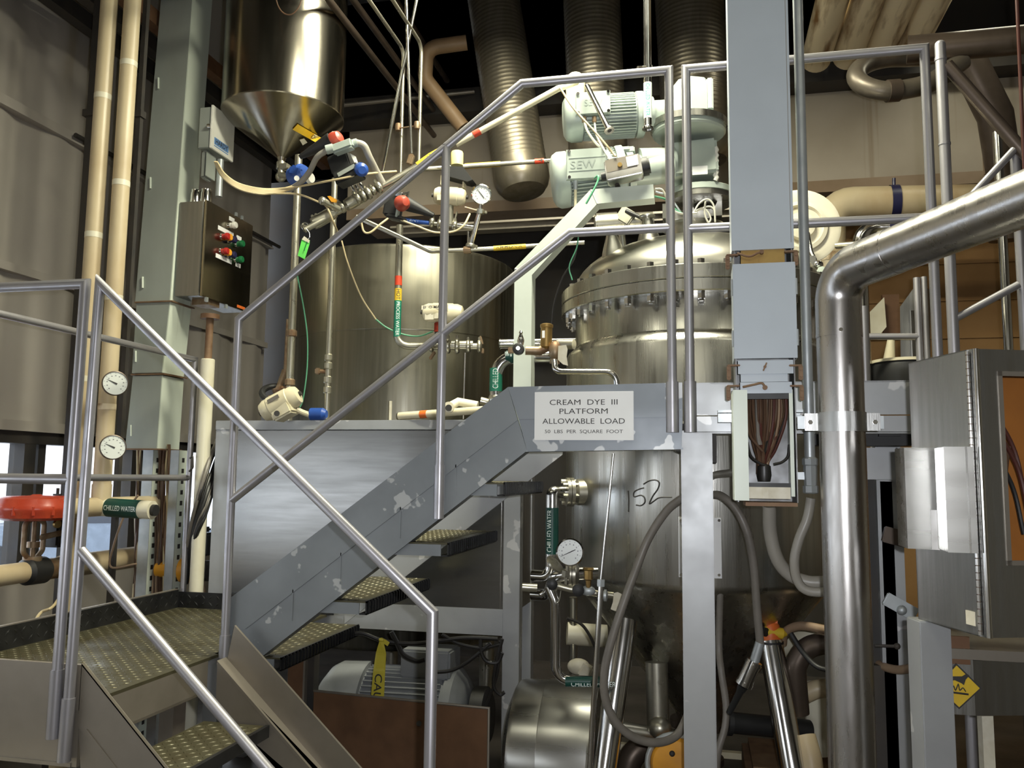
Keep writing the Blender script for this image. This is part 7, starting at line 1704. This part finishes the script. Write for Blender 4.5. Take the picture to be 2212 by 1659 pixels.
for i in range(6):
    o = (i - 2.5) * 2.2
    pts = [pd(466 + o * 0.4, 349 + o * 0.1, 4.25), pd(482 + o * 0.5, 378 - o * 0.5, 4.3), pd(515, 402 - o, 4.35), pd(560, 413 - o, 4.4), pd(600, 413 - o * 0.9, 4.45), pd(640, 405 - o * 0.6 - 3, 4.45)]
    if i == 5: pts = pts[:-1] + [pd(650, 402, 4.42), pd(720, 389, 4.3), pd(790, 376, 4.32), pd(856, 370, 4.5)]
    if i == 0: pts = pts[:-1] + [pd(645, 420, 4.42), pd(685, 435, 4.35), pd(705, 446, 4.32), pd(720, 480, 4.34), pd(733, 510, 4.5)]
    lab = {5: 'tan cable running on across to the vertical tubes', 0: 'tan cable dropping past the valve line fittings'}.get(i, 'tan cable in the drooping bundle from the junction box')
    solo('signal_cable', lab, 'cable', MB().tube(curve_pts(pts, 8), 0.0055, 8), tan_cable, TG)
for (x, y) in ((612, 413), (640, 402)):
    pass
solo('signal_cable', 'tan cable looping below the black switch housing', 'cable', MB().tube(curve_pts([pd(838, 472, 4.45), pd(822, 484, 4.42), pd(800, 502, 4.4), pd(786, 500, 4.4), pd(780, 478, 4.4)]), 0.0055, 8), tan_cable, TG)
solo('signal_cable', 'tan cable swagging from the black switch to the slanting tube', 'cable', MB().tube(curve_pts([pd(866, 475, 4.45), pd(900, 488, 4.45), pd(940, 502, 4.45), pd(980, 500, 4.45), pd(1002, 486, 4.45), pd(1015, 462, 4.5)]), 0.0055, 8), tan_cable, TG)

# ================================================================== PIPES LEFT OF THE REACTOR
dP = 3.62
up_ = thing('chilled_water_loop', 'steel pipe with green CHILLED marker behind the stair top', 'pipe', pd(1067, 830, 3.95))
c0, c1, c2 = pd(1066, 880, 3.95), pd(1072, 772, 3.95), pd(1215, 770, 3.9)
c0.x = c1.x; c0.y = c1.y; rC = pw(13.5, 3.95)
c0.z = 1.82
c2.z = c1.z
part(up_, 'tube', MB().tube([c0, c1, c2], rC, 20, bend=0.09), bright_steel)
za, zb2 = py(1066, 846, c1.y).z, py(1066, 796, c1.y).z
part(up_, 'marker', MB().cyl((c1.x, c1.y, za), (c1.x, c1.y, zb2), rC + 0.0012, n=22), M('green_pipe_marker', (0.01, 0.17, 0.10), 0, 0.4), 'green marker')
part(up_, 'lettering', text_mb('CHILLED', 0.038, V((c1.x, c1.y, (za + zb2) / 2 + 0.004)) + V((0.2, -0.98, 0)) * (rC + 0.0016), (0, 0, 1), (-0.98, -0.2, 0), 0.004, fit=0.092, wrap=rC + 0.0016), ink_white)
xq = pd(1092, 770, 3.95)
part(up_, 'marker', MB().cyl((c1.x + 0.05, c1.y, c1.z), (c1.x + 0.10, c1.y, c1.z), rC + 0.0012, n=22), teal_tag, 'dark green marker')
part(up_, 'lettering', text_mb('WAT', 0.05, V((c1.x + 0.072, c1.y - rC - 0.0016, c1.z + 0.004)), (1, 0, 0), (0, 0, 1), 0.01, fit=0.05, wrap=rC + 0.0016), ink_white)
part(up_, 'elbow_union', MB().ball(V((c0.x, c0.y, py(1066, 862, c1.y).z)), 0.034).cyl(pd(1062, 872, 3.95), pd(1038, 866, 3.95), 0.02, n=14), pipe_steel)
rp = thing('return_pipe', 'plain steel pipe stub passing behind the pale arm column', 'pipe', pd(1140, 742, 4.1))
part(rp, 'tube', MB().lathe([(0.027, 0), (0.023, 0.008), (0.023, pw(165, 4.1))], pd(1080, 743, 4.1), (1, 0.02, 0), 20), bright_steel)
vs = thing('relief_valve', 'old brass relief valve with black knob and paper tag', 'valve', pd(1180, 755, 3.75))
part(vs, 'bonnet', MB().lathe([(0.018, -0.03), (0.026, -0.02), (0.026, 0.065), (0.029, 0.068), (0.029, 0.08), (0.02, 0.084)], pd(1180, 740, 3.75), (0.02, 0, 1), 18), brass)
part(vs, 'bonnet_label', MB().box(pd(1174, 722, 3.72), (0.012, 0.003, 0.032)), sign_white)
part(vs, 'body', MB().tube([pd(1135, 757, 3.75), pd(1165, 758, 3.75), pd(1182, 750, 3.75)], 0.020, 14).ball(pd(1199, 757, 3.72), 0.036, (0.8, 0.8, 1.2)).cyl(pd(1199, 775, 3.72), pd(1198, 786, 3.72), 0.022, n=12).box(pd(1104, 757, 3.75), (0.024, 0.024, 0.026), None, 0.002), rust_fit)
part(vs, 'knob', MB().lathe([(0.01, -0.02), (0.025, -0.012), (0.025, 0.012), (0.016, 0.016)], pd(1120, 754, 3.68), (0.1, -1, 0.05), 24), black_rubber, 'black knob')
part(vs, 'knob_screw', MB().cyl(pd(1119, 752, 3.662), pd(1119, 752, 3.67), 0.008, n=12), bright_steel)
part(vs, 'needle_valve', MB().lathe([(0.012, -0.02), (0.016, 0), (0.012, 0.014), (0.006, 0.03), (0.009, 0.036), (0.004, 0.045)], pd(1125, 736, 3.72), (0, 0, 1), 12), bright_steel)
part(vs, 'tag', MB().prism([pd(x, y, 3.66) for x, y in ((1206, 747), (1223, 745), (1226, 755), (1224, 770), (1227, 790), (1216, 787), (1205, 777))], (0, 0.002, 0)), paper, 'curled paper tag')
part(vs, 'inlet', MB().tube([pd(1205, 744, 3.74), pd(1240, 744, 3.7)], 0.022, 16), pipe_steel)
bt_ = thing('bent_tube', 'bright bent tube dropping over the platform channel above the sign', 'pipe', pd(1265, 803, 3.5))
part(bt_, 'tube', MB().tube([pd(1197, 778, 3.5), pd(1200, 803, 3.48), pd(1330, 803, 3.42), pd(1335, 860, 3.42)], 0.0125, 16, bend=0.045), bright_steel)
lw = thing('chilled_water_pipe', 'lower chilled water pipe with flange on the vessel side', 'pipe', pd(1170, 1150, 3.6))
# flange sits where the pipe meets the shell
FL = oncyl(1252, 1063, RC, 0.645)
out = V((FL.x - RC.x, FL.y - RC.y, 0)).normalized()
out = (out + V((-0.75, 0.0, 0))).normalized()
f_ = lambda k: FL + out * k
rP = pw(15.5, dP)
v_ = pd(1171, 1120, 3.62)
P0 = f_(0.0); P1 = f_(0.17)
pv = V((pd(1171, 1062, 3.62).x, P1.y + 0.0, P0.z))
pb = V((pv.x, pv.y, py(1171, 1245, pv.y).z))
part(lw, 'tube', MB().tube([P0, f_(0.10), pv, pb, V((pd(1126, 1245, 3.62).x, pv.y + 0.02, pb.z))], rP * 0.92, 20, bend=0.075), bright_steel)
m_ = MB().lathe([(rP, 0.028), (0.066, 0.03), (0.066, 0.046), (0.062, 0.047)], FL, out, 32).lathe([(0.062, 0.048), (0.066, 0.049), (0.066, 0.064), (rP, 0.066)], FL, out, 32).lathe([(0.062, -0.03), (0.06, 0.012), (0.045, 0.03)], FL, out, 32)
part(lw, 'pipe_flange', m_, pipe_steel)
s_, u_ = frame_of(out)
m_ = MB()
for i in range(6):
    a = math.pi * 2 * (i + 0.3) / 6; e_ = (s_ * math.cos(a) + u_ * math.sin(a)) * 0.05
    m_.hexp(FL + e_ + out * 0.012, FL + e_ + out * 0.085, 0.010)
part(lw, 'flange_bolt', m_, pipe_steel)
za, zb2 = py(1171, 1196, pv.y).z, py(1171, 1096, pv.y).z
part(lw, 'marker', MB().cyl((pv.x, pv.y, za), (pv.x, pv.y, zb2), rP * 0.92 + 0.0012, n=22), teal_tag, 'dark green marker')
part(lw, 'lettering', text_mb('CHILLED WATER', 0.034, V((pv.x - 0.006, pv.y - rP * 0.92 - 0.0018, (za + zb2) / 2)), (0, 0, 1), (-1, 0, 0), 0.006, fit=abs(za - zb2) * 0.9, wrap=rP * 0.92 + 0.0018), ink_white)
g2 = pd(1231, 1193, 3.5)
t = gauge('pressure_gauge', 'round pressure gauge at the lower left of the reactor', g2, (EYE - g2).normalized(), pw(30, 3.5), bright_steel, (0.85, 0.4))
part(t, 'socket', MB().cyl(pd(1226, 1222, 3.52), pd(1222, 1262, 3.52), 0.007, n=10).hexp(pd(1223, 1232, 3.52), pd(1222, 1246, 3.52), 0.018), pipe_steel)
l2_ = thing('supply_pipe', 'lower steel supply pipe with flange and valves beneath the gauge', 'pipe', pd(1200, 1270, 3.6))
s0 = V((pd(1126, 1300, 3.62).x, pv.y + 0.02, pd(1140, 1300, 3.62).z)); s1 = V((pd(1168, 1300, 3.62).x, pv.y, s0.z)); s2 = pd(1200, 1240, 3.6); s3 = pd(1290, 1238, 3.62)
part(l2_, 'tube', MB().tube([s0, s1, s2, s3], rP * 0.92, 20, bend=0.07), bright_steel)
part(l2_, 'pipe_flange', MB().lathe([(0.02, -0.016), (0.052, -0.014), (0.052, 0.0), (0.05, 0.001)], pd(1236, 1240, 3.6), (1, 0.1, 0), 28).lathe([(0.052, 0.003), (0.052, 0.016), (0.03, 0.03)], pd(1236, 1240, 3.6), (1, 0.1, 0), 28), pipe_steel)
part(l2_, 'pipe_flange', MB().lathe([(0.02, 0), (0.045, 0.004), (0.045, 0.012), (0.02, 0.016)], pd(1196, 1222, 3.58), (0.7, -0.2, 0.7), 14), pipe_steel)
part(l2_, 'branch', MB().tube([pd(1128, 1268, 3.66), pd(1160, 1270, 3.66)], 0.018, 14), pipe_steel)
part(l2_, 'drop_pipe', MB().tube([pd(1186, 1268, 3.58), pd(1200, 1300, 3.56), pd(1200, 1468, 3.56), pd(1310, 1473, 3.52)], 0.021, 18, bend=0.06), bright_steel)
dA, dB = pd(1222, 1472, 3.545), pd(1300, 1473, 3.52)
part(l2_, 'marker', MB().cyl(dA, dB, 0.0222, n=20), teal_tag, 'dark green marker')
part(l2_, 'lettering', text_mb('CHILLED WATER', 0.03, dA + (dB - dA) * 0.78 + V((0, -0.0228, -0.006)), (dB - dA), (0, 0, 1), 0.006, fit=0.185, wrap=0.0228), ink_white)
vv = thing('drain_valve', 'cluster of small black and brass valves under the gauge', 'valve', pd(1250, 1275, 3.5))
part(vv, 'manifold', MB().tube([pd(1190, 1262, 3.5), pd(1230, 1272, 3.48), pd(1290, 1282, 3.48), pd(1325, 1286, 3.48)], 0.014, 12), pipe_steel)
part(vv, 'knob', MB().lathe([(0.012, -0.02), (0.024, -0.01), (0.024, 0.012), (0.012, 0.018)], pd(1249, 1275, 3.45), (0.2, -1, 0), 18), black_rubber, 'black knob')
part(vv, 'knob', MB().lathe([(0.012, -0.02), (0.022, -0.01), (0.022, 0.012), (0.012, 0.018)], pd(1193, 1262, 3.46), (0.2, -1, 0), 18), black_rubber, 'black knob')
part(vv, 'brass_valve', MB().lathe([(0.01, -0.05), (0.012, -0.02), (0.018, -0.015), (0.018, 0.02), (0.024, 0.024), (0.02, 0.032)], pd(1271, 1243, 3.46), (0, 0, 1), 8), brass, 'brass relief valve')
part(vv, 'body', MB().ball(pd(1270, 1276, 3.46), 0.026, (1.2, 0.8, 0.8)).lathe([(0.014, 0), (0.024, 0.004), (0.024, 0.014), (0.014, 0.018)], pd(1303, 1286, 3.46), (1, 0, 0), 16), galv)
part(vv, 'tag', MB().prism([pd(x, y, 3.42) for x, y in ((1326, 1281), (1334, 1279), (1351, 1287), (1345, 1306), (1337, 1323), (1319, 1316), (1324, 1300))], (0, 0.002, 0)), paper, 'paper tag')
part(vv, 'chain', MB().tube(curve_pts([pd(1195, 1275, 3.48), pd(1202, 1300, 3.48), pd(1208, 1296, 3.48), pd(1212, 1276, 3.48)]), 0.002, 6), pipe_steel)
tr = thing('tie_tube', 'thin bright tube leaning from platform edge to the floor', 'tube', pd(1297, 1300, 3.25))
t0, t1, t2 = pd(1325, 980, 3.3), pd(1298, 1262, 3.25), pd(1274, 1659, 3.15)
t0.z = min(t0.z, 1.70)
dv_ = (t2 - t1); t3 = t1 + dv_ * (t1.z / -dv_.z)
part(tr, 'upper_rod', MB().cyl(t0, t1, 0.0055, n=12), bright_steel)
part(tr, 'lower_tube', MB().cyl(t1, t3, 0.0105, n=14), bright_steel)
part(tr, 'union_nut', MB().hexp(t1 + V((0, 0, -0.008)), t1 + V((0.001, 0, 0.018)), 0.016), galv)
# pale pipe and board seen between vessel and bench
wp = thing('white_pipe', 'white plastic pipe low behind the tie tube', 'pipe', pd(1270, 1375, 4.6))
part(wp, 'tube', MB().cyl(pd(1225, 1368, 4.6), pd(1310, 1374, 4.6), 0.06, n=20), cream_clean)
part(wp, 'riser', MB().cyl(pd(1238, 1290, 4.6), V((pd(1240, 1450, 4.6).x, pd(1240, 1450, 4.6).y, 0)), 0.022, n=14), pipe_steel)
solo('torn_insulation', 'torn pale insulation scraps behind the lower chilled water pipe', 'insulation', MB().ball(pd(1250, 1440, 4.4), 0.06, (1, 0.6, 0.7)).box(pd(1265, 1450, 4.35), (0.06, 0.03, 0.08), Matrix.Rotation(0.5, 3, 'Y'), 0.01), paper)
solo('black_cable', 'thin black cable arching behind the tie tube', 'cable', MB().tube(curve_pts([pd(1225, 1335, 3.8), pd(1255, 1348, 3.8), pd(1275, 1375, 3.8), pd(1290, 1410, 3.8)]), 0.007, 8), wire_black)
